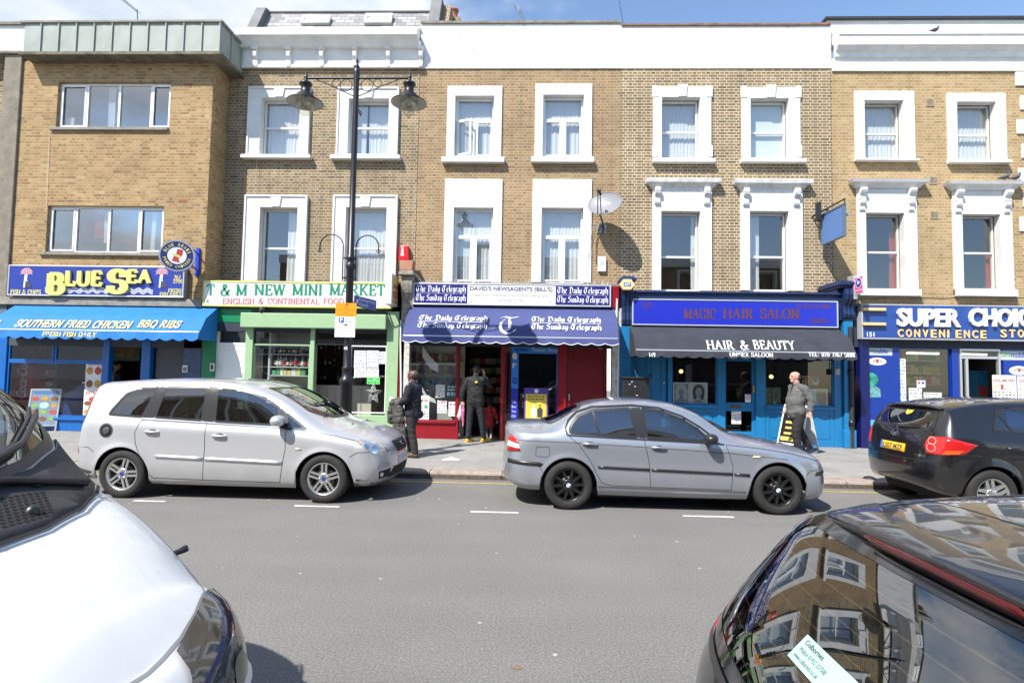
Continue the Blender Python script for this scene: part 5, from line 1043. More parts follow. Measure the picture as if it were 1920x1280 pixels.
mb.grid([[at(792,648,YS+.16),at(806,668,YS+.2),at(822,684,YS+.24)],[at(792,668,YS+.16),at(806,690,YS+.2),at(822,698,YS+.24)]]);mb.grid([[at(788,720,YS+.16),at(800,740,YS+.2),at(815,748,YS+.24)],[at(788,728,YS+.16),at(800,750,YS+.2),at(818,756,YS+.24)]])
o=mb.build('window_chute',M_LWHITE);tag(o,'white stepped display strip hanging in the newsagent window','display strip')
oy=YS+.05;ob=mat('ticket_blue',srgb(40,130,214),.5);od=mat('ticket_deep_blue',srgb(30,42,160),.5)
q=S(958.5,650,1055.5,786,oy);qi=S(971.5,663,1043,787,oy);x0,x1,z0,z1=q
t=thing('ticket_surround','blue ticket stop border printed round the newsagent right hand window','window sticker',((x0+x1)/2,oy,z0))
mb=MB();zm=z0+(z1-z0)*.42;mb.box(x0,x1,oy,oy+.004,qi[3],z1);mb.box(x0,qi[0],oy,oy+.004,zm,qi[3]);mb.box(qi[1],x1,oy,oy+.004,zm,qi[3]);mb.ci=1;mb.box(x0,qi[0],oy,oy+.004,z0,zm);mb.box(qi[1],x1,oy,oy+.004,z0,zm);mb.build('border',[ob,od],t)
w=x1-x0;txt('oyster',x0+.06*w,x0+.33*w,qi[3]+.03,z1-.03,oy-.002,od,t,bold=.03);txt('Ticket Stop',x0+.38*w,x1-.1*w,qi[3]+.03,z1-.03,oy-.002,mat('letter_ice',(.62,.74,.82),.5),t)
for(s_,u,v,hh,m_) in(('e',.01,.82,.16,M_LWHITE),('r',.02,.70,.12,mat('letter_ice',(.62,.74,.82),.5)),('o',.02,.48,.17,od),('t',.02,.33,.11,od),('y',.87,.36,.14,od),('o',.88,.60,.22,od),('o',.86,.25,.07,od)):
 txt(s_,x0+u*w,x0+u*w+hh*.75,z0+v*(z1-z0),z0+v*(z1-z0)+hh,oy-.002,m_,t,bold=.04)
for i,s_ in enumerate(('Tube','Bus','Tram','DLR')):
 for u in(.02,.89):txt(s_,x0+u*w,x0+u*w+.1,z0+(.22-.065*i)*(z1-z0),z0+(.25-.065*i)*(z1-z0),oy-.002,M_LWHITE,t)
t,r=notice((982.5,727,1028,785),'purple edged yellow poster with two figures low in the newsagent right hand window',mat('poster_purple',(.09,.05,.30),.5),y=oy-.012);x0,x1,z0,z1=r;w,h=x1-x0,z1-z0;y=oy-.014
mb=MB();mb.face([(x0+.07*w,y,z0+.02*h),(x1-.07*w,y,z0+.02*h),(x1-.07*w,y,z0+.80*h),(x0+.07*w,y,z0+.80*h)]);mb.build('yellow_panel',mat('poster_yellow',(.70,.52,.06),.6),t)
mb=MB();mb.disc((x0+.5*w,y,z0+.9*h),.05,20);mb.build('badge',M_LWHITE,t)
for u,m_ in((.40,M_LWHITE),(.66,M_INK)):
 mb=MB();mb.face([(x0+(u-.10)*w,y-.002,z0+.05*h),(x0+(u+.10)*w,y-.002,z0+.05*h),(x0+(u+.12)*w,y-.002,z0+.3*h),(x0+u*w,y-.002,z0+.40*h),(x0+(u-.12)*w,y-.002,z0+.3*h)]);mb.disc((x0+u*w,y-.003,z0+.44*h),.022,14);mb.build('figure',m_,t)
scrawl(t,(x0+.12*w,x1-.14*w,z0+.60*h,z0+.77*h),y-.002,M_INK,2,dens=1)
for k in range(5):
 for i in range(7):
  a=at(880+i*10,676+k*18,YS+2.8);mb=MB();mb.box(a.x,a.x+.16,YS+2.8,YS+2.95,a.z-.1,a.z+.07);o=mb.build('packet',pkm[(k+i)%5]);tag(o,'dim packet on the shelves deep inside the newsagent doorway','packet','packets inside the newsagent')
mb=MB();a0,a1=at(878,700,YS+2.8),at(950,700,YS+2.8)
for k in range(5):zz=at(910,676+k*18,YS+2.8).z-.1;mb.box(a0.x,a1.x,YS+2.75,YS+3,zz-.02,zz-.001)
mb.box(a0.x,a1.x,YS+3,YS+3.04,PZ+.01,2.6);o=mb.build('back_shelves',mat('back_shelf_wood',(.10,.07,.05),.7));tag(o,'dim wooden shelves at the back of the newsagent doorway','shelves')
# hair salon
sb=mat('salon_blue',srgb(30,118,170),.35,var=.10,vscale=4);sdk=mat('salon_dark_blue',srgb(24,46,86),.45,var=.2,vscale=5);sm_=mat('salon_mid_blue',srgb(70,110,168),.5,var=.2,vscale=4)
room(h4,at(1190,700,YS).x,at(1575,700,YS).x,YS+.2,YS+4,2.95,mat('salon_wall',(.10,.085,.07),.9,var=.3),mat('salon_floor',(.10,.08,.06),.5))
XL4,XR4=XR3,at(1602,700,YS).x
zl=at(1380,547,YS-.1).z;zl2=at(1380,560,YS-.1).z
mb=MB();mb.box(XL4+.1,at(1578,550,YS).x,YS-.14,YS+.3,zl-.05,zl);mb.box(XL4+.1,at(1578,550,YS).x,YS-.08,YS+.3,zl2-.02,zl-.05);mb.build('cornice',sdk,h4,bevel=.012)
mb=MB();mb.box(XL4+.02,XR4,YS+.03,YS+.3,at(1380,672,YS).z,zl2-.02);mb.build('fascia',mat('dark_fascia',(.02,.03,.05),.7),h4)
for xa,xb,d_,lb_ in((at(1165,560,YS).x,at(1185,560,YS).x,.14,None),(at(1567,560,YS).x,at(1602,560,YS).x,.22,None)):
 ztp=at((1175 if xa<4 else 1585),519 if xa<4 else 527,YS-.1).z;zbt=at((1175 if xa<4 else 1585),612 if xa<4 else 600,YS-.1).z
 mb=MB();mb.box(xa,xb,YS-.06,YU+.0 if xa>4 else YS+.3,zbt,ztp-.18);mb.box(xa-.02,xb+.02,YS-.22,(YU if xa>4 else YS+.3),ztp-.18,ztp-.12);mb.box(xa-.06,xb+.06,YS-.28,(YU if xa>4 else YS+.3),ztp-.12,ztp-.04);mb.box(xa-.02,xb+.02,YS-.2,(YU if xa>4 else YS+.3),ztp-.04,ztp)
 k_=mb.build('console',sdk,h4,bevel=.012)
 mb=MB();xm=(xa+xb)/2
 for i in range(3):corbel(mb,xm-.09+i*.09,.07,YS-.06,zbt+.05,ztp-.2,d_)
 mb.build('scroll',sdk,k_)
zt=at(1380,664,YS).z;zb1=at(1300,758,YS).z;zb0=at(1300,829,YS).z
rs=[S(1167,0,1186.5,0)[:2]+(PZ,at(1175,612,YS).z),S(1254,0,1261,0)[:2]+(PZ,zt),S(1344,0,1358,0)[:2]+(PZ,zt),S(1414,0,1430,0)[:2]+(PZ,zt),S(1555,0,1569,0)[:2]+(PZ,zt),S(1570,0,1587,0)[:2]+(PZ,at(1578,600,YS).z)]
posts(h4,[rs[0],rs[5]],YS-.08,YS+.12,sb,'pilaster');posts(h4,rs[1:5],YS-.0,YS+.12,sb,'post')
mb=MB();x0,x1=rs[5][:2];mb.box(x0-.03,x1+.03,YS-.12,YS+.1,PZ,PZ+.42);mb.build('plinth',sb,h4,bevel=.02)
mb=MB();mb.box(rs[0][1],rs[5][0],YS-.01,YS+.13,zt,zt+.15);mb.build('transom',sb,h4)
def panelled(bld,x0,x1,z0,z1,y,m,name,pans):
 mb=MB();mb.box(x0,x1,y+.018,y+.06,z0,z1)
 xs=sorted({x0,x1,*[p[0]for p in pans],*[p[1]for p in pans]})
 mb2=MB();holes=[p for p in pans];mb.wall(x0,x1,z0,z1,y,holes,.018)
 mb.face([(x0,y,z0),(x0,y,z1),(x0,y+.02,z1),(x0,y+.02,z0)]);mb.face([(x1,y,z1),(x1,y,z0),(x1,y+.02,z0),(x1,y+.02,z1)])
 for p in pans:
  g=.035;mb.box(p[0]+g,p[1]-g,y+.008,y+.0185,p[2]+g,p[3]-g)
 return mb.build(name,m,bld)
x0,x1=rs[0][1],rs[1][0];w=x1-x0;xm=(x0+x1)/2
dr=panelled(h4,x0+.02,x1-.02,PZ+.02,zt,YS+.06,sb,'door',[(x0+.14,xm-.04,PZ+.25,1.0),(xm+.04,x1-.14,PZ+.25,1.0),(x0+.14,xm-.04,1.15,zt-.15),(xm+.04,x1-.14,1.15,zt-.15)])
a=at(1244,717,YS+.05);mb=MB();mb.lathe([(0,-.05),(.03,-.045),(.03,-.03),(.012,-.02),(.012,0)],(a.x,YS+.06,a.z),12,'y');mb.build('knob',M_ALU,dr)
a=at(1219,703,YS+.05);mb=MB();mb.disc((a.x,YS+.055,a.z),.035,16);mb.build('peephole',M_BPLAS,dr)
for x0,x1,n_ in((rs[1][1],rs[2][0],1),(rs[3][1],rs[4][0],1)):
 pane(h4,(x0,x1,zb1,zt),YS+.06,frm=sb,fw=.03)
 panelled(h4,x0,x1,PZ,zb1-.07,YS+.02,sb,'stall_riser',[(x0+.09,x1-.09,PZ+.16,zb1-.17)])
 mb=MB();mb.box(x0,x1,YS-.05,YS+.1,zb1-.07,zb1);mb.build('sill',sb,h4,bevel=.01)
x0,x1=rs[2][1],rs[3][0];g1=S(1361,677,1409.5,754.5,YS+.08);g2=S(1361,770.5,1409.5,808.5,YS+.08)
mb=MB();mb.wall(x0,x1,PZ+.02,zt,YS+.07,[(g1[0],g1[1],g1[2],min(g1[3],zt-.05)),g2],.04);dr=mb.build('door',sb,h4)
for g in(g1,g2):mb=MB();mb.face([(g[0],YS+.09,g[2]),(g[1],YS+.09,g[2]),(g[1],YS+.09,g[3]),(g[0],YS+.09,g[3])]);mb.build('pane',M_SHOPG,dr)
q=S(1369,759,1390.5,764.5,YS+.07);mb=MB();mb.box(q[0],q[1],YS+.06,YS+.07,q[2],q[3]);mb.build('letterbox',mat('brass_dark',(.16,.11,.05),.4,metal=.7),dr,bevel=.004)
q=S(1412.5,722,1416,736,YS+.07);mb=MB();mb.box(q[0]-.03,q[0]+.02,YS+.03,YS+.07,q[2],q[3]);mb.build('handle',mat('brass',(.42,.32,.14),.35,metal=.8),dr,bevel=.006)
for q,hd in(((1397,739,1408,754),1),((1371.5,770.5,1389.5,794.5),0)):
 r=S(*q,YS+.08);t=sheet('paper_notice',('small white no smoking notice on the salon door glass','tall white certificate in the lower pane of the salon door')[0 if hd else 1],r,YS+.081,M_PAPER,'notice')
 if hd:mb=MB();ring2=[(r[0]+(r[1]-r[0])*.5+.05*math.cos(k*.2618),r[2]+(r[3]-r[2])*.66+.05*math.sin(k*.2618)) for k in range(25)];ribbon(mb,ring2,.014,.014,YS+.079,lambda x,y,yy:(x,yy,y));ribbon(mb,[(ring2[3][0],ring2[3][1]),(ring2[15][0],ring2[15][1])],.012,.012,YS+.0785,lambda x,y,yy:(x,yy,y));mb.build('symbol',M_RED,t)
 else:scrawl(t,r,YS+.079,M_GREYINK,8,dens=.5)
ys=YS-.17;r=S(1185.5,561,1572,613,ys);r=(r[0],r[1],at(1380,612,ys).z,at(1380,562,ys).z);t=fascia_sign('shop_sign','royal blue hair salon sign with worn dark serif lettering in a steel frame',r,ys,.12,mat('sign_royal_blue',srgb(32,46,172),.35),mat('sign_steel',(.66,.67,.69),.35,metal=.5),.03)
mv=mat('letter_worn_maroon',srgb(96,54,66),.6)
for s_,px0,px1 in(('MAGIC',1283,1342),('HAIR',1356,1413),('SALON',1426,1499)):q=S(px0,578.5,px1,597.5,ys);serif(s_,*q,ys+.008,mv,t,thick=.24,thin=.06)
q=S(1493,570,1556,578,ys);txt('Tel: 020 7267 5888',*q,ys+.008,mv,t,bold=.01);q=S(1519,597,1553,605.5,ys);serif('UNISEX',*q,ys+.008,mv,t,thick=.2,thin=.08)
q=S(1207,567,1218,576,ys);serif('149',*q,ys+.008,mv,t);a=at(1212.5,571.5,ys);mb=MB();e_=[(a.x+.11*math.cos(k*.2618),a.z+.085*math.sin(k*.2618)) for k in range(25)];ribbon(mb,e_,.01,.01,ys+.009,lambda x,y,yy:(x,yy,y));mb.build('oval',mv,t)
mS=mat('awning_charcoal',srgb(48,51,60),.85,var=.3,vscale=3,bump=.15,bscale=9);yf=YS-.85
ax0,ax1=at(1191,660,yf).x,at(1606,664,yf).x;zt_=at(1385,611.5,YS-.1).z;zf_=at(1397,660,yf).z;zk=at(1397,632,YS-.62).z
t,fc,vf,vv=awning('charcoal navy awning over the salon with white serif lettering',ax0,ax1,YS-.05,zt_,[(.58,zk),(.80,zf_)],zf_-at(1397,673,yf).z,mS,mS,.28)
T=fc(1);q=rc(1325,638,1491,657,YS-.78);
qa=rc(1325,638,1376,655,YS-.78);serif('HAIR',*qa,0,M_LWHITE,t,thick=.17,thin=.07,T3=T);qa=rc(1388,638,1403,655,YS-.78);serif('&',*qa,0,M_LWHITE,t,thick=.17,thin=.07,T3=T);qa=rc(1413,638,1491,655,YS-.78);serif('BEAUTY',*qa,0,M_LWHITE,t,thick=.17,thin=.07,T3=T)
for s_,px0,px1 in(('UNISEX SALOON',1367,1449),('TEL: 020 7267 5888',1515,1602),('149',1216,1228)):q=rc(px0,661,px1,668.5,yf);serif(s_,*q,0,M_LWHITE,t,thick=.19,thin=.08,T3=vf())
yw=YS+.09;hair=[mat('photo_grey',(.34,.34,.34),.5,var=.6,vscale=9),mat('photo_dark',(.03,.03,.03),.5),mat('photo_skin',(.48,.30,.22),.6),mat('photo_red_hair',(.30,.07,.02),.6),mat('photo_blond',(.55,.38,.14),.6,var=.4,vscale=20),mat('photo_pale',(.45,.47,.45),.6)]
def portrait(q,lb_,bgm,hairm,skin,look=0):
 r=S(*q,yw);x0,x1,z0,z1=r;w,h=x1-x0,z1-z0;t=thing('framed_portrait',lb_,'picture',((x0+x1)/2,yw,z0))
 mb=MB();mb.frame(x0,x1,z0,z1,.02,yw-.012,yw+.015);mb.build('frame',M_LWHITE,t);mb=MB();mb.box(x0+.02,x1-.02,yw,yw+.01,z0+.02,z1-.02);mb.build('print',bgm,t)
 cx_,cz=(x0+x1)/2+look*w*.08,z0+h*.58;y=yw-.003
 mb=MB();mb.disc((cx_-look*w*.06,y,cz+.02*h),w*.34,28,'y',h*.32);mb.face([(cx_-w*.36,y-.0003,cz),(cx_-w*.30,y-.0003,z0+.2*h),(cx_+w*.28,y-.0003,z0+.2*h),(cx_+w*.34,y-.0003,cz)]);mb.build('hair',hairm,t)
 mb=MB();mb.disc((cx_+look*w*.04,y-.002,cz-.03*h),w*.19,24,'y',h*.21);mb.face([(cx_-w*.08,y-.0022,cz-.2*h),(cx_+w*.08,y-.0022,cz-.2*h),(cx_+w*.26,y-.0022,z0+.03*h),(cx_-w*.26,y-.0022,z0+.03*h)]);mb.build('face',skin,t)
 mb=MB();[mb.disc((cx_+look*w*.04+s_*w*.075,y-.004,cz+.0*h),w*.035,10,'y',h*.02) for s_ in(-1,1)];mb.disc((cx_+look*w*.04,y-.004,cz-.15*h),w*.05,10,'y',h*.015);mb.build('features',hair[1],t)
portrait((1262,717,1292.5,756.5),'black and white portrait with pale swirling hair, left one in the salon left window',hair[0],hair[5],hair[0])
portrait((1294,717,1326,756.5),'black and white portrait with dark layered hair, right one in the salon left window',hair[5],hair[1],hair[0])
portrait((1503,729,1526,761),'portrait with red hair on pale ground behind the man in grey fleece',hair[5],hair[3],hair[2],1)
portrait((1527,729,1551.5,761),'portrait with short blond hair at the right end of the salon window',hair[5],hair[4],hair[2],1)
for(q,lb_) in(((1431,726,1447,760),'dark green price board, left of two in the salon right window'),((1448,726,1464,760),'dark green price board, right of two in the salon right window')):
 r=S(*q,yw);t=sheet('price_board',lb_,r,yw,mat('price_board_green',(.05,.07,.03),.5),'price board');scrawl(t,r,yw-.002,mat('price_ink',(.22,.24,.12),.7),9,dens=.8)
r=S(1503,704,1536,725.5,yw);t=sheet('poster','maroon hair treatment poster above the portraits in the salon window',r,yw,mat('maroon_card',(.11,.02,.03),.5));scrawl(t,(r[0],r[0]+(r[1]-r[0])*.55,r[2],r[3]),yw-.002,M_GOLD,5);mb=MB();mb.disc((r[0]+(r[1]-r[0])*.78,yw-.002,r[2]+(r[3]-r[2])*.5),.08,20);mb.build('picture',hair[5],t);mb=MB();mb.disc((r[0]+(r[1]-r[0])*.78,yw-.003,r[2]+(r[3]-r[2])*.6),.05,16);mb.build('picture',hair[1],t)
for px,py,lb_ in((1277,696,'small warm lamp glowing deep in the salon left window'),(1446,706,'small warm lamp glowing near the left of the salon right window'),(1540,721,'round amber lamp glowing at the right of the salon right window')):
 a=at(px,py,YS+1.2);t=thing('wall_lamp',lb_,'lamp',(a.x,YS+1.2,a.z));mb=MB();mb.smooth=True;rr=.05 if py!=721 else.10;mb.lathe([(rr*math.sin(k*math.pi/8),-rr*math.cos(k*math.pi/8)) for k in range(9)],a,14);mb.build('globe',mat('lamp_glow',(1,.62,.22),.5,emit=2.2),t);mb=MB();mb.tube([(a.x,a.y,a.z+rr),(a.x,a.y,a.z+.35)],.012,6);mb.build('stem',M_BPLAS,t)
for px0,px1,lb_ in((1268,1300,'tall mirror deep inside the salon seen through the left window'),(1440,1480,'tall mirror deep inside the salon, left one seen through the right window'),(1490,1530,'tall mirror deep inside the salon, right one seen through the right window')):
 q=rc(px0,676,px1,730,YS+3.6);t=thing('wall_mirror',lb_,'mirror',((q[0]+q[1])/2,YS+3.6,q[2]));mb=MB();mb.frame(q[0],q[1],q[2],q[3],.05,YS+3.56,YS+3.62);mb.build('frame',mat('mirror_frame',(.2,.16,.1),.5),t);mb=MB();mb.box(q[0]+.05,q[1]-.05,YS+3.59,YS+3.61,q[2]+.05,q[3]-.05);mb.build('glass',mat('mirror_glass',(.5,.5,.5),.03,metal=1),t)
 # convenience store
cb_=mat('store_blue',srgb(14,52,142),.35,var=.08,vscale=4)
XL5=XR4;room(h5,at(1618,700,YS).x,at(1990,700,YS).x,YS+.2,YS+4,2.95,mat('store_wall',(.26,.25,.23),.9,var=.2),mat('store_floor',(.2,.19,.18),.5))
ztp=at(1770,640,YS).z
mb=MB();mb.box(XL5,XB[5]+3,YS-.0,YS+.3,at(1770,653,YS).z,at(1770,571,YS).z);mb.build('fascia',mat('dark_fascia',(.02,.03,.05),.7),h5)
zt=at(1770,653,YS).z;zs=at(1720,800,YS).z
posts(h5,[S(1600,0,1617,0)[:2]+(PZ,at(1608,570,YS).z)],YS-.05,YS+.2,mat('store_pier_blue',srgb(14,22,88),.4,var=.2),'pier')
x0,x1=S(1618,0,1674,0)[:2];mb=MB();mb.box(x0,x1,YS+.0,YS+.06,PZ,zt);mb.build('panel',cb_,h5)
x2,x3=S(1768,0,1781,0)[:2];posts(h5,[(x2,x3,PZ,zt)],YS-.01,YS+.1,cb_,'post')
pane(h5,(x1,x2,zs,zt),YS+.06,frm=cb_,fw=.02);mb=MB();mb.box(x1,x2,YS,YS+.1,PZ,zs);mb.build('stall_riser',cb_,h5)
x4,x5=S(1783,0,1857,0)[:2];zd=at(1820,670,YS).z;mb=MB();mb.frame(x4,x5,PZ,zt,.05,YS+.0,YS+.08,wb=0);mb.box(x4+.05,x5-.05,YS+.01,YS+.07,zd-.03,zd+.03);mb.box(x4+.14,x4+.2,YS+.01,YS+.06,PZ,zd-.03);f=mb.build('door_frame',M_ALU,h5,bevel=.004)
mb=MB();mb.face([(x4+.05,YS+.04,zd),(x5-.05,YS+.04,zd),(x5-.05,YS+.04,zt-.05),(x4+.05,YS+.04,zt-.05)]);mb.build('pane',M_SHOPG,f)
x6=x5+.06;mb=MB();mb.box(x6,XB[5]+3,YS+.0,YS+.06,PZ,zt);mb.build('panel',cb_,h5)
ys=YS-.20;r=(at(1616,600,ys).x,XB[5]+2.5,at(1770,637.5,ys).z,at(1770,571.5,ys).z)
t=fascia_sign('shop_sign','big blue convenience store sign with thick raised white letters and two peach bars',r,ys,.2,mat('sign_store_blue',srgb(36,72,144),.35,var=.04),mat('sign_end_grey',(.40,.41,.43),.5),.03)
for s_,px0,px1 in(('SUPER',1684,1802),('CHOICE',1819,1955)):q=S(px0,578,px1,612.5,ys-.06);txt(s_,*q,ys-.06,M_LWHITE,t,ext=.065,bold=.035)
mo=mat('letter_peach',srgb(236,196,132),.5)
for s_,px0,px1 in(('CONVENIENCE',1684,1855),('STORE',1877,1958)):
 q=S(px0,618,px1,633,ys-.02);n_=len(s_);w_=(q[1]-q[0])/n_
 for i,ch in enumerate(s_):txt(ch,q[0]+i*w_,q[0]+i*w_+w_*(.68 if ch!='I' else.2),q[2],q[3],ys-.02,mo,t,ext=.025,bold=.02)
for py in(579.5,607):q=S(1619,py-2.5,1661,py+2.5,ys-.06);mb=MB();mb.box(q[0],q[1],ys-.07,ys+.01,q[2],q[3]);mb.build('bar',mo,t)
q=S(1626,622.5,1640,631,ys);txt('151',*q,ys+.008,M_LWHITE,t,bold=.02)
yw=YS-.004
def lyca(q,lb_):
 r=S(*q,yw);t=sheet('window_banner',lb_,r,yw,mat('banner_grey',(.46,.50,.48),.5),'banner');w,h=r[1]-r[0],r[3]-r[2]
 txt('Lyca',r[0]+.03*w,r[0]+.33*w,r[2]+.28*h,r[3]-.12*h,yw-.002,mgr,t,bold=.03);txt('mobile',r[0]+.34*w,r[0]+.84*w,r[2]+.28*h,r[3]-.12*h,yw-.002,od,t,bold=.02)
lyca((1619.5,652.5,1673,666),'grey phone card banner with green and navy lettering over the left blue panel');lyca((1876,658,1935,675),'grey phone card banner with green and navy lettering over the right blue panel')
for(px0,px1,py0,py1,lb_) in((1628,1662,670.5,684.5,'white oval sticker with crossed red marks on the left blue panel'),(1892,1930,686,703,'white oval sticker with crossed red marks on the right blue panel')):
 r=S(px0,py0,px1,py1,yw);t=thing('oval_sticker',lb_,'sticker',((r[0]+r[1])/2,yw,r[2]));mb=MB();mb.disc(((r[0]+r[1])/2,yw,(r[2]+r[3])/2),(r[1]-r[0])/2,32,'y',(r[3]-r[2])/2);mb.build('oval',M_LWHITE,t)
 cx_,cz,w=(r[0]+r[1])/2,(r[2]+r[3])/2,r[1]-r[0];mb=MB();ribbon(mb,_arc(cx_,cz-.04,w*.24,.08,10,170,10),.02,.02,yw-.002,lambda x,y,yy:(x,yy,y));mb.disc((cx_,yw-.0025,cz+.0),.035,12);mb.build('mark',mat('mark_brown',(.30,.08,.07),.6),t)
r=S(1619,698,1652,745,yw);x0,x1,z0,z1=r;w,h=x1-x0,z1-z0;t=thing('globe_sticker','green and blue globe sticker low on the left blue panel','sticker',((x0+x1)/2,yw,z0))
mb=MB();mb.disc((x0+.45*w,yw,z0+.72*h),.27*h,30);mb.build('globe',mat('globe_green',(.03,.30,.20),.5,var=.8,vscale=9),t);mb=MB();mb.prism([(x0+.05*w,z0),(x1-.02*w,z0+.02*h),(x1-.05*w,z0+.34*h),(x0+.7*w,z0+.46*h),(x0+.1*w,z0+.42*h)],yw+.001,yw+.003);mb.build('base',mat('sticker_teal',(.14,.34,.36),.5,var=.5,vscale=14),t)
unlimited((1861,703,1906,751),'white phone card poster headed UNLIMITED beside the convenience store door',yw)
t,r=notice((1908,705,1945,751),'second white phone card poster cut off by the right edge of the view',M_PAPER,5,head='VALUE',y=yw)
yw2=YS+.045
for q,lb_,ln in(((1675.5,672,1699,780),'tall handwritten price list at the left of the convenience store window',17),((1704,727,1729,760),'handwritten beer offer low in the convenience store window',5),((1732,735.5,1766,762),'wide handwritten magazine offer low in the convenience store window',4)):
 r=S(*q,yw2);t=sheet('paper_notice',lb_,r,yw2,mat('pale_green_paper',(.60,.66,.62),.8),'notice');scrawl(t,r,yw2-.002,M_GREYINK,ln)
r=S(1719,713,1735,726,yw2);t=sheet('card_sign','small white sign with card logos in the middle of the convenience store window',r,yw2,M_PAPER,'sign');mb=MB();w=r[1]-r[0];h=r[3]-r[2]
mb.ci=0;mb.box(r[0]+.12*w,r[0]+.42*w,yw2-.003,yw2-.001,r[2]+.5*h,r[2]+.8*h);mb.ci=1;mb.box(r[0]+.56*w,r[0]+.86*w,yw2-.003,yw2-.001,r[2]+.5*h,r[2]+.8*h);mb.build('logo',[M_RED,od],t)
r=S(1618,787,1672,799,yw);t=sheet('window_banner','pale blue strip low on the left blue panel behind the black hatchback',r,yw,mat('strip_cyan',(.12,.38,.56),.5),'banner')
q=rc(1690,690,1766,700,YS+1.4)
for k,py in enumerate((672,696,716)):
 q=rc(1690,py,1768,py+4,YS+1.4);mb=MB();mb.box(q[0],q[1],YS+1.4,YS+1.8,q[2]-.02,q[2]+.01);o=mb.build('shop_shelf',mat('shelf_steel',(.62,.62,.6),.4));tag(o,('top','middle','bottom')[k]+' steel shelf of packets behind the convenience store window','shelf')
 for i in range(9):
  x=q[0]+.03+i*(q[1]-q[0]-.1)/9;mb=MB();mb.box(x,x+.12,YS+1.43,YS+1.5,q[2]+.011,q[2]+.011+rng.uniform(.13,.22));o=mb.build('packet',pkm[rng.randrange(5)]);tag(o,'bright packet on the shelves behind the convenience store window','packet','packets in the convenience store')
mb=MB();q=rc(1685,660,1772,664,YS+1.8);mb.box(q[0]-.3,q[1]+.6,YS+1.8,YS+1.85,PZ+.01,2.7);o=mb.build('shelf_backing',mat('shelf_back',(.42,.41,.38),.6));tag(o,'grey back board of the shelves behind the convenience store window','shelf board')
for i,(px0,px1,py) in enumerate(((1700,1760,661),(1800,1850,663))):
 q=rc(px0,py-1.5,px1,py+1.5,YS+.8);t=thing('strip_light',('lit strip light under the ceiling behind the convenience store window','lit strip light above the convenience store doorway')[i],'light',((q[0]+q[1])/2,YS+.8,q[2]));mb=MB();mb.tube([(q[0],YS+.8,q[2]),(q[1],YS+.8,q[2])],.02,8);mb.build('lamp_tube',mat('strip_glow',(1,1,1),.5,emit=2.5),t)
 mb=MB();mb.box(q[0],q[1],YS+.76,YS+.84,q[2]+.025,q[2]+.06);mb.build('batten',M_LWHITE,t)
q=rc(1832,695,1852,750,YS+.9);t=thing('display_stand','blue cardboard display stand just inside the convenience store door','display stand',((q[0]+q[1])/2,YS+1,PZ));mb=MB();mb.box(q[0],q[1],YS+.9,YS+1.2,PZ+.01,q[3]);mb.build('body',mat('stand_cyan',(.03,.22,.38),.5),t);mb=MB();mb.box(q[0]+.03,q[1]-.03,YS+.89,YS+.9,q[2]+.05,q[2]+.35);mb.build('panel',M_RED,t)
for r_ in range(4):
 for c_ in range(6):bottle(at(1800,700,YS+3).x+c_*.16,YS+3,.9+r_*.42,.28,rng.randrange(4),rng.randrange(4),'dim bottle on the back wall inside the convenience store door','bottles deep inside the convenience store')
mb=MB();bx=at(1800,700,YS+3).x-.1
for r_ in range(4):mb.box(bx,bx+1.2,YS+2.9,YS+3.15,.87+r_*.42,.899+r_*.42)
mb.box(bx,bx+1.2,YS+3.15,YS+3.19,PZ+.01,2.5);o=mb.build('back_shelves',mat('back_shelf_wood',(.10,.07,.05),.7));tag(o,'dim brown bottle shelves at the back of the convenience store doorway','shelves')
# vehicles: a lofted body from section rows, panels projected on to it
def pchip(x,y,xi):
 x,y,xi=np.asarray(x,float),np.asarray(y,float),np.asarray(xi,float)
 h=np.diff(x);d=np.diff(y)/h;m=np.zeros_like(y)
 for i in range(1,len(x)-1):
  if d[i-1]*d[i]>0:w1,w2=2*h[i]+h[i-1],h[i]+2*h[i-1];m[i]=(w1+w2)/(w1/d[i-1]+w2/d[i])
 m[0],m[-1]=d[0],d[-1]
 k=np.clip(np.searchsorted(x,xi)-1,0,len(h)-1);t=(xi-x[k])/h[k]
 return(1+2*t)*(1-t)**2*y[k]+t*(1-t)**2*h[k]*m[k]+t*t*(3-2*t)*y[k+1]+t*t*(t-1)*h[k]*m[k+1]
def smooth1(x,y,xi,s=.10):
 xs=np.linspace(min(x)-.3,max(x)+.3,1200);ys=pchip(x,y,np.clip(xs,min(x),max(x)))
 n=max(1,int(s/(xs[1]-xs[0])));k=np.hanning(2*n+1);k/=k.sum()
 ys=np.convolve(np.pad(ys,n,mode='edge'),k,'valid');return np.interp(xi,xs,ys)
def inpoly(px,pz,poly):
 c=False;j=len(poly)-1
 for i in range(len(poly)):
  xi,zi=poly[i];xj,zj=poly[j]
  if(zi>pz)!=(zj>pz) and px<(xj-xi)*(pz-zi)/(zj-zi)+xi:c=not c
  j=i
 return c
def edist(px,pz,poly):
 m=9.
 for(ax,az),(bx,bz) in zip(poly,poly[1:]+poly[:1]):
  dx,dz=bx-ax,bz-az;t=max(0,min(1,((px-ax)*dx+(pz-az)*dz)/(dx*dx+dz*dz+1e-12)));m=min(m,math.hypot(px-ax-t*dx,pz-az-t*dz))
 return m
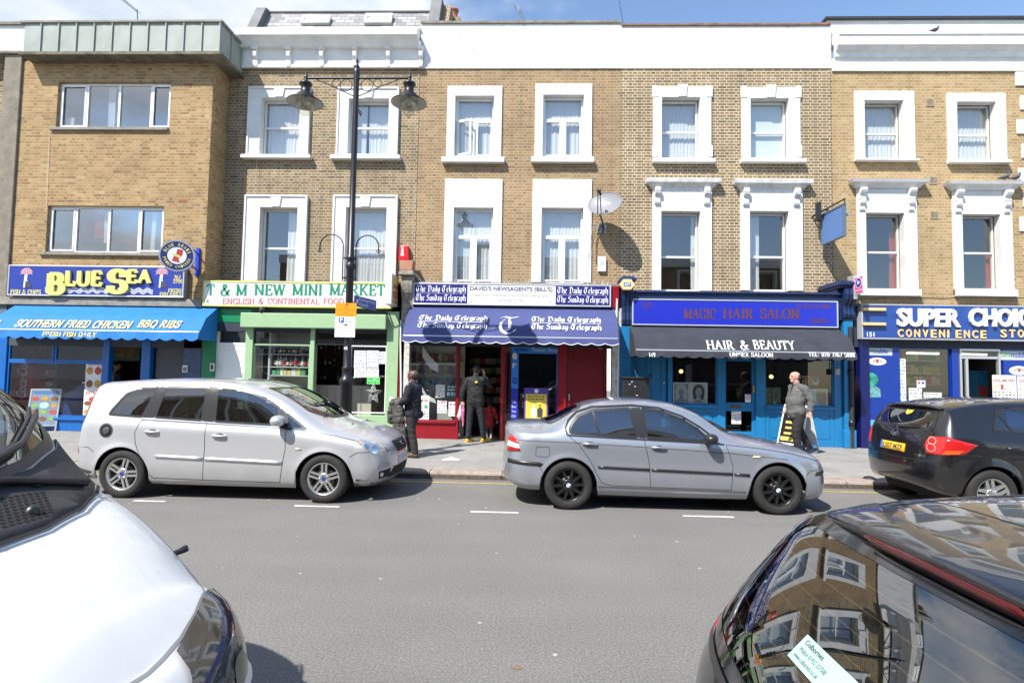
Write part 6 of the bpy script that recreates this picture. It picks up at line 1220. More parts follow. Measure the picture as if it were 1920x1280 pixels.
def rounded(poly,r=.05,n=4):
 out=[];k=len(poly)
 for i in range(k):
  p0,p,p1=Vector(poly[i-1]),Vector(poly[i]),Vector(poly[(i+1)%k])
  rr=r[i]if isinstance(r,(list,tuple)) else r
  a,b=(p0-p),(p1-p);q=min(rr,a.length*.45,b.length*.45)
  if q<1e-4:out.append(tuple(p));continue
  A,B=p+a.normalized()*q,p+b.normalized()*q
  for j in range(n+1):t=j/n;out.append(tuple(A*(1-t)**2+p*2*t*(1-t)+B*t*t))
 return out
class Car:
 def __init__(s,root,prof,W,rear,front,wheels,sill_z,paint,sect=None,hw=None,dark=None,nexp=(3.2,3.2),crown=.05):
  s.root=root;s.W=W
  xr0,xf0=prof['xr'],prof['xf']
  xs=list(np.linspace(xr0,xf0,150))
  for(xw,ra,zc) in wheels:
   q=math.sqrt(max(ra*ra-(zc-sill_z)**2,.01));xs+=[xw-q-.002,xw-q+.004,xw+q-.004,xw+q+.002]+list(xw+ra*np.cos(np.linspace(.25,math.pi-.25,26)))
  xs=np.array(sorted(x for x in xs if xr0<=x<=xf0));keep=np.concatenate([[True],np.diff(xs)>.0015]);xs=xs[keep]
  zt=smooth1(*zip(*prof['top']),xs,prof.get('sm',.10));zb=smooth1(*zip(*prof['belt']),xs,.08);hwid=smooth1(*zip(*prof['half']),xs,.12)
  zsl=smooth1(*zip(*prof['sill']),xs,.05)
  h=zt-zb;k=np.clip((h-.10)/.30,0,1);k=k*k*(3-2*k);tum=prof.get('tumble',.16)
  yb=hwid-prof.get('shoulder',.055)
  Y=np.zeros((9,len(xs)));Z=np.zeros_like(Y)
  Y[0],Z[0]=hwid-.10,zsl;Y[1],Z[1]=hwid-.035,zsl+.07;Y[2],Z[2]=hwid-.004,zsl+(zb-zsl)*.45;Y[3],Z[3]=hwid-.008,zsl+(zb-zsl)*.80;Y[4],Z[4]=yb,zb
  g5y,g5z=yb-tum*.80,zb+.84*h;g6y,g6z=yb-tum*1.15-.05,zb+.945*h;g7y,g7z=(yb-tum)*.5,zb+.99*h
  c5y,c5z=yb*.86,zb+.42*h;c6y,c6z=yb*.64,zb+.74*h;c7y,c7z=yb*.33,zb+.94*h
  for r,a,b,c,d in((5,g5y,g5z,c5y,c5z),(6,g6y,g6z,c6y,c6z),(7,g7y,g7z,c7y,c7z)):Y[r]=a*k+c*(1-k);Z[r]=b*k+d*(1-k)
  Y[8],Z[8]=0,zt
  X=np.tile(xs,(9,1))
  K=26;ph=np.linspace(0,1,K+1)[1:];ph=ph*math.pi/2
  def cap(j,ext,n,sgn):
   sx,cy=np.sin(ph)**(2/n),np.cos(ph)**(2/n);CX,CY,CZ=[],[],[]
   for r in range(9):
    xe,ze=ext[r];x0,y0,z0=X[r,j],Y[r,j],Z[r,j]
    CX.append(x0+(xe-x0)*sx);CY.append(y0*cy);CZ.append(z0+(ze-z0)*np.sin(ph)**(1.6 if r<4 or sgn<0 else 1.05))
   return np.array(CX),np.array(CY),np.array(CZ)
  fx,fy,fz=cap(-1,front,nexp[1],1);bx,by,bz=cap(0,rear,nexp[0],-1)
  X=np.hstack([bx[:,::-1],X,fx]);Y=np.hstack([by[:,::-1],Y,fy]);Z=np.hstack([bz[:,::-1],Z,fz])
  s.ncap=K
  sub=[4,6,6,5,6,5,5,5];ri=[0.0];
  for i,q in enumerate(sub):ri+=[i+(t+1)/q for t in range(q)]
  ri=np.array(ri);s.rb=sum(sub[:4])
  base=np.arange(9.0)
  XX,YY,ZZ=(np.array([pchip(base,A[:,j],ri) for j in range(A.shape[1])]).T for A in(X,Y,Z))
  for(xw,ra,zc) in wheels:
   for j in range(XX.shape[1]):
    x=XX[0,j];
    if abs(x-xw)<ra*1.35 and K<=j<XX.shape[1]-K:
     z=ZZ[:s.rb+1,j].copy();y=YY[:s.rb+1,j].copy();z0=z[0]
     za=zc+math.sqrt(ra*ra-(x-xw)**2) if abs(x-xw)<ra else-9
     if za>z0:
      zn=za+(z-z0)/(z[-1]-z0)*(z[-1]-za);YY[:s.rb+1,j]=np.interp(zn,z,y);ZZ[:s.rb+1,j]=zn
     dd=np.hypot(x-xw,np.maximum(ZZ[:s.rb+1,j]-zc,0))-ra
     YY[:s.rb+1,j]+=.014*np.exp(-(np.maximum(dd,0)/.05)**2)
  s.XX,s.YY,s.ZZ=XX,YY,ZZ;s.nr,s.nc=XX.shape
  v=[];f=[]
  for sg in(-1,1):
   b=len(v)
   v+=[(XX[i,j],sg*YY[i,j],ZZ[i,j]) for i in range(s.nr) for j in range(s.nc)]
   for i in range(s.nr-1):
    for j in range(s.nc-1):
     q=(b+i*s.nc+j,b+i*s.nc+j+1,b+(i+1)*s.nc+j+1,b+(i+1)*s.nc+j);f.append(q if sg<0 else q[::-1])
  bm=bmesh.new();bv=[bm.verts.new(p) for p in v]
  for q in f:
   try:bm.faces.new([bv[i]for i in q])
   except ValueError:pass
  bmesh.ops.remove_doubles(bm,verts=bm.verts,dist=.0012);bmesh.ops.dissolve_degenerate(bm,dist=1e-5,edges=bm.edges)
  s.bm=bm;bm.normal_update();s.bvh=BVHTree.FromBMesh(bm);s.paint=paint;s.holes=[]
 AX={'right':((0,-5),None)}
 def hit(s,u,w,side):
  q=.70710678;dg={'rr':((q,q),(q,-q)),'fr':((-q,q),(q,q)),'fl':((-q,-q),(q,-q)),'rl':((q,-q),(q,q))}
  if side in dg:d=Vector((*dg[side][0],0));o=Vector((dg[side][1][0]*u,dg[side][1][1]*u,w))-d*5
  else:o,d={'right':(Vector((u,-4,w)),Vector((0,1,0))),'left':(Vector((u,4,w)),Vector((0,-1,0))),'front':(Vector((6,u,w)),Vector((-1,0,0))),'rear':(Vector((-6,u,w)),Vector((1,0,0))),'top':(Vector((u,w,6)),Vector((0,0,-1)))}[side]
  p,n,i,dd=s.bvh.ray_cast(o,d)
  if p is None:p,n,i,dd=s.bvh.find_nearest(o+d*({'right':3.2,'left':3.2,'front':4,'rear':4,'top':5}.get(side,4)))
  if n.dot(d)>0:n=-n
  return p,n
 def decal(s,poly,side,name,m,off=.004,parent=None,step=.05,label=None,thick=0.0,smooth=True):
  pts=[]
  k=len(poly)
  for i in range(k):
   a,b=Vector(poly[i]),Vector(poly[(i+1)%k]);n=max(1,int((b-a).length/step))
   pts+=[a+(b-a)*t/n for t in range(n)]
  nb=len(pts);us=[p.x for p in pts];ws=[p.y for p in pts]
  u=min(us)+step*.5
  while u<max(us):
   w=min(ws)+step*.5
   while w<max(ws):
    if inpoly(u,w,[tuple(p) for p in poly]) and edist(u,w,[tuple(p) for p in poly])>step*.35:pts.append(Vector((u,w)))
    w+=step
   u+=step
  vv,ee,ff,*_=geometry.delaunay_2d_cdt(pts,[(i,(i+1)%nb) for i in range(nb)],[],1,1e-6)
  P=[s.hit(p.x,p.y,side) for p in vv]
  mb=MB();mb.v=[p+n*off for p,n in P];mb.f=[tuple(f) for f in ff];mb.m=[0]*len(ff);mb.sm=[smooth]*len(ff)
  if thick:
   b=len(mb.v);mb.v+=[p-n*.004 for p,n in P];ec={}
   for f in ff:
    for a,c in zip(f,list(f[1:])+[f[0]]):ec[(a,c)]=1
   for(a,c) in ec:
    if(c,a) not in ec:mb.f.append((c,a,a+b,c+b));mb.m.append(0);mb.sm.append(False)
  return mb.build(name,m,parent or s.root,label=label)
 def strip(s,line,side,w,name,m,off=.003,parent=None,closed=False,inset=0.0,step=.04,depth=0.0):
  L_=[];k=len(line)
  for i in range(k if closed else k-1):
   a,b=Vector(line[i]),Vector(line[(i+1)%k]);n=max(1,int((b-a).length/step));L_+=[a+(b-a)*t/n for t in range(n)]
  if not closed:L_.append(Vector(line[-1]))
  ar=sum(a.x*b.y-b.x*a.y for a,b in zip(L_,L_[1:]+L_[:1]));sg=1 if ar>0 else-1
  A,B=[],[];n=len(L_)
  for i,p in enumerate(L_):
   t=(L_[(i+1)%n if closed else min(i+1,n-1)]-L_[i-1 if closed else max(i-1,0)]);t=t.normalized() if t.length>1e-6 else Vector((1,0));nn=Vector((-t.y,t.x))*sg
   A.append(p+nn*(inset-w/2));B.append(p+nn*(inset+w/2))
  if closed:A.append(A[0]);B.append(B[0])
  rows=[]
  for q in(A,B):
   r=[]
   for p in q:h,nn=s.hit(p.x,p.y,side);r.append(h+nn*off)
   rows.append(r)
  if depth:
   mid=[]
   for a,b in zip(A,B):h,nn=s.hit((a.x+b.x)/2,(a.y+b.y)/2,side);mid.append(h+nn*(off+depth))
   rows.insert(1,mid)
  mb=MB();mb.smooth=True;mb.grid(rows);return mb.build(name,m,parent or s.root)
 def opening(s,poly,side,cut=.02):s.holes.append((poly,side,cut))
 def finish(s,name='body',inner=None):
  bm=s.bm;kill=[]
  for f in bm.faces:
   c=f.calc_center_median();n=f.normal
   for poly,side,cut in s.holes:
    if side=='right' and(c.y>0 or abs(n.y)<.25):continue
    if side=='left' and(c.y<0 or abs(n.y)<.25):continue
    if side=='top' and n.z<.1:continue
    if side=='rear' and(c.x>0 or n.x>-.1):continue
    if side=='front' and(c.x<0 or n.x<.1):continue
    u,w={'right':(c.x,c.z),'left':(c.x,c.z),'top':(c.x,c.y),'rear':(c.y,c.z),'front':(c.y,c.z)}[side]
    if inpoly(u,w,poly) and edist(u,w,poly)>cut:kill.append(f);break
  bmesh.ops.delete(bm,geom=kill,context='FACES')
  me=bpy.data.meshes.new(name);bm.to_mesh(me);bm.free()
  for p in me.polygons:p.use_smooth=True
  me.materials.append(s.paint);o=bpy.data.objects.new(name,me);COL.objects.link(o);o.parent=s.root
  if inner:me.materials.append(inner);so=o.modifiers.new('lining','SOLIDIFY');so.thickness=.018;so.offset=-1;so.use_rim=False;so.material_offset=1
  return o
def paint_mat(name,col,metal=.0,flake=.0,rough=.35,coat=1.0,spec=.5):
 if name in MATS:return MATS[name]
 m=mat(name,col,rough,metal,spec,coat=coat)
 t=m.node_tree;p=t.nodes['Principled BSDF'];p.inputs['Coat Roughness'].default_value=.02;p.inputs['Coat IOR'].default_value=1.5
 c=N(t,'ShaderNodeTexCoord');s=N(t,'ShaderNodeSeparateXYZ');L(t,c.outputs['Object'],s.inputs[0]);n=N(t,'ShaderNodeTexNoise');n.inputs['Scale'].default_value=3;n.inputs['Detail'].default_value=8;L(t,c.outputs['Object'],n.inputs['Vector'])
 a=N(t,'ShaderNodeMath',operation='MULTIPLY_ADD');a.inputs[1].default_value=.25;L(t,n.outputs['Fac'],a.inputs[0]);L(t,s.outputs['Z'],a.inputs[2])
 mr=N(t,'ShaderNodeMapRange');mr.inputs['From Min'].default_value=.30;mr.inputs['From Max'].default_value=.62;mr.inputs['To Min'].default_value=.40 if max(col)>.1 else.10;mr.inputs['To Max'].default_value=.0;L(t,a.outputs[0],mr.inputs[0])
 mx=N(t,'ShaderNodeMix',data_type='RGBA');mx.inputs['A'].default_value=(*col,1);mx.inputs['B'].default_value=(.16,.14,.12,1);L(t,mr.outputs[0],mx.inputs['Factor']);L(t,mx.outputs['Result'],p.inputs['Base Color'])
 return m
M_TYRE=mat('tyre_rubber',(.022,.021,.020),.8,var=.3,vscale=20,bump=.2,bscale=60);M_GAP=mat('panel_gap',(.012,.012,.012),.8);M_TRIM=mat('black_trim',(.02,.02,.022),.35)
M_RUB=mat('grey_plastic',(.06,.06,.065),.55);M_LINING=mat('cabin_lining',(.05,.05,.052),.9);M_CAB=mat('cabin_floor',(.02,.02,.022),.9);M_SEAT=mat('seat_cloth',(.03,.03,.034),.9)
M_CARG=glass_mat('car_glass',(.46,.52,.50),boost=2.0);M_CARGD=glass_mat('car_glass_dark',(.10,.12,.12),boost=2.4)
M_LENS=glass_mat('lamp_lens',(.88,.90,.92),boost=1.2);M_CHROME=mat('chrome',(.75,.75,.76),.12,metal=1);M_LAMPIN=mat('lamp_reflector',(.66,.67,.69),.35,metal=.7)
def red_lens():
 return mat('red_lens',(.48,.012,.012),.12,spec=.6,coat=.6)
M_REDL=red_lens();M_AMBER=mat('amber_lens',(.70,.25,.02),.15)
def wheel(root,x,y,rad,wid,rimr,style,rimm,badge=None,face=-1,steer=0):
 mb=MB();mb.ci=0;h=wid/2
 prof=[(rimr-.012,-h*.70),(rimr+.004,-h*.92),(rimr+.03,-h),(rad-.045,-h*.98),(rad-.018,-h*.90),(rad-.004,-h*.72),(rad,-h*.4),(rad-.003,0),(rad,h*.4),(rad-.004,h*.72),(rad-.018,h*.9),(rad-.045,h*.98),(rimr+.03,h),(rimr-.012,h*.7)]
 mb.lathe(prof,(x,y,rad),56,'y');w=mb.build('wheel',M_TYRE,root)
 f=face;yo=y+f*h*.80
 mb=MB();mb.lathe([(rimr+.006,yo-y),(rimr-.006,yo-y+f*.006),(rimr-.02,yo-y-f*.004),(rimr-.03,yo-y-f*.06),(rimr-.05,yo-y-f*.13)],(x,y,rad),48,'y')
 hub=.062;ns,pair,sw0,sw1=style
 yf=yo-f*.005
 def spoke(a,off,w0,w1):
  ca,sa=math.cos(a),math.sin(a);pts=[]
  for(r_,w_,dy) in((hub*.6,w0,-f*.012),(rimr*.55,(w0+w1)/2,-f*.004),(rimr-.012,w1,f*.0)):
   for sg in(-1,1):t=off+sg*w_/2;pts.append((x+r_*ca-t*sa,yf+dy,rad+r_*sa+t*ca))
  b=[(p[0],p[1]-f*.035,p[2]) for p in pts]
  for i in(0,2):mb.face([pts[i],pts[i+1],pts[i+3],pts[i+2]]);mb.face([pts[i],pts[i+2],b[i+2],b[i]]);mb.face([pts[i+3],pts[i+1],b[i+1],b[i+3]])
 for k in range(ns):
  a=2*math.pi*k/ns+steer
  if pair:spoke(a,-pair,sw0,sw1);spoke(a,pair,sw0,sw1)
  else:spoke(a,0,sw0,sw1)
 mb.lathe([(hub*1.25,yf-y-f*.03),(hub*1.25,yf-y-f*.012),(hub,yf-y-f*.004),(.03,yf-y+f*.0),(0,yf-y+f*.0)],(x,y,rad),24,'y')
 for k in range(5):
  a=2*math.pi*k/5+steer+.3;mb.lathe([(.011,yf-y-f*.012),(.011,yf-y+f*.004),(0,yf-y+f*.004)],(x+.056*math.cos(a),y,rad+.056*math.sin(a)),8,'y')
 mb.build('rim',rimm,w)
 mb=MB();mb.lathe([(.0,yo-y-f*.075),(.13,yo-y-f*.075),(.13,yo-y-f*.055),(.05,yo-y-f*.05)],(x,y,rad),32,'y');mb.lathe([(0,yo-y-f*.14),(rimr-.02,yo-y-f*.14)],(x,y,rad),32,'y');mb.build('brake_disc',mat('brake_steel',(.10,.09,.085),.5,metal=.5),w)
 mb=MB();mb.disc((x,yf+f*.0035,rad),.028,20);bd=mb.build('hub_badge',badge or M_RUB,w)
 return w
def cabin(root,xs,zf,zseat,half,dash=None,steering=None):
 mb=MB();mb.box(xs[0],xs[1],-half,half,zf-.05,zf);mb.build('cabin_floor',M_CAB,root)
 for(x,ys) in xs[2]:
  for y in ys:
   mb=MB();mb.smooth=False
   mb.prism([(x-.08,zseat),(x+.06,zseat),(x-.12,zseat+.60),(x-.24,zseat+.60)],y-.23,y+.23,'y');mb.box(x-.05,x+.48,y-.23,y+.23,zseat-.18,zseat+.02);mb.prism([(x-.26,zseat+.63),(x-.15,zseat+.63),(x-.18,zseat+.84),(x-.26,zseat+.84)],y-.13,y+.13,'y');mb.tube([(x-.2,y-.06,zseat+.58),(x-.2,y-.06,zseat+.66)],.01,6);mb.build('seat',M_SEAT,root,bevel=.03)
 if dash:mb=MB();x,z=dash;mb.prism([(x-.30,z-.5),(x+.25,z-.5),(x+.25,z-.06),(x+.05,z-.02),(x-.22,z-.06),(x-.30,z-.2)],-half+.14,half-.14,'y');mb.build('dashboard',M_CAB,root,bevel=.03)
 if steering:
  x,y,z=steering;mb=MB();c=Vector((x,y,z));u=Vector((0,1,0));w_=Vector((.45,0,.9)).normalized();mb.tube([c+u*.185*math.cos(a*.2618)+w_*.185*math.sin(a*.2618) for a in range(25)],.016,8,False);mb.tube([c-u*.17,c+u*.17],.02,6);mb.tube([c,c+Vector((.35,0,-.18))],.03,6);mb.build('steering_wheel',M_TRIM,root)
def mirror(root,x,y,z,m,sg=-1,s=1.0):
 mb=MB();mb.smooth=True;n=14;rows=[]
 for i in range(9):
  t=i/8*math.pi;rr=math.sin(t)**.6;rows.append([(x+.055*s-.085*s*math.cos(t)-.03,y+sg*(.12*s*rr*math.cos(2*math.pi*k/n)*.95+.06),z+.075*s*rr*math.sin(2*math.pi*k/n)) for k in range(n)])
 mb.grid(rows,closed_u=True);o=mb.build('wing_mirror',m,root);mb=MB();mb.prism([(x-.03,z-.06),(x+.07,z-.07),(x+.05,z-.02),(x-.02,z-.01)],y+sg*-.08,y+sg*.02);mb.build('mirror_foot',M_TRIM,o)
 return o
def handle(car,x,z,m,w=.19,side='right'):
 p,n=car.hit(x,z,side);p2,n2=car.hit(x+w,z-.006,side);sg=-1 if side=='right' else 1
 mb=MB();mb.smooth=True;pts=[p+n*.002,p+(p2-p)*.12+n*.028,p+(p2-p)*.5+n*.034,p+(p2-p)*.88+n*.028,p2+n*.002];mb.tube(pts,[.013,.016,.016,.016,.013],10)
 o=mb.build('door_handle',m,car.root);mid=(x+w*.52,z+.002);car.decal([(mid[0]+.052*math.cos(k*.3927),mid[1]+.030*math.sin(k*.3927)) for k in range(16)],side,'handle_cup',M_RUB,.001,o,.03);return o
def mir(p):return list(p)+[(x,-y) for x,y in reversed(p) if abs(y)>1e-6]
def glaze(car,poly,side,gm,lab=None,trim=.028,name='side_window',mid=True,cut=.012):
 pl=rounded(poly,.035,3)
 car.opening(pl,side,cut)
 g=car.decal(pl,side,name,gm,.0015,step=.06);car.strip(pl,side,trim,'rubber',M_TRIM,.004,g,closed=True,inset=trim*.35)
 return g
 # silver people carrier
cx=-4.04
silver=paint_mat('silver_paint',(.57,.57,.58),.5,rough=.32)
root=thing('parked_car','silver people carrier with fuel flap missing, parked below the mini market','car',(0,0,0),'cars parked along the far kerb')
WH=[(1.352,.372,.30),(-1.352,.376,.30)]
c=Car(root,dict(xr=-1.745,xf=1.74,top=[(-2.1,1.49),(-1.75,1.535),(-1.3,1.57),(-.8,1.592),(-.35,1.595),(.1,1.565),(.45,1.48),(.8,1.33),(1.12,1.16),(1.34,1.05),(1.6,.985),(1.9,.90)],belt=[(-2.,1.11),(-1.3,1.075),(-.3,1.03),(.7,.985),(1.12,.93),(1.5,.86),(1.9,.77)],half=[(-2.,.86),(-1.5,.905),(-.5,.913),(.8,.912),(1.3,.90),(1.7,.872),(1.9,.84)],sill=[(-2,.24),(-1.6,.22),(-.9,.19),(.9,.18),(1.6,.21),(2,.22)],tumble=.17,sm=.12),.912,[(-2.08,.27),(-2.14,.36),(-2.15,.50),(-2.12,.76),(-2.08,1.03),(-1.99,1.38),(-1.96,1.455),(-1.955,1.485),(-1.955,1.49)],[(2.08,.20),(2.17,.29),(2.20,.45),(2.19,.60),(2.15,.71),(2.08,.79),(2.0,.835),(1.93,.87),(1.87,.885)],WH,.19,silver,nexp=(3.4,2.5))
qw=[(-1.60,1.085),(-1.575,1.15),(-1.42,1.375),(-1.30,1.425),(-.985,1.475),(-1.125,1.06)];rw=[(-.965,1.06),(-.90,1.472),(-.31,1.49),(-.31,1.03)]
fw=[(-.15,1.02),(-.19,1.49),(.04,1.48),(.31,1.415),(.57,1.305),(.70,1.22),(.72,.985)];tri=[(.79,1.16),(1.11,.945),(.815,.94)]
for sd_ in('right','left'):
 glaze(c,qw,sd_,M_CARGD);glaze(c,rw,sd_,M_CARGD);glaze(c,fw,sd_,M_CARG);glaze(c,tri,sd_,M_CARG,name='quarter_light')
 for pl in([(-.305,1.03),(-.305,1.49),(-.195,1.49),(-.155,1.022)],[(-1.12,1.062),(-.98,1.475),(-.905,1.472),(-.97,1.062)],[(.725,.985),(.705,1.22),(.785,1.16),(.81,.945)]):c.decal(pl,sd_,'pillar_trim',M_TRIM,.003,step=.05)
ws=mir([(1.31,0.0001),(1.28,.30),(1.17,.50),(1.02,.615),(.42,.545),(.46,.3),(.475,.0001)]);ws=[(x,y) for x,y in ws]
glaze(c,ws,'top',M_CARG,name='windscreen',trim=.05)
glaze(c,[(-.62,1.09),(.62,1.09),(.52,1.40),(-.52,1.40)],'rear',M_CARGD,name='rear_window')
c.strip([(-1.125,1.035),(-.3,1.005),(.73,.962),(1.1,.925)],'right',.014,'belt_moulding',M_CHROME,.004)
for ln in([(-.245,1.015),(-.235,.65),(-.255,.27)],[(.83,.93),(.84,.7),(.775,.26)],[(-1.12,1.05),(-1.19,.86),(-1.17,.72),(-1.06,.50),(-.95,.30),(-.92,.28)],[(-.92,.275),(-.25,.265),(.775,.255)],[(1.12,.93),(1.5,.865),(1.78,.80)],[(-1.99,.66),(-1.83,.66),(-1.75,.60)],[(1.68,.60),(1.78,.66),(1.95,.665)]):c.strip(ln,'right',.008,'panel_gap',M_GAP,.0012)
for a,b,d,e in((-.89,-.26,.565,.545),(-.225,.80,.545,.515)):
 c.decal([(a,d-.022),(b,e-.022),(b,e+.022),(a,d+.022)],'right','side_moulding',silver,.012,step=.08,thick=1)
handle(c,-1.05,.885,silver);handle(c,-.14,.85,silver)
c.decal([(-1.585+.085*math.cos(k*.2618),.885+.085*math.sin(k*.2618)) for k in range(24)],'right','fuel_filler',mat('filler_dark',(.015,.015,.017),.4),.0025,step=.04);c.strip([(-1.585+.088*math.cos(k*.2618),.885+.088*math.sin(k*.2618)) for k in range(24)],'right',.014,'filler_rim',M_RUB,.004,closed=True)
c.decal([(-1.575+.05*math.cos(k*.5236),.88+.05*math.sin(k*.5236)) for k in range(12)],'right','filler_cap',M_RUB,.012,step=.03,thick=1)
c.decal([(.66,.79),(.83,.64),(.98,.605),(1.13,.62),(1.02,.70),(.86,.77),(.70,.81)],'fr','headlamp',M_LAMPIN,.002,step=.04);h=c.decal([(.655,.795),(.825,.635),(.98,.598),(1.14,.615),(1.03,.705),(.87,.78),(.70,.818)],'fr','headlamp_lens',M_LENS,.012,step=.04,thick=1)
for u,w,r_ in((.86,.69,.05),(.98,.66,.05),(.76,.74,.03)):c.decal([(u+r_*math.cos(k*.3927),w+r_*math.sin(k*.3927)) for k in range(16)],'fr','headlamp_bowl',M_CHROME,.006,h,step=.03)
c.decal([(.655,.795),(.69,.76),(.705,.775),(.675,.805)],'fr','indicator',M_AMBER,.007,h,step=.03)
c.decal([(.655,.795),(.825,.635),(.98,.598),(1.14,.615),(1.03,.705),(.87,.78),(.70,.818)][::-1],'fl','headlamp',M_LAMPIN,.006,step=.05)
gr=[(-.36,.76),(-.27,.61),(.27,.61),(.36,.76)];g=c.decal(rounded(gr,.04),'front','grille',M_GAP,.004,step=.05);
for k in range(4):c.strip([(-.30,.64+k*.035),(.30,.64+k*.035)],'front',.006,'grille_bar',M_RUB,.012,g)
c.decal([(.065*math.cos(k*.2618),.70+.028*math.sin(k*.2618)) for k in range(24)],'front','badge',M_CHROME,.022,g,step=.03,thick=1);c.decal([(.052*math.cos(k*.2618),.70+.020*math.sin(k*.2618)) for k in range(24)],'front','badge_enamel',mat('badge_blue',(.02,.05,.22),.2),.025,g,step=.03)
c.decal([(-.55,.30),(-.42,.43),(.42,.43),(.55,.30)],'front','lower_grille',M_GAP,.003,step=.05);pl=c.decal([(-.26,.44),(.26,.44),(.26,.55),(-.26,.55)],'front','number_plate',mat('plate_white',(.72,.72,.70),.4),.012,step=.06,thick=1);c.strip([(-.16,.495),(.18,.50)],'front',.03,'smudge',mat('plate_smudge',(.62,.50,.48),.7),.015,pl)
c.decal([(.93,.40),(1.16,.42),(1.15,.31),(.94,.30)],'fr','fog_lamp_recess',M_GAP,.002,step=.04);c.decal([(.98+.03*math.cos(k*.5236),.355+.03*math.sin(k*.5236)) for k in range(12)],'fr','fog_lamp',M_LAMPIN,.008,step=.03);c.strip([(.92,.455),(1.16,.475)],'fr',.045,'bumper_trim',silver,.010)
c.decal([(1.69,.22),(1.72,.33),(1.90,.29),(1.98,.24)],'right','bumper_skirt',M_RUB,.003,step=.05);c.decal([(-.8,.20),(.8,.20),(.8,.295),(-.8,.295)],'front','bumper_skirt',M_RUB,.003,step=.06)
c.decal([(-1.78,.25),(-1.76,.34),(-2.0,.39),(-2.0,.27)],'right','rear_bumper_skirt',M_RUB,.003,step=.05)
c.decal([(-.66,1.40),(-.57,1.37),(-.66,1.12),(-.74,.98),(-.80,.98),(-.765,1.18)],'rear','tail_lamp',M_REDL,.006,step=.05,thick=1);c.decal([(.66,1.40),(.57,1.37),(.66,1.12),(.74,.98),(.80,.98),(.765,1.18)],'rear','tail_lamp',M_REDL,.006,step=.05,thick=1)
c.decal([(-2.03,.57),(-1.99,.57),(-1.99,.65),(-2.03,.65)],'right','reflector',M_REDL,.006,step=.03)
c.decal([(.97,.685),(1.05,.68),(1.05,.705),(.97,.71)],'right','side_repeater',mat('repeater_pink',(.60,.40,.36),.3),.005,step=.03,thick=1)
mirror(root,.74,-.93,1.065,silver);mirror(root,.74,.93,1.065,silver,1)
for k,(y0,y1) in enumerate(((.12,.50),(-.52,-.1))):
 pts=[]
 for t in range(6):u=t/5;p,n=c.hit(1.20-.1*u,y0+(y1-y0)*u,'top');pts.append(p+n*.02)
 mb=MB();mb.tube(pts,.012,6);mb.build('wiper',M_TRIM,root)
p,n=c.hit(.30,0,'top');mb=MB();mb.tube([p,p+Vector((-.28,0,.22))],.004,5);mb.build('aerial',M_TRIM,root)
for k in range(2):p,n=c.hit(1.55,(-1)**k*.35,'top');mb=MB();mb.lathe([(.016,0),(.012,.012),(0,.016)],p,8);mb.build('washer_jet',M_TRIM,root)
for(px_,py_,m_) in((.95,-.40,mat('permit_orange',(.62,.25,.05),.6)),(1.0,-.1,M_PAPER)):
 p,n=c.hit(px_,py_,'top');mb=MB();mb.disc((0,0,0),.045,16,'z');o=mb.build('permit_disc',m_,root);o.location=p-n*.02;o.rotation_euler=n.to_track_quat('Z','Y').to_euler()
alloy=mat('alloy_silver',(.58,.58,.57),.28,metal=.85)
for x in(1.352,-1.352):
 for sg in(-1,1):wheel(root,x,sg*.80,.316,.205,.215,(5,.026,.026,.030),alloy,mat('badge_blue',(.02,.05,.22),.2),sg,steer=.31 if x>0 else.05)
mb=MB();mb.box(-1.7,1.75,-.62,.62,.16,.42);mb.box(-.9,.9,-.78,.78,.17,.30);[mb.box(x-.42,x+.42,-.66,.66,.3,.72) for x in(-1.35,1.35)];mb.build('underbody',M_GAP,root)
cabin(root,(-1.6,1.2,((-.0,(-.38,.38)),(-.95,(-.45,0,.45)))),.30,.54,.78,(.92,.96),(.62,-.38,.98))
c.finish('body',M_LINING)
root.location=(cx,7.43+.912,0)
# grey saloon
grey=paint_mat('steel_grey_paint',(.37,.395,.44),.6,rough=.30)
root=thing('parked_car','steel grey saloon with black alloy wheels, parked below the newsagent and salon','car',(0,0,0),'cars parked along the far kerb')
WH=[(1.33,.362,.305),(-1.33,.362,.305)]
c=Car(root,dict(xr=-1.705,xf=1.70,top=[(-2.2,1.045),(-1.95,1.06),(-1.74,1.07),(-1.52,1.135),(-1.2,1.29),(-.85,1.385),(-.4,1.415),(0,1.385),(.32,1.29),(.6,1.145),(.86,1.0),(1.05,.945),(1.4,.885),(1.75,.815),(2,.74)],belt=[(-2.2,.935),(-1.3,.955),(-.43,.93),(.45,.90),(.85,.86),(1.4,.795),(1.9,.69)],half=[(-2,.815),(-1.35,.862),(-.3,.868),(1.3,.868),(1.7,.838),(2,.80)],sill=[(-2,.25),(-1.6,.22),(-.95,.185),(.95,.175),(1.6,.19),(2,.18)],tumble=.20,sm=.11,shoulder=.05),.868,[(-2.12,.27),(-2.21,.35),(-2.225,.52),(-2.20,.68),(-2.19,.90),(-2.19,.985),(-2.18,1.02),(-2.175,1.04),(-2.17,1.045)],[(2.02,.16),(2.08,.26),(2.09,.42),(2.05,.57),(2.0,.655),(1.955,.705),(1.92,.735),(1.88,.76),(1.86,.775)],WH,.185,grey,nexp=(3.0,2.7))
rw=[(-1.315,.965),(-1.335,1.02),(-1.30,1.10),(-1.21,1.20),(-1.02,1.278),(-.52,1.312),(-.435,.93)];fw=[(-.335,.925),(-.385,1.312),(-.14,1.285),(.13,1.19),(.33,1.07),(.45,.965),(.47,.895)]
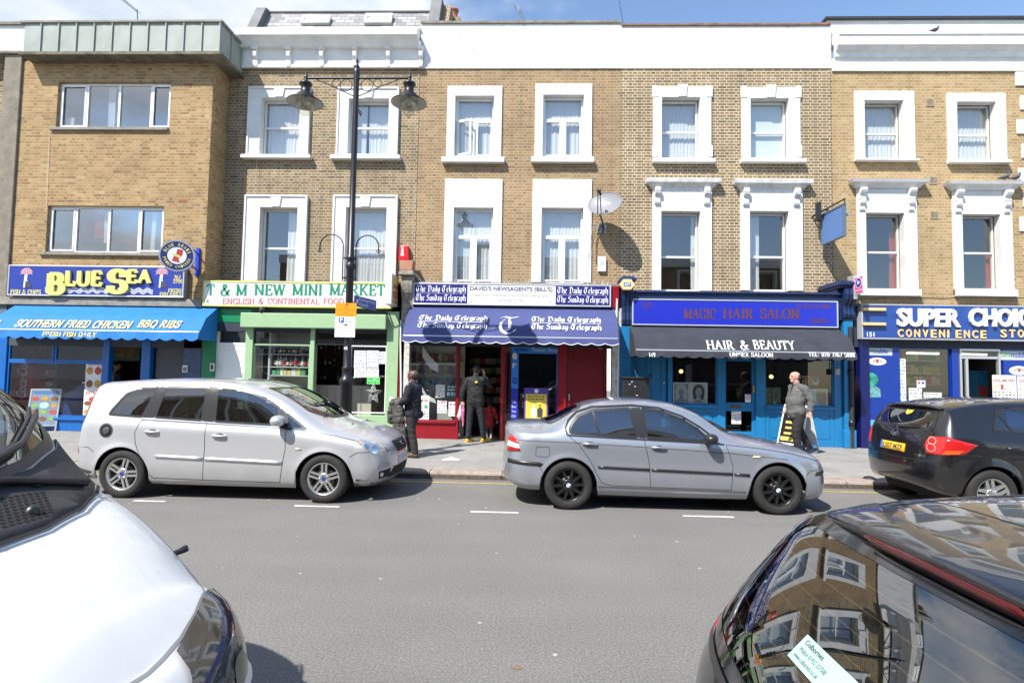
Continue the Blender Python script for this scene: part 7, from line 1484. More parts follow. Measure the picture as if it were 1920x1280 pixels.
for sd_ in('right','left'):
 g=glaze(c,rw,sd_,M_CARGD,trim=.034);c.strip([(-1.02,1.275),(-.93,.945)],sd_,.03,'quarter_bar',M_TRIM,.005,g);glaze(c,fw,sd_,M_CARG,trim=.034)
 c.decal([(-.43,.93),(-.515,1.312),(-.39,1.312),(-.34,.925)],sd_,'pillar_trim',M_TRIM,.003,step=.05);c.decal([(.475,.892),(.455,.965),(.52,.915),(.66,.872)],sd_,'mirror_sail',M_TRIM,.003,step=.04)
 c.strip([(-1.35,.95),(-1.375,1.03),(-1.33,1.13),(-1.22,1.235),(-1.02,1.305),(-.5,1.338),(-.15,1.312),(.14,1.215),(.37,1.08),(.56,.93)],sd_,.024,'window_surround',M_TRIM,.004);c.strip([(-1.35,.945),(-.4,.912),(.5,.88),(.66,.868)],sd_,.018,'belt_moulding',M_TRIM,.005)
glaze(c,mir([(-1.69,.0001),(-1.66,.35),(-1.58,.56),(-1.17,.50),(-1.14,.25),(-1.13,.0001)]),'top',M_CARGD,name='rear_window',trim=.05)
glaze(c,mir([(.86,.0001),(.82,.35),(.70,.62),(.24,.50),(.22,.25),(.21,.0001)]),'top',M_CARG,name='windscreen',trim=.05)
for ln in([(-.365,.92),(-.30,.6),(-.285,.31)],[(.68,.865),(.755,.6),(.74,.30)],[(-1.345,.95),(-1.20,.83),(-1.06,.64),(-.97,.46),(-.90,.35),(-.80,.325)],[(-.80,.322),(-.28,.312),(.74,.30)],[(-2.0,.865),(-1.3,.855),(-.3,.815),(.73,.765),(1.45,.70)],[(-1.77,.60),(-1.70,.53),(-1.66,.46)],[(.68,.865),(1.1,.83),(1.5,.775),(1.86,.68)],[(1.68,.50),(1.74,.56),(1.86,.575)]):c.strip(ln,'right',.007,'panel_gap',M_GAP,.0012)
c.strip([(-.95,.30),(.96,.275)],'right',.02,'sill_crease_shade',mat('sill_shade',(.13,.14,.16),.4,metal=.5),.002)  # crease shade along the sill, painted as a darker grey strip
for a,b,d,e in((-.955,-.30,.555,.535),(-.275,.75,.534,.505),(.77,.965,.503,.495)):c.decal([(a,d-.016),(b,e-.016),(b,e+.016),(a,d+.016)],'right','side_moulding',M_TRIM,.012,step=.08,thick=1)
c.decal([(-2.12,.565),(-1.69,.545),(-1.66,.575),(-1.70,.595),(-2.12,.615)],'right','bumper_moulding',M_TRIM,.010,step=.06,thick=1);c.decal([(.86,.575),(1.10,.60),(1.10,.64),(.9,.63)],'right','unused_trim',grey,.0005,step=.2) if False else None
c.decal([(1.80,.50),(1.99,.52),(1.99,.555),(1.82,.55)],'right','front_bumper_moulding',M_TRIM,.010,step=.05,thick=1)
handle(c,-1.155,.845,grey);handle(c,-.275,.815,grey)
c.strip(rounded([(-1.76,.67),(-1.585,.665),(-1.575,.79),(-1.75,.795)],.03),'right',.006,'fuel_flap_gap',M_GAP,.0015,closed=True)
tl=[(-1.02,.925),(-.87,.87),(-.815,.725),(-1.10,.70),(-1.09,.86)];t_=c.decal(tl,'rr','tail_lamp',M_REDL,.008,step=.04,thick=1);c.decal([(-1.075,.845),(-.842,.815),(-.828,.765),(-1.09,.775)],'rr','reversing_lens',mat('lens_white',(.72,.70,.70),.15),.011,t_,step=.04)
c.decal([(-u,w) for u,w in[(1.02,.925),(.87,.87),(.815,.725),(1.10,.70),(1.09,.86)]],'rl','tail_lamp',M_REDL,.008,step=.05) if False else None
c.decal([(.75,.90),(.40,.89),(.42,.71),(.76,.70)],'rear','tail_lamp',M_REDL,.006,step=.06)
c.decal([(.83,.60),(.93,.66),(1.10,.655),(1.12,.575),(1.0,.555)],'fr','headlamp',M_LAMPIN,.003,step=.04);c.decal([(.82,.60),(.92,.67),(1.11,.662),(1.13,.565),(1.0,.545)],'fr','headlamp_lens',M_LENS,.012,step=.04,thick=1)
c.decal([(1.0,.715),(1.10,.71),(1.11,.735),(1.02,.742)],'right','side_repeater',mat('lens_amber_clear',(.70,.52,.36),.2),.006,step=.03,thick=1)
for sg in(-1,1):c.decal(rounded([(sg*.06,.70),(sg*.06,.58),(sg*.24,.59),(sg*.25,.68)],.03),'front','grille',M_CHROME,.008,step=.04);c.decal(rounded([(sg*.08,.69),(sg*.08,.59),(sg*.225,.60),(sg*.23,.67)],.02),'front','grille_mesh',M_GAP,.012,step=.04)
c.decal([(-.5,.22),(-.45,.36),(.45,.36),(.5,.22)],'front','lower_grille',M_GAP,.003,step=.06)
mirror(root,.43,-.90,.95,M_TRIM,s=.92);mirror(root,.43,.90,.95,M_TRIM,1,s=.92)
for k,(y0,y1) in enumerate(((.12,.52),(-.5,-.08))):
 pts=[]
 for t in range(6):u=t/5;p,n=c.hit(.78-.10*u,y0+(y1-y0)*u,'top');pts.append(p+n*.02)
 mb=MB();mb.tube(pts,.012,6);mb.build('wiper',M_TRIM,root)
blk=mat('alloy_black',(.02,.02,.021),.30,metal=.4,spec=.6)
def roundel(w,x,y,r,f):
 for k in range(4):
  mb=MB();mb.face([(x,y+f*.0045,.31)]+[(x+.022*math.cos(R(90*k+i*15)),y+f*.0045,.31+.022*math.sin(R(90*k+i*15))) for i in range(7)]);mb.build('badge_quarter',(M_LWHITE,mat('badge_sky',(.05,.25,.60),.3))[k%2],w)
for x in(1.33,-1.33):
 for sg in(-1,1):
  w=wheel(root,x,sg*.765,.31,.215,.208,(10,0,.034,.030),blk,M_LWHITE,sg,steer=.06 if x<0 else.2)
  if sg<0:roundel(w,x,sg*.765+sg*(.1075*.8)+.005-.0035,.31,-1)
mb=MB();mb.box(-1.75,1.75,-.6,.6,.15,.40);mb.box(-.93,.93,-.76,.76,.16,.28);[mb.box(x-.42,x+.42,-.64,.64,.3,.66) for x in(-1.33,1.33)];mb.build('underbody',M_GAP,root)
cabin(root,(-1.4,1.0,((-.12,(-.36,.36)),(-.95,(-.40,.40)))),.26,.38,.74,(.72,.88),(.36,-.36,.88))
c.finish('body',M_LINING)
root.location=(1.837,7.43+.868,0)
# black hatchback beyond, tail towards us
black=paint_mat('black_paint',(.006,.006,.007),.0,rough=.3)
root=thing('parked_car','black hatchback with yellow rear number plate, parked below the convenience store','car',(0,0,0),'cars parked along the far kerb')
WH=[(1.30,.358,.31),(-1.30,.362,.315)]
c=Car(root,dict(xr=-1.672,xf=1.68,top=[(-2,1.36),(-1.68,1.405),(-1.4,1.455),(-1,1.50),(-.5,1.515),(0,1.49),(.4,1.41),(.8,1.26),(1.15,1.10),(1.4,1.02),(1.8,.92)],belt=[(-2,1.10),(-1.5,1.10),(-1.0,1.075),(0,1.01),(.8,.95),(1.3,.90),(1.9,.78)],half=[(-2,.845),(-1.4,.878),(0,.88),(1.3,.87),(1.8,.83)],sill=[(-2,.30),(-1.6,.26),(-.9,.20),(.9,.19),(2,.2)],tumble=.19,sm=.12,shoulder=.06),.88,[(-1.93,.33),(-2.01,.40),(-2.035,.56),(-2.0,.80),(-1.93,1.05),(-1.73,1.33),(-1.69,1.385),(-1.685,1.40),(-1.685,1.405)],[(2.02,.2),(2.1,.3),(2.12,.46),(2.1,.62),(2.05,.74),(1.98,.82),(1.92,.86),(1.86,.89),(1.84,.9)],WH,.2,black,nexp=(2.6,2.6))
glaze(c,rounded([(-.63,1.075),(.63,1.075),(.60,1.20),(.50,1.355),(-.50,1.355),(-.60,1.20)],.06),'rear',M_CARG,name='rear_window',trim=.05)
for sd_ in('right','left'):
 glaze(c,[(-1.25,1.11),(-1.13,1.365),(-.9,1.40),(-.35,1.41),(-.30,1.045)],sd_,M_CARG);glaze(c,[(-.22,1.04),(-.26,1.41),(.1,1.37),(.45,1.24),(.75,1.05),(.77,.98)],sd_,M_CARG)
 c.strip([(-1.0,1.10),(-1.12,1.33)],sd_,.03,'quarter_bar',M_TRIM,.005)
glaze(c,mir([(1.1,.0001),(1.03,.4),(.93,.62),(.42,.52),(.40,.0001)]),'top',M_CARG,name='windscreen',trim=.05)
t_=c.decal([(-.94,.79),(-.97,.90),(-.90,1.01),(-.70,1.015),(-.43,.93),(-.55,.805),(-.75,.785)],'rr','tail_lamp',M_REDL,.010,step=.04,thick=1)
for u,w,r_ in((-.87,.955,.045),(-.88,.87,.05)):c.strip([(u+r_*math.cos(k*.3927),w+r_*math.sin(k*.3927)) for k in range(16)],'rr',.008,'lamp_ring',mat('lens_pink',(.75,.32,.30),.2),.013,t_,closed=True)
c.decal([(-.76,.80),(-.60,.815),(-.56,.86),(-.72,.85)],'rr','indicator',mat('lens_orange',(.70,.10,.02),.15),.013,t_,step=.04)
c.decal([(.94,.79),(.97,.90),(.90,1.01),(.70,1.015),(.43,.93),(.55,.805),(.75,.785)],'rl','tail_lamp',M_REDL,.010,step=.05) if False else c.decal([(.60,.80),(.86,.81),(.86,.98),(.72,1.01),(.62,.93)],'rear','tail_lamp',M_REDL,.008,step=.05,thick=1)
np_=c.decal([(-.26,.755),(.26,.755),(.26,.865),(-.26,.865)],'rear','number_plate',mat('plate_yellow',(.72,.42,.02),.4),.014,step=.06,thick=1)
def plate_text(car,s_,y0,y1,z0,z1,m,off,par):
 o=txt(s_,0,1,0,1,0,m,par,bold=.02)
 for v in o.data.vertices:p,n=car.hit(y0+(y1-y0)*v.co.x,z0+(z1-z0)*v.co.z,'rear');v.co=p+n*off
plate_text(c,'LS07 MZF',.19,-.23,.775,.845,M_INK,.0165,np_);c.decal([(.205,.757),(.255,.757),(.255,.863),(.205,.863)],'rear','plate_band',mat('plate_blue',(.08,.16,.50),.4),.0165,np_,step=.05)
for a,b in((.075,.045),(.026,.043),(.058,.018)):c.strip([(a*math.cos(k*.2618),1.0+(.012 if a==.058 else 0)+b*math.sin(k*.2618)) for k in range(24)],'rear',.010,'badge',M_CHROME,.012,closed=True)
plate_text(c,'AURIS',-.42,-.62,.735,.765,M_CHROME,.006,root)
c.strip([(-.80,.70),(-.5,.685),(0,.68),(.5,.685),(.80,.70)],'rear',.012,'panel_gap',M_GAP,.0015);c.strip([(-.62,1.06),(-.66,.9),(-.60,.72)],'rear',.008,'panel_gap',M_GAP,.0015)
c.strip([(.10,1.10),(-.06,1.085),(-.18,1.09),(-.42,1.11)],'rear',.022,'rear_wiper',M_TRIM,.02,depth=.012);c.decal([(-.04,1.02),(.02,1.02),(.03,1.10),(-.03,1.10)],'rear','wiper_boss',M_TRIM,.02,step=.03,thick=1)
c.decal([(-.08,1.335),(.06,1.335),(.05,1.28),(-.01,1.25),(-.08,1.28)],'rear','sticker',mat('sticker_yellow',(.65,.52,.05),.6),.004,step=.04)
mb=MB();rows=[]
for k in range(21):
 y=-.58+1.16*k/20;u=1-(abs(y)/.58)**3;p,n=c.hit(-1.60,y,'top');rows.append([(-1.60,y,p.z+.004),(-1.70-.04*u,y*.98,p.z-.012),(-1.72-.05*u,y*.98,p.z-.03),(-1.66,y*.95,p.z-.045)])
mb.smooth=True;mb.grid(rows);mb.build('roof_spoiler',black,root)
for ln in([(-1.27,1.10),(-1.25,1.0),(-1.12,.78),(-1.0,.55),(-.90,.34)],[(-.27,1.03),(-.25,.6),(-.27,.28)],[(.80,.95),(.84,.6),(.8,.27)]):c.strip(ln,'right',.008,'panel_gap',M_GAP,.0012)
handle(c,-1.12,.90,black);handle(c,-.18,.87,black);mirror(root,.70,-.92,1.02,black);mirror(root,.70,.92,1.02,black,1)
for x in(1.30,-1.30):
 for sg in(-1,1):wheel(root,x,sg*.775,.316,.205,.205,(5,.034,.05,.035),alloy,M_CHROME,sg,steer=.5)
mb=MB();mb.box(-1.7,1.7,-.6,.6,.18,.42);mb.box(-.9,.9,-.76,.76,.18,.3);[mb.box(x-.42,x+.42,-.64,.64,.3,.66) for x in(-1.3,1.3)];mb.build('underbody',M_GAP,root)
cabin(root,(-1.5,1.1,((-.05,(-.37,.37)),(-.95,(-.42,.42)))),.28,.46,.74,(.85,.98),(.48,-.37,.98))
c.finish('body',M_LINING)
root.location=(5.823+1.30,7.43+.88,0)
# near right: black hatchback, seen from above its tailgate
bl2=paint_mat('dark_paint',(.005,.005,.007),.0,rough=.3)
root=thing('parked_car','glossy black hatchback in the near right corner with a dealer sticker in its rear window','car',(0,0,0),'cars parked along the near kerb')
WH=[(1.28,.35,.30),(-1.28,.35,.30)]
c=Car(root,dict(xr=-1.64,xf=1.64,top=[(-2,1.33),(-1.66,1.37),(-1.4,1.415),(-1,1.44),(-.5,1.452),(0,1.435),(.4,1.37),(.8,1.22),(1.15,1.05),(1.4,.97),(1.8,.88)],belt=[(-2,1.02),(-1.5,1.03),(-1.0,1.01),(0,.96),(.8,.91),(1.3,.86),(1.9,.75)],half=[(-2,.845),(-1.4,.868),(0,.87),(1.3,.86),(1.8,.82)],sill=[(-2,.30),(-1.6,.26),(-.9,.20),(.9,.19),(2,.2)],tumble=.21,sm=.12,shoulder=.07),.87,[(-2.0,.33),(-2.09,.40),(-2.13,.56),(-2.12,.80),(-2.04,1.0),(-1.76,1.29),(-1.68,1.345),(-1.66,1.365),(-1.655,1.37)],[(2.02,.2),(2.1,.3),(2.12,.46),(2.1,.62),(2.05,.72),(1.98,.79),(1.92,.83),(1.86,.86),(1.84,.87)],WH,.2,bl2,nexp=(2.5,2.6))
M_NEARG=glass_mat('tailgate_glass',(.34,.43,.40),boost=2.5)
rwp=rounded([(-.72,.975),(.72,.975),(.70,1.10),(.56,1.347),(-.56,1.347),(-.70,1.10)],.06)
g=c.decal(rwp,'rear','rear_window',M_NEARG,.002,step=.035);c.opening(rwp,'rear',.02)
c.strip(rwp,'rear',.032,'glass_border',mat('frit_black',(.006,.006,.007),.12,coat=.5),.0035,g,closed=True,inset=.02);c.strip(rwp,'rear',.022,'rubber',M_TRIM,.006,g,closed=True,inset=-.016)
for k in range(8):z=1.03+k*.035;w=.60-.10*(z-1.03)/.28;c.strip([(-w,z),(w,z)],'rear',.0026,'heater_wire',mat('heater_wire',(.30,.13,.05),.6),.0004,g)
st=[(.02,.99),(.16,.99),(.16,1.075),(-.30,1.075),(-.30,.99)]
sk=c.decal([(-.30,1.106),(.13,1.106),(.13,1.154),(-.30,1.154)],'rear','dealer_sticker',mat('sticker_pale_cyan',(.36,.58,.53),.5),.0025,g,step=.04)
def rear_text(s_,y0,y1,z0,z1,m,off,par,bold=.0):
 o=txt(s_,0,1,0,1,0,m,par,bold=bold)
 for v in o.data.vertices:p,n=c.hit(y0+(y1-y0)*v.co.x,z0+(z1-z0)*v.co.z,'rear');v.co=p+n*off
rear_text('Colbornes',.115,.035,1.1395,1.149,M_INK,.0032,sk,.02);rear_text('Walton 01932 257500',.115,.0,1.126,1.134,M_INK,.0032,sk);rear_text('www.colbornes.co.uk',.115,.01,1.113,1.121,M_INK,.0032,sk)
mb=MB();mb.smooth=True;rows=[];lip=[]
for k in range(41):
 y=-.56+1.12*k/40;u=1-(abs(y)/.56)**2.6;a,n=c.hit(-1.50,y,'top');b,n2=c.hit(-1.58,y,'top')
 rows.append([(-1.50,y,a.z+.002),(-1.58,y,b.z+.008),(-1.645-.045*u,y*.98,b.z-.006),(-1.668-.05*u,y*.97,b.z-.020),(-1.664-.046*u,y*.97,b.z-.034),(-1.60,y*.95,b.z-.055)]);lip.append((-1.669-.05*u,y*.97,b.z-.028))
mb.grid(rows);sp=mb.build('roof_spoiler',bl2,root)
mb=MB();mb.smooth=True;sel=[p for p in lip if-.27<p[1]<.27]
mb.grid([[(p[0]-.003,p[1],p[2]+.010-(.010 if i in(0,len(sel)-1) else 0)) for i,p in enumerate(sel)],[(p[0]-.006,p[1],p[2]) for p in sel],[(p[0]+.002,p[1],p[2]-.012+(.012 if i in(0,len(sel)-1) else 0)) for i,p in enumerate(sel)]]);mb.build('brake_lamp',mat('dark_red_lens',(.10,.006,.008),.15,coat=.6),sp)
for sg in(-1,1):c.strip([(-1.55,sg*.47),(-1,sg*.50),(-.3,sg*.50),(.3,sg*.48)],'top',.016,'roof_moulding',M_TRIM,.003)
c.strip([(-1.40,-.46),(-1.41,0),(-1.40,.46)],'top',.004,'panel_gap',M_GAP,.001)
for sg in(-1,1):
 c.decal([(sg*.70,.90),(sg*.865,.88),(sg*.85,1.0),(sg*.80,1.06),(sg*.735,1.04)],'rear','tail_lamp',M_REDL,.008,step=.04,thick=1)
 c.decal([(-1.83,.88),(-1.60,.90),(-1.62,.99),(-1.80,1.03)],'left' if sg>0 else 'right','tail_lamp',M_REDL,.006,step=.05)
 sd_='left' if sg>0 else 'right'
 glaze(c,[(-1.35,1.06),(-1.15,1.31),(-.9,1.35),(-.35,1.36),(-.30,1.0)],sd_,M_CARGD);glaze(c,[(-.22,.99),(-.26,1.36),(.1,1.32),(.45,1.19),(.75,1.0),(.77,.94)],sd_,M_CARGD)
glaze(c,mir([(1.1,.0001),(1.03,.4),(.93,.62),(.42,.50),(.40,.0001)]),'top',M_CARGD,name='windscreen',trim=.05)
c.strip([(-.80,.72),(-.5,.70),(0,.695),(.5,.70),(.80,.72)],'rear',.012,'panel_gap',M_GAP,.0015)
p,n=c.hit(-.06,1.005,'rear');
cabin(root,(-1.35,1.1,((-.05,(-.37,.37)),(-.92,(-.42,.02,.42)))),.28,.40,.70,(.85,.95),None)
mb=MB();mb.box(-1.75,-1.15,-.58,.58,.70,.72);mb.build('parcel_shelf',mat('parcel_shelf',(.025,.028,.03),.9),root)
mb=MB();mb.box(-1.7,1.7,-.6,.6,.18,.42);mb.build('underbody',M_GAP,root)
for x in(1.28,-1.28):
 for sg in(-1,1):wheel(root,x,sg*.765,.305,.195,.195,(5,.03,.04,.03),alloy,M_RUB,sg)
c.finish('body',M_LINING)
root.location=(2.56,1.25,0)
# near left: white van, nose towards us
wp=paint_mat('van_white',(.76,.76,.75),.0,rough=.38,coat=.35)
root=thing('parked_van','white van filling the near left corner, black mesh cowl below its windscreen','van',(0,0,0))
c=Car(root,dict(xr=-2.0,xf=2.0,top=[(-2,2.08),(-.5,2.10),(.1,2.07),(.45,1.99),(.7,1.86),(.92,1.70),(1.15,1.53),(1.30,1.41),(1.43,1.31),(1.55,1.255),(1.67,1.20),(1.8,1.13),(1.92,1.055),(2.05,.96)],belt=[(-2,1.25),(.4,1.25),(.9,1.23),(1.25,1.19),(1.5,1.11),(1.75,.99),(2.0,.86)],half=[(-2,.93),(.9,.93),(1.2,.905),(1.45,.86),(1.65,.80),(1.82,.725),(2.0,.62)],sill=[(-2,.3),(2,.3)],tumble=.12,sm=.09,shoulder=.04),.93,[(-2.3,.3),(-2.32,.4),(-2.32,.6),(-2.32,.9),(-2.32,1.2),(-2.3,1.85),(-2.28,2.0),(-2.27,2.06),(-2.27,2.08)],[(2.26,.28),(2.32,.38),(2.33,.52),(2.31,.66),(2.26,.77),(2.20,.835),(2.17,.855),(2.155,.865),(2.15,.868)],[],.3,wp,nexp=(4,2.1))
wsp=mir([(1.42,.0001),(1.40,.2),(1.34,.47),(1.24,.70),(1.12,.795),(.7,.765),(.36,.73),(.42,.4),(.44,.0001)])
glaze(c,wsp,'top',glass_mat('van_glass',(.45,.50,.49),boost=2.6),name='windscreen',trim=.034)
cw=mir([(1.665,.0001),(1.65,.2),(1.59,.42),(1.48,.63),(1.385,.755),(1.31,.80),(1.14,.81),(1.245,.715),(1.35,.475),(1.41,.2),(1.43,.0001)])
mcw=mat('cowl_plastic',(.035,.035,.037),.6,var=.25,vscale=9,bump=.15,bscale=90);cwl=c.decal(cw,'top','cowl',mcw,.012,step=.045,thick=1)
c.strip([(1.672,-.02),(1.657,.2),(1.597,.425),(1.487,.637),(1.39,.765)],'top',.012,'bonnet_gap',M_GAP,.013,cwl);c.strip([(1.672,.02),(1.657,-.2),(1.597,-.425),(1.487,-.637),(1.39,-.765)],'top',.012,'bonnet_gap',M_GAP,.013,cwl)
hexm=mat('vent_hole',(.004,.004,.004),.9);vr=[]
for sy in(-1,1):
 mb=MB()
 for i in range(15):
  for j in range(9):
   u,w=1.475+j*.0165,sy*(.10+i*.026+(.013 if j%2 else 0))
   if u>1.635-.10*(abs(w)/.5)**2 or abs(w)>.40-.8*(u-1.475):continue
   mb.face([(lambda p,n:p+n*.0135)(*c.hit(u+.0066*math.cos(k*1.0472),w+.0105*math.sin(k*1.0472),'top')) for k in range(6)])
 mb.build('vent_grille',hexm,cwl)
for(u,w,r_) in((1.57,.24,.020),(1.42,.56,.016)):p,n=c.hit(u,w,'top');mb=MB();mb.tube([p+n*.010,p+n*.026,p+n*.034],[r_*1.2,r_,r_*.4],10);mb.build('washer_jet' if u>1.5 else 'clip',M_TRIM,cwl)
p,n=c.hit(1.43,.40,'top');mb=MB();mb.lathe([(.022,0),(.016,.004),(0,.004)],p+n*.012,12);mb.build('screw_hole',M_GAP,cwl)
def path(pts,off):return[(lambda p,n:p+n*off)(*c.hit(u,w,'top')) for u,w in pts]
mb=MB();mb.tube(path([(1.36,-.15),(1.36,.1),(1.335,.3),(1.265,.5),(1.15,.68),(1.10,.735)],.035),[.010,.014,.016,.014,.010,.006],6);mb.tube(path([(1.345,-.15),(1.345,.1),(1.32,.3),(1.25,.5),(1.135,.68),(1.085,.73)],.018),.009,5);mb.build('wiper',M_TRIM,root)
mb=MB();mb.tube(path([(1.54,-.1),(1.46,.08),(1.38,.22),(1.34,.30)],.045),[.024,.018,.014,.012],8);mb.build('wiper_arm',M_TRIM,root)
mb=MB();mb.tube(path([(1.44,.62),(1.41,.30),(1.39,.05),(1.38,-.3)],.03),[.02,.016,.012,.01],6);mb.build('wiper_arm',M_TRIM,root)
for sg in(-1,1):
 c.strip([(1.37,sg*.825),(1.60,sg*.765),(1.80,sg*.675),(1.95,sg*.585),(2.053,sg*.475),(2.11,sg*.32),(2.143,sg*.187),(2.158,sg*.076),(2.163,0)],'top',.010,'bonnet_gap',mat('bonnet_gap_grey',(.30,.30,.30),.7),.0012)
 sd='fl' if sg>0 else 'fr';f=1
 hl=[(1.08,.86),(1.20,.85),(1.38,.84),(1.47,.82),(1.54,.78),(1.60,.70),(1.60,.50),(1.45,.42),(1.2,.48),(1.0,.68),(1.02,.84)]
 c.decal([(x,sg*y) for x,y in((2.053,.475),(2.105,.335),(2.145,.19),(2.165,.12),(2.22,.10),(2.30,.03),(2.31,.12),(2.25,.36),(2.16,.56),(2.10,.62),(2.03,.60))],'top','headlamp_top',mat('smoked_lamp',(.035,.037,.04),.12,coat=1.0),.011,step=.03)
 c.decal(hl,sd,'headlamp',mat('smoked_lamp',(.035,.037,.04),.12,coat=1.0),.010,step=.04,thick=1)
 for u,w,r_ in((1.34,.66,.085),(1.52,.60,.07)):c.decal([(u+r_*math.cos(k*.2618),w+r_*math.sin(k*.2618)) for k in range(24)],sd,'lamp_bowl',mat('smoked_bowl',(.10,.105,.11),.15,metal=.7),.0125,step=.04)
c.decal([(-.46,.50),(.46,.50),(.40,.70),(.30,.79),(-.30,.79),(-.40,.70)],'front','grille',M_GAP,.004,step=.05)
c.strip([(-.50,.63),(.50,.63)],'front',.05,'grille_bar',wp,.012,depth=.012)
c.decal([(-.95,.30),(.95,.30),(.95,.44),(-.95,.44)],'front','bumper',M_RUB,.010,step=.08)
p,n=c.hit(1.83,.66,'top');q=gnd(370,1036,1.0)
mb=MB();a=Vector((1.80,.655,.98));mb.tube([a,a+Vector((.018,.030,.006)),a+Vector((.030,.05,.012)),a+Vector((.036,.058,.014))],[.013,.012,.016,.014],8);mb.build('aerial_stub',M_TRIM,root)
for sg in(-1,1):
 glaze(c,[(-.2,1.27),(-.2,1.80),(.35,1.80),(.75,1.50),(.85,1.28)],'left' if sg>0 else 'right',M_CARGD)
 mirror(root,.45,sg*.99,1.36,M_TRIM,sg,1.5)
 for x in(1.35,-1.6):wheel(root,x,sg*.80,.33,.21,.20,(6,0,.05,.05),alloy,M_RUB,sg)
mb=MB();p,n=c.hit(1.15,.55,'top');mb.disc((0,0,0),.06,20,'z',.045);o=mb.build('permit_disc',mat('permit_pale_blue',(.45,.60,.72),.6),root);o.location=p-n*.015;o.rotation_euler=n.to_track_quat('Z','Y').to_euler()
cabin(root,(-1.9,1.3,((.0,(-.45,.0,.45)),)),.6,.8,1.0,(.92,1.16),(.50,-.42,1.2))
c.finish('body',M_LINING)
root.location=(-3.26,1.67,0)
# street furniture and things on the walls
PX_,PY_=-3.33,10.25
def pz(py):return at(652,py,PY_).z
t=thing('street_lamp','tall black twin headed street lamp on the pavement before the mini market','street lamp',(PX_,PY_,PZ))
zt,za=pz(113),pz(147)
prof=[(.15,PZ),(.15,PZ+.12),(.125,PZ+.16),(.11,PZ+.2),(.105,pz(722)),(.125,pz(719)),(.135,pz(714)),(.115,pz(709)),(.085,pz(704)),(.08,pz(694)),(.092,pz(692)),(.092,pz(689)),(.072,pz(686)),(.066,pz(640)),(.064,pz(506)),(.078,pz(503)),(.082,pz(496)),(.066,pz(494)),(.066,pz(488)),(.08,pz(486)),(.08,pz(482)),(.058,pz(480)),(.055,pz(300)),(.05,pz(155)),(.062,pz(137)),(.062,pz(133)),(.045,pz(131)),(.045,pz(128)),(.055,pz(126)),(.03,pz(122)),(.022,pz(118)),(.028,pz(116)),(.008,pz(108)),(0,pz(106))]
mb=MB();mb.lathe(prof,(PX_,PY_,0),28);pole=mb.build('pole',M_BLACK,t)
mb=MB();xl,xr=at(574,147,PY_).x,at(768,147,PY_).x;xc=(xl+xr)/2
mb.tube([(xl,PY_,za),(xr,PY_,za)],.022,10)
for sg,xe in((-1,xl),(1,xr)):
 w=abs(xe-PX_);mb.tube([(PX_+sg*w*.80,PY_,za-.02),(PX_+sg*w*.55,PY_,za-.12),(PX_+sg*w*.28,PY_,za-.24),(PX_+sg*w*.12,PY_,za-.31),(PX_+sg*.05,PY_,za-.34)],.010,6)
 for f,r_ in((.20,.112),(.40,.074)):mb.tube([(PX_+sg*w*f+r_*math.cos(k*.2618),PY_,za-.02-r_+r_*math.sin(k*.2618)) for k in range(25)],.008,5,False)
mb.build('arm',M_BLACK,t)
M_SHIN=mat('lamp_inside_enamel',(.42,.41,.38),.5);M_BOWL=glass_mat('lamp_bowl_glass',(.86,.84,.76),boost=1.3)
for xe in(xl,xr):
 mb=MB();mb.lathe([(0,.14),(.012,.12),(.02,.085),(.014,.07),(.035,.05),(.04,.0),(.03,-.03),(.05,-.06),(.11,-.09),(.12,-.12),(.10,-.15),(.085,-.17),(.085,-.27),(.12,-.29),(.16,-.33),(.17,-.36),(.325,-.46),(.33,-.475),(.322,-.475),(.165,-.372),(.10,-.34),(0,-.33)],(xe,PY_,za),32)
 lh=mb.build('lamp_head',M_BLACK,t)
 mb=MB();mb.lathe([(.319,-.474),(.162,-.376),(.10,-.348),(.02,-.342)],(xe,PY_,za-.003),32);mb.build('reflector',M_SHIN,lh)
 mb=MB();mb.lathe([(.165,-.38),(.163,-.45),(.155,-.52),(.135,-.60),(.10,-.67),(.05,-.715),(0,-.725)],(xe,PY_,za),28);mb.build('glass_bowl',M_BOWL,lh)
 mb=MB();mb.lathe([(0,-.36),(.03,-.36),(.045,-.42),(.03,-.50),(0,-.52)],(xe,PY_,za),14);mb.build('bulb',M_LWHITE,lh)
for sg,xa,xb in((-1,643,600),(1,667,710)):
 x0,x1=at(xa,484,PY_).x,at(xb,460,PY_).x;r_=abs(x1-x0)/2;zc=pz(462)
 mb=MB();mb.tube([(x0,PY_,pz(527)),(x0,PY_,zc)]+[((x0+x1)/2-sg*r_*math.cos(R(a)),PY_,zc+r_*math.sin(R(a))) for a in range(15,181,15)]+[(x1,PY_,pz(474))],.012,6)
 mb.tube([(x1+.035*math.cos(k*.5236),PY_,pz(470)+.035*math.sin(k*.5236)) for k in range(13)],.006,5,False)
 for py in(484,521):mb.box(min(PX_,x0-.02*sg),max(PX_,x0+.02*sg),PY_-.02,PY_+.02,pz(py)-.012,pz(py)+.012)
 mb.build('basket_bracket',M_BLACK,t)
o=txt('45',-.035,.035,0,.06,0,M_LWHITE,pole,name='pole_number',bold=.03)
for v in o.data.vertices:v.co=(PX_+v.co.x-.015,PY_-.072,pz(656)+v.co.z)
mb=MB();mb.tube([(PX_+.05,PY_-.03,pz(205)),(PX_+.13,PY_-.05,pz(214)),(PX_+.12,PY_-.05,pz(219)),(PX_+.06,PY_-.04,pz(210))],.012,6);mb.build('cable_loop',M_BPLAS,t)
yq=PY_-.10;q=rc(628.5,568,667.5,632,yq);x0,x1,z0,z1=q;zm=rc(628,593.5,667,632,yq)[3]
t=thing('parking_sign','orange and white parking times plate clamped to the lamp post','sign',((x0+x1)/2,yq,z0))
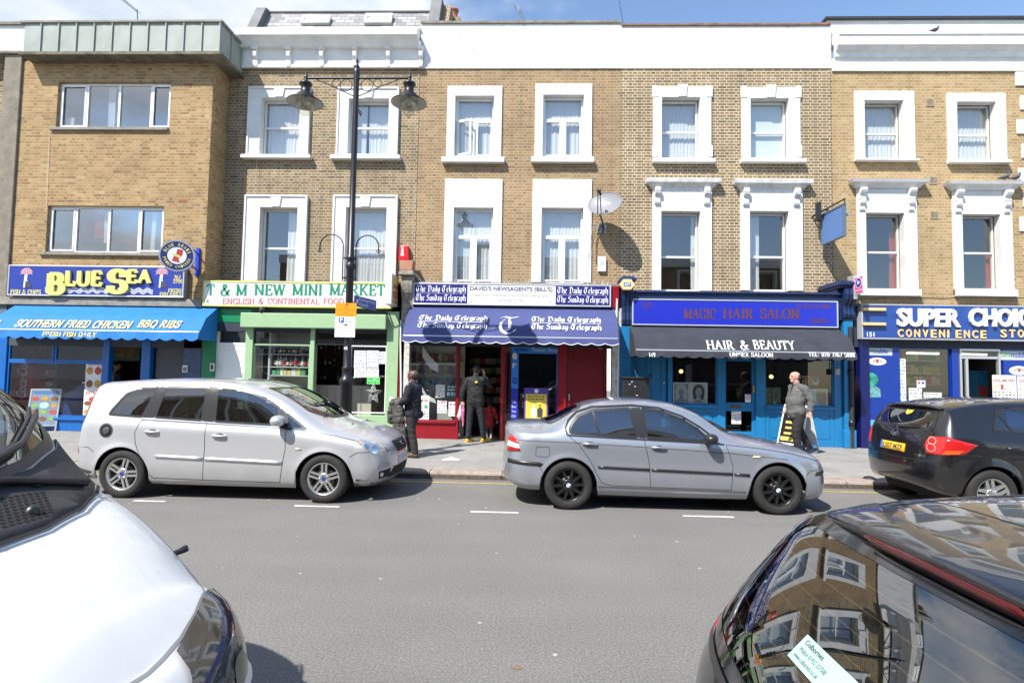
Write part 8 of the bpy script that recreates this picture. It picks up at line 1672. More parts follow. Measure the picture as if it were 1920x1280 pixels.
mb=MB();mb.box(x0,x1,yq,yq+.006,zm+.004,z1);mb.build('upper_plate',mat('plate_orange',srgb(250,150,8),.45),t);mb=MB();mb.box(x0-.003,x1-.012,yq,yq+.006,z0,zm);mb.build('lower_plate',mat('plate_face',(.76,.76,.75),.4),t);mb=MB();mb.box(PX_-.09,PX_+.09,yq+.007,PY_-.02,zm+.05,zm+.08);mb.box(PX_-.09,PX_+.09,yq+.007,PY_-.02,z0+.1,z0+.13);mb.build('clamp',M_ALU,t)
w,h1_,h2_=x1-x0,z1-zm,zm-z0;mo2=mat('ink_rust',(.42,.12,.01),.6)
for k,s_ in enumerate(('Thu','7 am - 5.30 pm','Sat','7 am - 6 pm')):lw=min(.9,.065*len(s_));txt(s_,x0+w*(.5-lw/2),x0+w*(.5+lw/2),z1-h1_*(.40+.18*k),z1-h1_*(.28+.18*k),yq-.002,mo2,t)
mb=MB();mb.disc((x0+w*.55,yq-.002,z1-.03),.022,14);mb.build('emblem',M_RED,t)
mb=MB();mb.box(x0+w*.18,x0+w*.42,yq-.002,yq-.0005,zm-h2_*.30,zm-h2_*.04);mb.build('parking_square',mat('parking_blue',srgb(30,90,200),.4),t);txt('P',x0+w*.24,x0+w*.36,zm-h2_*.27,zm-h2_*.07,yq-.004,M_LWHITE,t,bold=.04)
for k,(s_,a,b) in enumerate((('Pay at',.52,.80),('Machine',.48,.84))):txt(s_,x0+w*a,x0+w*b,zm-h2_*(.16+.12*k),zm-h2_*(.07+.12*k),yq-.002,M_GREYINK,t)
mb=MB();za_=zm-h2_*.40;mb.box(x0+w*.40,x0+w*.56,yq-.002,yq-.0005,za_-.008,za_+.008);mb.face([(x0+w*.52,yq-.002,za_+.03),(x0+w*.52,yq-.002,za_-.03),(x0+w*.60,yq-.002,za_)]);mb.build('arrow',M_INK,t)
for k,s_ in enumerate(('Display ticket','Mon - Tue - Wed - Fri','9 am - 11 am','Max stay 1 hour')):lw=min(.92,.052*len(s_));txt(s_,x0+w*(.49-lw/2),x0+w*(.49+lw/2),z0+h2_*(.40-.13*k),z0+h2_*(.48-.13*k),yq-.002,M_GREYINK,t)
za,zb=pz(553),pz(577);t=thing('street_name_sign','blue finger sign with white lettering pointing away behind the parking plate','sign',(PX_+.1,PY_+.4,zb))
def fs(u,z,d=0):return(PX_+.08+u*.24+d*.97,PY_+.02+u*.97-d*.24,z)
mb=MB();zb=za-.20;a=[fs(0,zb),fs(.78,zb),fs(.78,za),fs(0,za)];b=[fs(0,zb,.02),fs(.78,zb,.02),fs(.78,za,.02),fs(0,za,.02)];mb.face(a);mb.face(b[::-1]);[mb.face([a[i],a[(i+1)%4],b[(i+1)%4],b[i]]) for i in range(4)];mb.build('plate',mat('sign_deep_blue',srgb(44,78,158),.4),t)
for k,(s_,u0,u1) in enumerate((('Evangelical',.14,.72),('Church',.14,.46))):
 o=txt(s_,u0,u1,zb+.11-.08*k,zb+.17-.08*k,0,M_LWHITE,t)
 for v in o.data.vertices:v.co=fs(v.co.x,v.co.z,.023)
mb=MB();mb.face([fs(.03,(za+zb)/2,.023),fs(.10,(za+zb)/2-.05,.023),fs(.10,(za+zb)/2+.05,.023)]);mb.build('arrow',M_LWHITE,t)
q=rc(747,460,767,488,YU-.15);x0,x1,z0,z1=q;t=thing('alarm_box','red alarm box with vertical white letters between the second and third houses','alarm box',((x0+x1)/2,YU,z0))
mb=MB();mb.prism([(x0,z0),(x1,z0+.01),(x1-.03,z1),(x0+.02,z1)],YU-.15,YU-.001);mb.build('case',mat('alarm_red',srgb(205,22,26),.35),t,bevel=.02)
for i,ch in enumerate('CSSI'):zc=z1-.08-i*.062;txt(ch,x0+.06,x0+.14,zc,zc+.052,YU-.152,M_LWHITE,t,bold=.03)
q=rc(751,490,777,508,YU-.3);mb=MB();mb.prism([(q[0]+.04,q[2]),(q[1]-.04,q[2]),(q[1],q[3]),(q[0],q[3])],YU-.45,YU-.1);o=mb.build('flower_pot',mat('terracotta_pot',(.42,.20,.13),.8,var=.2),bevel=.01);tag(o,'small square terracotta trough on the old stone console','flower pot')
q=rc(749,508,777,600,YS-.15);x0,x1,z0,z1=q;t=thing('stone_console','crumbling grey stone console between the mini market and newsagent signs','console',((x0+x1)/2,YS,z0));xm=(x0+x1)/2
mb=MB();corbel(mb,xm,(x1-x0)*.75,YS+.02,z0,z1-.12,.26);mb.build('scroll',mat('weathered_stone',(.30,.27,.22),.95,var=.5,vscale=7,bump=.9,bscale=20),t,bevel=.012);mb=MB();mb.box(x0,x1,YS-.32,YU,z1-.12,z1-.06);mb.box(x0+.03,x1-.03,YS-.26,YU,z1-.06,z1);mb.build('capital',MATS['weathered_stone'],t,bevel=.015)
dc=at(1134,381,YU-.62);t=thing('satellite_dish','grey oval satellite dish on the brick wall between the newsagent and salon','satellite dish',(at(1128,428,YU).x,YU,at(1128,428,YU).z))
nrm=Vector((-.42,-.80,.43)).normalized();ux=Vector((0,0,1)).cross(nrm).normalized()*-1;uy=nrm.cross(ux)*-1
if uy.z<0:uy=-uy
ux=(ux*math.cos(R(14))+uy*math.sin(R(14)));uy=nrm.cross(ux);uy=-uy if uy.z<0 else uy
mb=MB();mb.smooth=True;rows=[]
for i in range(9):r_=i/8;rows.append([dc+ux*.44*r_*math.cos(k*.19635)+uy*.34*r_*math.sin(k*.19635)+nrm*(.085*r_*r_-.085) for k in range(32)])
mb.grid(rows,closed_u=True);mb.tube([p for p in rows[-1]]+[rows[-1][0]],.010,6,False);d_=mb.build('dish',mat('dish_grey',(.21,.215,.23),.5),t)
mb=MB();mb.face([(-.09,0,-.011),(.09,0,-.011),(.09,0,.011),(-.09,0,.011)]);o=mb.build('maker_mark',M_LWHITE,d_)
for v in o.data.vertices:v.co=dc+ux*v.co.x+uy*(v.co.z+.07)+nrm*(-.085+.075*.05+.006)
ap=at(1128,428,YU);fe=dc+nrm*.48-uy*.02-ux*.02;bt=dc-uy*.34
mb=MB()
for s_ in(-.05,.05):mb.tube([bt+ux*s_,fe+ux*s_*.5],.012,6)
mb.tube([fe-ux*.04,fe+ux*.04],.035,8);mb.tube([fe,fe-nrm*.14],.03,10);mb.tube([fe+ux*.06+uy*.05,fe-nrm*.1+ux*.06+uy*.05],.02,8);mb.build('feed_arm',M_BPLAS,t)
mb=MB();mb.tube([bt,bt-nrm*.1,ap+Vector((0,-.30,.02)),ap+Vector((0,-.28,-.22))],.022,8);mb.tube([ap+Vector((0,-.28,.02)),ap+Vector((0,-.02,.06))],.025,8);mb.tube([ap+Vector((-.1,-.02,-.08)),ap+Vector((0,-.28,.0)),ap+Vector((.1,-.02,-.08))],.014,6);mb.build('bracket',M_BPLAS,t);mb=MB();mb.box(ap.x-.12,ap.x+.12,YU-.02,YU+.012,ap.z-.12,ap.z+.12);mb.build('wall_plate',M_ALU,t)
mb=MB();mb.tube([at(1122,438,YU-.03),at(1118,455,YU-.02),at(1118,490,YU-.02),at(1124,512,YU-.02)],.010,6);mb.build('cable',M_BPLAS,t)
q=rc(1121,481,1136.5,509,YU-.06);t=thing('alarm_box','white ribbed alarm box under the satellite dish','alarm box',(q[0],YU,q[2]));mb=MB();mb.box(q[0],q[1],YU-.07,YU+.01,q[2],q[3]);mb.build('case',M_UPVC,t,bevel=.02);mb=MB();[mb.box(q[0]+.04,q[1]-.04,YU-.075,YU-.07,q[2]+.16+k*.03,q[2]+.17+k*.03) for k in range(4)];mb.build('rib',M_LGREY,t)
a=at(1175.5,534,YS-.3);t=thing('alarm_box','peach hexagonal alarm box with a blue badge on the left salon console','alarm box',(a.x,YS-.2,a.z));hx=[(a.x+.185*math.cos(k*math.pi/3),a.z+.145*math.sin(k*math.pi/3)) for k in range(6)];mb=MB();mb.prism(hx,YS-.36,YS-.22);mb.build('case',mat('alarm_peach',srgb(240,200,140),.4),t,bevel=.015)
mb=MB();mb.box(a.x-.085,a.x+.085,YS-.364,YS-.36,a.z-.045,a.z+.045);mb.build('badge',mat('badge_blue2',srgb(60,90,170),.4),t);txt('ADT',a.x-.07,a.x+.07,a.z-.03,a.z+.03,YS-.367,M_LWHITE,t,bold=.03)
xs=at(1540,430,YU-.15).x;ya,yb_=YU-.18,YU-1.22;zt_,zb_=at(1540,404,YU-.18).z,at(1541,461,YU-.18).z
t=thing('hanging_sign','plain blue hanging board sign on an iron bracket between the salon and store houses','hanging sign',(xs,YU,zt_))
mb=MB();mb.box(xs-.02,xs+.02,yb_+.03,ya-.03,zb_+.03,zt_-.03);mb.build('panel',mat('board_blue',srgb(84,118,172),.5),t)
mb=MB();mb.box(xs-.035,xs+.035,yb_,yb_+.03,zb_,zt_);mb.box(xs-.035,xs+.035,ya-.03,ya,zb_,zt_);mb.box(xs-.035,xs+.035,yb_+.03,ya-.03,zt_-.03,zt_);mb.box(xs-.035,xs+.035,yb_+.03,ya-.03,zb_,zb_+.03);mb.build('frame',mat('board_frame',(.10,.14,.19),.5),t)
mb=MB();mb.tube([(xs,YU,zt_+.10),(xs,yb_-.02,zt_+.10)],.018,6);mb.tube([(xs,yb_,zt_+.10),(xs,yb_,zt_-.05)],.012,6);mb.tube([(xs,ya-.1,zt_+.1),(xs,ya-.1,zt_)],.012,6);mb.tube([(xs-.15,YU-.02,zt_+.0),(xs,YU-.2,zt_+.1)],.014,6);mb.build('bracket',M_BLACK,t)
a=at(1534,396,YU-.3);mb=MB();mb.box(a.x-.04,a.x+.06,YU-.34,YU-.24,a.z-.24,a.z+.22);mb.tube([(a.x+.08,YU-.3,a.z-.1),(a.x+.22,YU-.36,a.z-.02)],.07,10);mb.tube([(a.x,YU,a.z-.05),(a.x,YU-.28,a.z-.05)],.02,6);mb.build('floodlight',M_BPLAS,t)
a=at(1586,396,YU-1.2);mb=MB();mb.tube([(xs+.05,yb_,a.z-.02),(xs+.10,yb_+.02,a.z-.10)],.04,8);mb.build('spotlight',M_ALU,t)
xs=at(1601,532,YS-.25).x+.0;zt_,zb_=at(1604,518,YS-.4).z,at(1604,551,YS-.4).z;t=thing('projecting_sign','small pink projecting sign with a round blue mark on the right salon console','projecting sign',(xs,YS-.2,zb_))
mb=MB();mb.box(xs-.0,xs+.05,YS-.62,YS-.28,zb_,zt_);mb.build('box',M_LWHITE,t,bevel=.006);mb=MB();mb.face([(xs-.003,YS-.60,zb_+.02),(xs-.003,YS-.30,zb_+.02),(xs-.003,YS-.30,zt_-.02),(xs-.003,YS-.60,zt_-.02)]);mb.build('panel',mat('sign_pink',srgb(226,60,140),.4),t)
zc=(zb_+zt_)/2+.05;mb=MB();mb.prism([(YS-.45+.125*math.cos(k*.2618),zc+.125*math.sin(k*.2618)) for k in range(24)],xs-.006,xs-.004,'x');mb.build('roundel',M_LWHITE,t);mb=MB();mb.prism([(YS-.45+.105*math.cos(k*.2618),zc+.105*math.sin(k*.2618)) for k in range(24)],xs-.009,xs-.007,'x');mb.build('mark',od,t)
o=txt('x-',0,.12,-.04,.05,0,M_LWHITE,t,bold=.04)
for v in o.data.vertices:v.co=(xs-.011,YS-.39-v.co.x,zc+v.co.z)
o=txt('payzone',0,.24,0,.05,0,M_LWHITE,t,bold=.02)
for v in o.data.vertices:v.co=(xs-.006,YS-.33-v.co.x,zb_+.05+v.co.z)
mb=MB();mb.box(xs-.02,xs+.07,YS-.28,YS-.02,zb_-.1,zt_+.05);mb.build('bracket',M_ALU,t)
x=at(1595,720,YS-.08).x;t=thing('drainpipe','black cast iron drainpipe between the salon and the convenience store','drainpipe',(x,YS-.07,PZ));mb=MB();mb.tube([(x,YS-.10,PZ+.02),(x,YS-.10,2.95)],.05,12);mb.build('pipe',mat('pipe_black',(.03,.027,.025),.6,var=.5,vscale=9),t);mb=MB();[mb.lathe([(.05,-.06),(.065,-.055),(.065,.055),(.05,.06)],(x,YS-.10,z),14) for z in(.7,1.9)];mb.build('collar',M_BLACK,t)
q=rc(1167,707,1219.5,760,YS-.45);t=thing('utility_cabinet','scuffed black street cabinet against the left salon pilaster','cabinet',((q[0]+q[1])/2,YS-.3,PZ));mb=MB();mb.box(q[0]+.02,q[1]-.02,YS-.45,YS-.12,PZ+.002,q[3]-.03);mb.build('body',mat('cabinet_black',(.022,.022,.024),.35,var=.5,vscale=12),t,bevel=.01);mb=MB();mb.box(q[0]-.01,q[1]+.01,YS-.48,YS-.10,q[3]-.03,q[3]+.01);mb.build('lid',M_BPLAS,t,bevel=.01)
mb=MB();xm=(q[0]+q[1])/2;mb.box(xm-.004,xm+.004,YS-.453,YS-.45,PZ+.1,q[3]-.06);mb.build('door_gap',M_GAP,t)
stk=MB()
for k in range(14):x_,z_=rng.uniform(q[0]+.08,q[1]-.12),rng.uniform(PZ+.5,q[3]-.1);stk.face([(x_,YS-.454,z_),(x_+rng.uniform(.02,.07),YS-.454,z_+rng.uniform(-.01,.01)),(x_+.05,YS-.454,z_+rng.uniform(.02,.05)),(x_,YS-.454,z_+.03)])
stk.build('sticker_remains',mat('sticker_grey',(.30,.30,.29),.8),t)
a=at(1569,696,YS-.1);t=thing('meter_box','small grey box on the blue pilaster right of the salon window','meter box',(a.x,YS-.08,a.z));mb=MB();mb.box(a.x-.06,a.x+.05,YS-.15,YS-.085,a.z-.08,a.z+.06);mb.build('case',mat('meter_grey',(.40,.40,.38),.5),t,bevel=.008);mb=MB();mb.tube([(a.x,YS-.11,a.z+.06),(a.x,YS-.11,a.z+.9)],.008,5);mb.build('cable',M_BPLAS,t)
for(p_,lb_,m_) in(((at(718,575,YS-.1),at(730,590,YS-.05),at(738,612,YS-.04),at(748,608,YS-.04),at(751,640,YS-.04)),'loose black cable looping under the off licence box sign',M_BPLAS),((at(752,600,YS-.05),at(751,640,YS-.05),at(752,720,YS-.05),at(751,800,YS-.05)),'pale pipe running down the pier between mini market and newsagent',M_LWHITE),((at(1157,560,YS-.06),at(1156,600,YS-.06),at(1160,640,YS-.05),at(1159,760,YS-.05)),'white cable running down the pier between newsagent and salon',M_LWHITE),((at(1600,562,YS-.1),at(1680,556,YS-.05),at(1760,560,YS-.05),at(1850,557,YS-.05),at(1960,560,YS-.05)),'thin dark cable sagging along the top of the convenience store sign',M_BPLAS)):
 mb=MB();mb.tube(p_,.012 if m_ is M_BPLAS else.022,6);o=mb.build('cable',m_);tag(o,lb_,'cable')
for(p_,lb_) in((((482,298),(479,340),(474,367)),'thin wire between the left windows of the mini market house'),(((1113,415),(1104,470),(1098,525)),'thin aerial wire hanging from the satellite dish to the newsagent sign'),(((93,250),(87,385)),'thin white wire between the two wide windows of the first block')):
 mb=MB();Yw=YH-.02 if p_[0][0]<100 else YU-.07;mb.tube([at(a,b,Yw) for a,b in p_],.005,4);o=mb.build('wire',M_LWHITE if p_[0][0]<100 else M_LGREY);tag(o,lb_,'wire')
a=at(487,580,YS-.3);t=thing('security_camera','black dome camera under the left end of the mini market sign','camera',(a.x,YS-.1,a.z));mb=MB();mb.lathe([(0,-.09),(.05,-.075),(.07,-.03),(.07,.03),(.05,.06),(0,.06)],(a.x,YS-.18,a.z),16);mb.build('dome',M_BPLAS,t);mb=MB();mb.box(a.x-.03,a.x+.03,YS-.18,YS+.03,a.z+.04,a.z+.08);mb.build('arm',M_BPLAS,t)
q=rc(836,31,862,44,YU+2.2);t=thing('chimney','short brick chimney stack with one red pot behind the white parapet','chimney',((q[0]+q[1])/2,YU+2.5,q[2]-1));mb=MB();mb.box(q[0],q[1],YU+2.2,YU+2.9,q[2]-2,q[3]);mb.build('stack',B4,t);mb=MB();xm=at(850,24,YU+2.4).x;zz=q[3];mb.lathe([(.13,0),(.15,.03),(.14,.08),(.12,.1),(.12,.32),(.15,.34),(.15,.40),(.11,.40)],(xm,YU+2.5,zz),16);mb.build('pot',mat('pot_red',(.36,.12,.09),.8,var=.2),t)
def aerial(name,lb_,base,top,yag,n,ln,m=M_ALU):
 t=thing(name,lb_,'aerial',base);mb=MB();mb.tube([base,top],.012,6);mb.build('mast',m,t);mb=MB();a,b=yag;a,b=Vector(a),Vector(b);mb.tube([a,b],.008,5);d=Vector((.6,.8,0))
 for k in range(n):p=a+(b-a)*k/(n-1);mb.tube([p-d*ln*(1-.4*k/n),p+d*ln*(1-.4*k/n)],.006,4)
 mb.build('antenna',m,t)
Ya=YU+1.5;b_=at(980,42,Ya);aerial('tv_aerial','pale television aerial leaning above the newsagent parapet',at(978,46,Ya),at(971,12,Ya),(at(969,14,Ya),at(981,38,Ya)),8,.22,M_LGREY)
b_=YH+2;aerial('tv_aerial','dark television aerial tilted above the copper fascia',at(258,40,b_),at(257,18,b_),(at(226,-4,b_),at(257,22,b_)),7,.14,M_BPLAS)
mb=MB();mb.tube([at(1161,2,Ya),at(1165,25,Ya),at(1168,46,Ya)],.008,4);o=mb.build('whip_aerial',M_BPLAS);tag(o,'thin black whip aerial at the joint of the two plain parapets','aerial')
def pigeon(p,lb_,s_=1.0,rz=0):
 mb=MB();mb.smooth=True
 def ell(c,r_,n=10):
  rows=[[(c[0]+r_[0]*math.sin(a*math.pi/8)*math.cos(k*2*math.pi/n),c[1]+r_[1]*math.sin(a*math.pi/8)*math.sin(k*2*math.pi/n),c[2]+r_[2]*math.cos(a*math.pi/8)) for k in range(n)]for a in range(9)];mb.grid(rows,closed_u=True)
 t=thing('pigeon',lb_,'pigeon',p)
 bmk=[]
 def addc(a,ra,b,rb):bmk.append((a,ra,b,rb))
 x,y,z=p
 mb.tube([(x-.20*s_,y,z+.07*s_),(x-.12*s_,y,z+.085*s_),(x-.04*s_,y,z+.10*s_),(x+.05*s_,y,z+.125*s_),(x+.09*s_,y,z+.17*s_),(x+.10*s_,y,z+.21*s_),(x+.115*s_,y,z+.235*s_),(x+.15*s_,y,z+.232*s_)],[.015*s_,.035*s_,.065*s_,.06*s_,.038*s_,.026*s_,.026*s_,.004*s_],12);mb.build('body',mat('pigeon_grey',(.07,.07,.08),.7,var=.4,vscale=30),t)
 for sg in(-1,1):m2=MB();m2.tube([(x,y+sg*.02*s_,z+.06*s_),(x+.01*s_,y+sg*.02*s_,z)],.006*s_,5);m2.build('leg',M_RED,t)
 for sg in(-1,1):m2=MB();m2.smooth=True;m2.tube([(x+.06*s_,y+sg*.045*s_,z+.13*s_),(x-.04*s_,y+sg*.06*s_,z+.115*s_),(x-.17*s_,y+sg*.03*s_,z+.075*s_)],[.02*s_,.03*s_,.008*s_],8);m2.build('wing',mat('pigeon_wing',(.13,.13,.14),.7,var=.4,vscale=30),t)
zc5=at(1740,62,YU-.3).z;pigeon(Vector((at(1752,60,YU-.25).x,YU-.28,at(1752,62,YU-.28).z)),'pigeon standing upright on the deep white cornice of the store house',.75)
zt5=at(1889,338,YU-.15).z;pigeon(Vector((at(1884,337,YU-.15).x,YU-.16,zt5-.02)),'left pigeon of the pair on the right window cornice of the store house',.9);pigeon(Vector((at(1905,337,YU-.15).x,YU-.15,zt5-.02)),'right pigeon of the pair on the right window cornice of the store house',.9)
p=gnd(845,862,PZ);mb=MB();mb.smooth=False;mb.grid([[(p.x-.16,p.y-.06,PZ+.004),(p.x,p.y-.09,PZ+.012),(p.x+.15,p.y-.03,PZ+.005)],[(p.x-.12,p.y+.02,PZ+.016),(p.x+.01,p.y+.02,PZ+.05),(p.x+.17,p.y+.02,PZ+.012)],[(p.x-.05,p.y+.10,PZ+.005),(p.x+.03,p.y+.13,PZ+.02),(p.x+.16,p.y+.10,PZ+.004)]]);o=mb.build('crumpled_paper',M_PAPER);tag(o,'crumpled white paper lying on the pavement near the kerb','litter')
p=gnd(1645,914,0);t=thing('litter_bag','dark and white crumpled litter in the gutter behind the black hatchback','litter',(p.x,p.y+.15,0))
for k,(dx,dy,r_,m_) in enumerate(((-.05,.12,.12,M_BPLAS),(-.16,.08,.06,M_PAPER),(.10,.05,.08,M_LGREY))):
 mb=MB();mb.smooth=True;mb.grid([[(p.x+dx+r_*rng.uniform(.8,1.15)*math.sin(a*math.pi/6)*math.cos(q_*math.pi/5),p.y+dy+r_*rng.uniform(.8,1.15)*math.sin(a*math.pi/6)*math.sin(q_*math.pi/5),max(.004,r_*.7+r_*.7*math.cos(a*math.pi/6))) for q_ in range(10)]for a in range(7)],closed_u=True);mb.build(('sack','wrapper','cup')[k],m_,t)
def aboard(lb_,c,rz,w,h,spread,fm,facem,backm=None):
 t=thing('advertising_board',lb_,'advertising board',c);Mx=Matrix.Translation(c)@Matrix.Rotation(rz,4,'Z');out=[]
 for sg in(-1,1):
  def T(u,v,d=0,sg=sg):k=v/h;return Mx@Vector((u,sg*(spread*(1-k)+.012+d*1),v))
  mb=MB();e=.035
  for(a,b,cc,d) in((-w/2,-w/2+e,0,h),(w/2-e,w/2,0,h),(-w/2+e,w/2-e,h-e,h),(-w/2+e,w/2-e,.12,.12+e)):
   q0=[T(a,cc,.012),T(b,cc,.012),T(b,d,.012),T(a,d,.012)];q1=[T(a,cc,-.012),T(b,cc,-.012),T(b,d,-.012),T(a,d,-.012)];mb.face(q0);mb.face(q1[::-1]);[mb.face([q0[i],q0[(i+1)%4],q1[(i+1)%4],q1[i]]) for i in range(4)]
  f=mb.build('frame',fm,t);mb=MB();q0=[T(-w/2+e,.12+e,.004),T(w/2-e,.12+e,.004),T(w/2-e,h-e,.004),T(-w/2+e,h-e,.004)];q1=[T(-w/2+e,.12+e,-.004),T(w/2-e,.12+e,-.004),T(w/2-e,h-e,-.004),T(-w/2+e,h-e,-.004)];mb.face(q0);mb.face(q1[::-1]);mb.build('panel',facem if sg<0 or backm is None else backm,t);out.append(T)
 return t,out
c=gnd(92,808,PZ);t,(T,T2)=aboard('tilted pavement board of food pictures in front of the fish and chip shop',Vector((c.x-.25,c.y+.15,PZ)),R(24),.62,1.02,.24,M_ALU,mat('board_pale',(.20,.27,.36),.5,var=.3,vscale=9))
for k in range(4):
 for i in range(3):mb=MB();u,v=-.19+.19*i,.30+.16*k;mb.face([T(u+.075*math.cos(a*.5236),v+.055*math.sin(a*.5236),.008) for a in range(12)]) if not(i==1 and k==2) else mb.face([T(u+.10*math.cos(a*.5236),v+.08*math.sin(a*.5236),.009) for a in range(12)]);mb.build('picture',food[(k+i)%4]if not(i==1 and k==2) else mat('picture_ice',(.40,.58,.68),.5),t)
mb=MB();mb.face([T(-.24,.90,.008),T(.24,.90,.008),T(.24,.955,.008),T(-.24,.955,.008)]);mb.build('heading',mat('heading_blue',(.05,.16,.40),.5),t)
c=gnd(1497,843,PZ);bk=mat('board_black',(.012,.012,.014),.4);t,(T,T2)=aboard('black pavement board with yellow price bands behind the man in grey fleece',Vector((c.x,c.y+.05,PZ)),R(-62),.62,1.0,.30,M_LWHITE,bk,M_LWHITE)
for k,(v,hh,full) in enumerate(((.86,.05,.4),(.72,.05,.6),(.58,.06,.75),(.46,.05,.7),(.34,.05,.75),(.20,.09,1.0))):mb=MB();mb.face([T(-.25*full,v,.007),T(.25*full,v,.007),T(.25*full,v+hh,.007),T(-.25*full,v+hh,.007)]);mb.build('price_band',mat('band_gold',(.62,.48,.14),.5,var=.6,vscale=40),t)
# people: limbs and torso fused by a voxel skin, clothes as their own skins
def blob(caps,name,m,parent,voxel=.012,wrinkle=0.0,wscale=9.0,smooth=2,seed=0):
 mb=MB()
 for cp in caps:
  a,ra,b,rb=Vector(cp[0]),cp[1],Vector(cp[2]),cp[3];fl=cp[4]if len(cp)>4 else None
  d=(b-a);ln=d.length;d=d.normalized() if ln>1e-6 else Vector((0,0,1))
  x=d.cross(Vector((0,1,0)));x=x.normalized() if x.length>.1 else d.cross(Vector((1,0,0))).normalized();y=d.cross(x)
  rows=[];n=14
  for i in range(5):t=i/4*math.pi/2;rows.append((a-d*ra*math.cos(t),ra*math.sin(t)))
  for i in range(5):t=i/4*math.pi/2;rows.append((b+d*rb*math.sin(t),rb*math.cos(t)))
  gr=[]
  for c,r_ in rows:
   row=[]
   for k in range(n):
    o=(x*math.cos(2*math.pi*k/n)+y*math.sin(2*math.pi*k/n))*max(r_,1e-4)
    if fl:o=Vector((o.x*fl[0],o.y*fl[1],o.z*(fl[2]if len(fl)>2 else 1)))
    row.append(c+o)
   gr.append(row)
  mb.grid(gr,closed_u=True);mb.face(list(reversed(gr[0])));mb.face(gr[-1])
 o=mb.build('tmp',m,None,norm=True)
 r=o.modifiers.new('r','REMESH');r.mode='VOXEL';r.voxel_size=voxel;r.use_smooth_shade=True
 if smooth:s_=o.modifiers.new('s','SMOOTH');s_.factor=.5;s_.iterations=smooth
 COL.objects.unlink(o);me=baked(o)
 if wrinkle:
  from mathutils import noise
  n=len(me.vertices);co=np.empty(n*3);me.vertices.foreach_get('co',co);co=co.reshape(-1,3);nm=np.array([v.vector[:]for v in me.vertex_normals])
  w_=np.array([noise.noise(Vector((x*wscale,y*wscale,z*wscale*1.9+seed)))+.6*noise.noise(Vector((x*wscale*2.3,y*wscale*2.3,z*wscale*.9-seed))) for x,y,z in co])
  me.vertices.foreach_set('co',(co+nm*(w_*wrinkle)[:,None]).ravel())
 me.materials.clear();me.materials.append(m)
 me.polygons.foreach_set('use_smooth',[True]*len(me.polygons));me.update()
 o=bpy.data.objects.new(name,me);COL.objects.link(o);o.parent=parent;return o
def hand(w,d,side,curl=.6,s=1.0,nrm=Vector((0,1,0))):
 w=Vector(w);d=Vector(d).normalized();nrm=(nrm-d*nrm.dot(d)).normalized();ac=d.cross(nrm)
 pm=w+d*.085*s;cp=[(w,.026*s,w+d*.03*s,.030*s),(w+d*.03*s-ac*.012*s,.026*s,pm-ac*.022*s,.022*s),(w+d*.03*s+ac*.012*s,.026*s,pm+ac*.022*s,.022*s)]
 for i,(o_,l_) in enumerate(((-.032,.058),(-.011,.072),(.011,.068),(.032,.052))):
  k0=pm+ac*o_*s;k1=k0+(d*math.cos(curl*.7)+nrm*math.sin(curl*.7))*l_*.5*s;k2=k1+(d*math.cos(curl*1.8)+nrm*math.sin(curl*1.8))*l_*.5*s
  cp+=[(k0,.0100*s,k1,.0092*s),(k1,.0092*s,k2,.0075*s)]
 b=w+d*.025*s-ac*.03*s*side;t1=b+(d*.7-ac*.55*side+nrm*.35).normalized()*.038*s;t2=t1+(d*.85-ac*.05*side+nrm*.5).normalized()*.03*s
 return cp+[(b,.0135*s,t1,.0115*s),(t1,.0115*s,t2,.009*s)]
def head(c,f=1,s=1.0,nose=1.0):
 c=Vector(c);V_=lambda x,y,z:c+Vector((x*f,y,z))*s
 cp=[(V_(-.015,0,.035),.088*s,V_(.012,0,.035),.084*s,(1,.86,1)),(V_(.015,0,-.02),.074*s,V_(.04,0,-.055),.050*s,(1,.9,1)),(V_(.058,0,-.078),.027*s,V_(.066,0,-.078),.022*s,(1,1.2,1)),(V_(.088,0,.022),.010*s,V_(.104*nose,0,-.012),.0135*s),(V_(.088,-.012,-.016),.009*s,V_(.088,.012,-.016),.009*s),(V_(.084,-.016,-.042),.008*s,V_(.084,.016,-.042),.008*s),(V_(.08,-.015,-.052),.008*s,V_(.08,.015,-.052),.008*s),(V_(.075,-.03,.033),.012*s,V_(.075,.03,.033),.012*s),(V_(.055,-.045,-.01),.02*s,V_(.05,.045,-.01),.02*s)]
 for sg in(-1,1):cp.append((V_(-.005,sg*.078,.012),.014*s,V_(-.012,sg*.082,-.012),.010*s,(1,.6,1)))
 return cp
def face_bits(c,parent,f=1,s=1.0,brow=None):
 c=Vector(c)
 for sg in(-1,1):
  mb=MB();mb.smooth=True;p=c+Vector((.081*f,sg*.031,.014))*s;mb.lathe([(.010*s*math.sin(k*math.pi/6),-.010*s*math.cos(k*math.pi/6)) for k in range(7)],p,10);mb.build('eye',mat('eye_dark',(.03,.02,.015),.2),parent)
  mb=MB();mb.tube([c+Vector((.088*f,sg*.016,.033))*s,c+Vector((.088*f,sg*.034,.038))*s,c+Vector((.076*f,sg*.05,.032))*s],[.004*s,.005*s,.003*s],6);mb.build('eyebrow',brow or mat('brow_dark',(.03,.02,.015),.8),parent)
def skin(name,col):return mat(name,col,.5,var=.12,vscale=14)
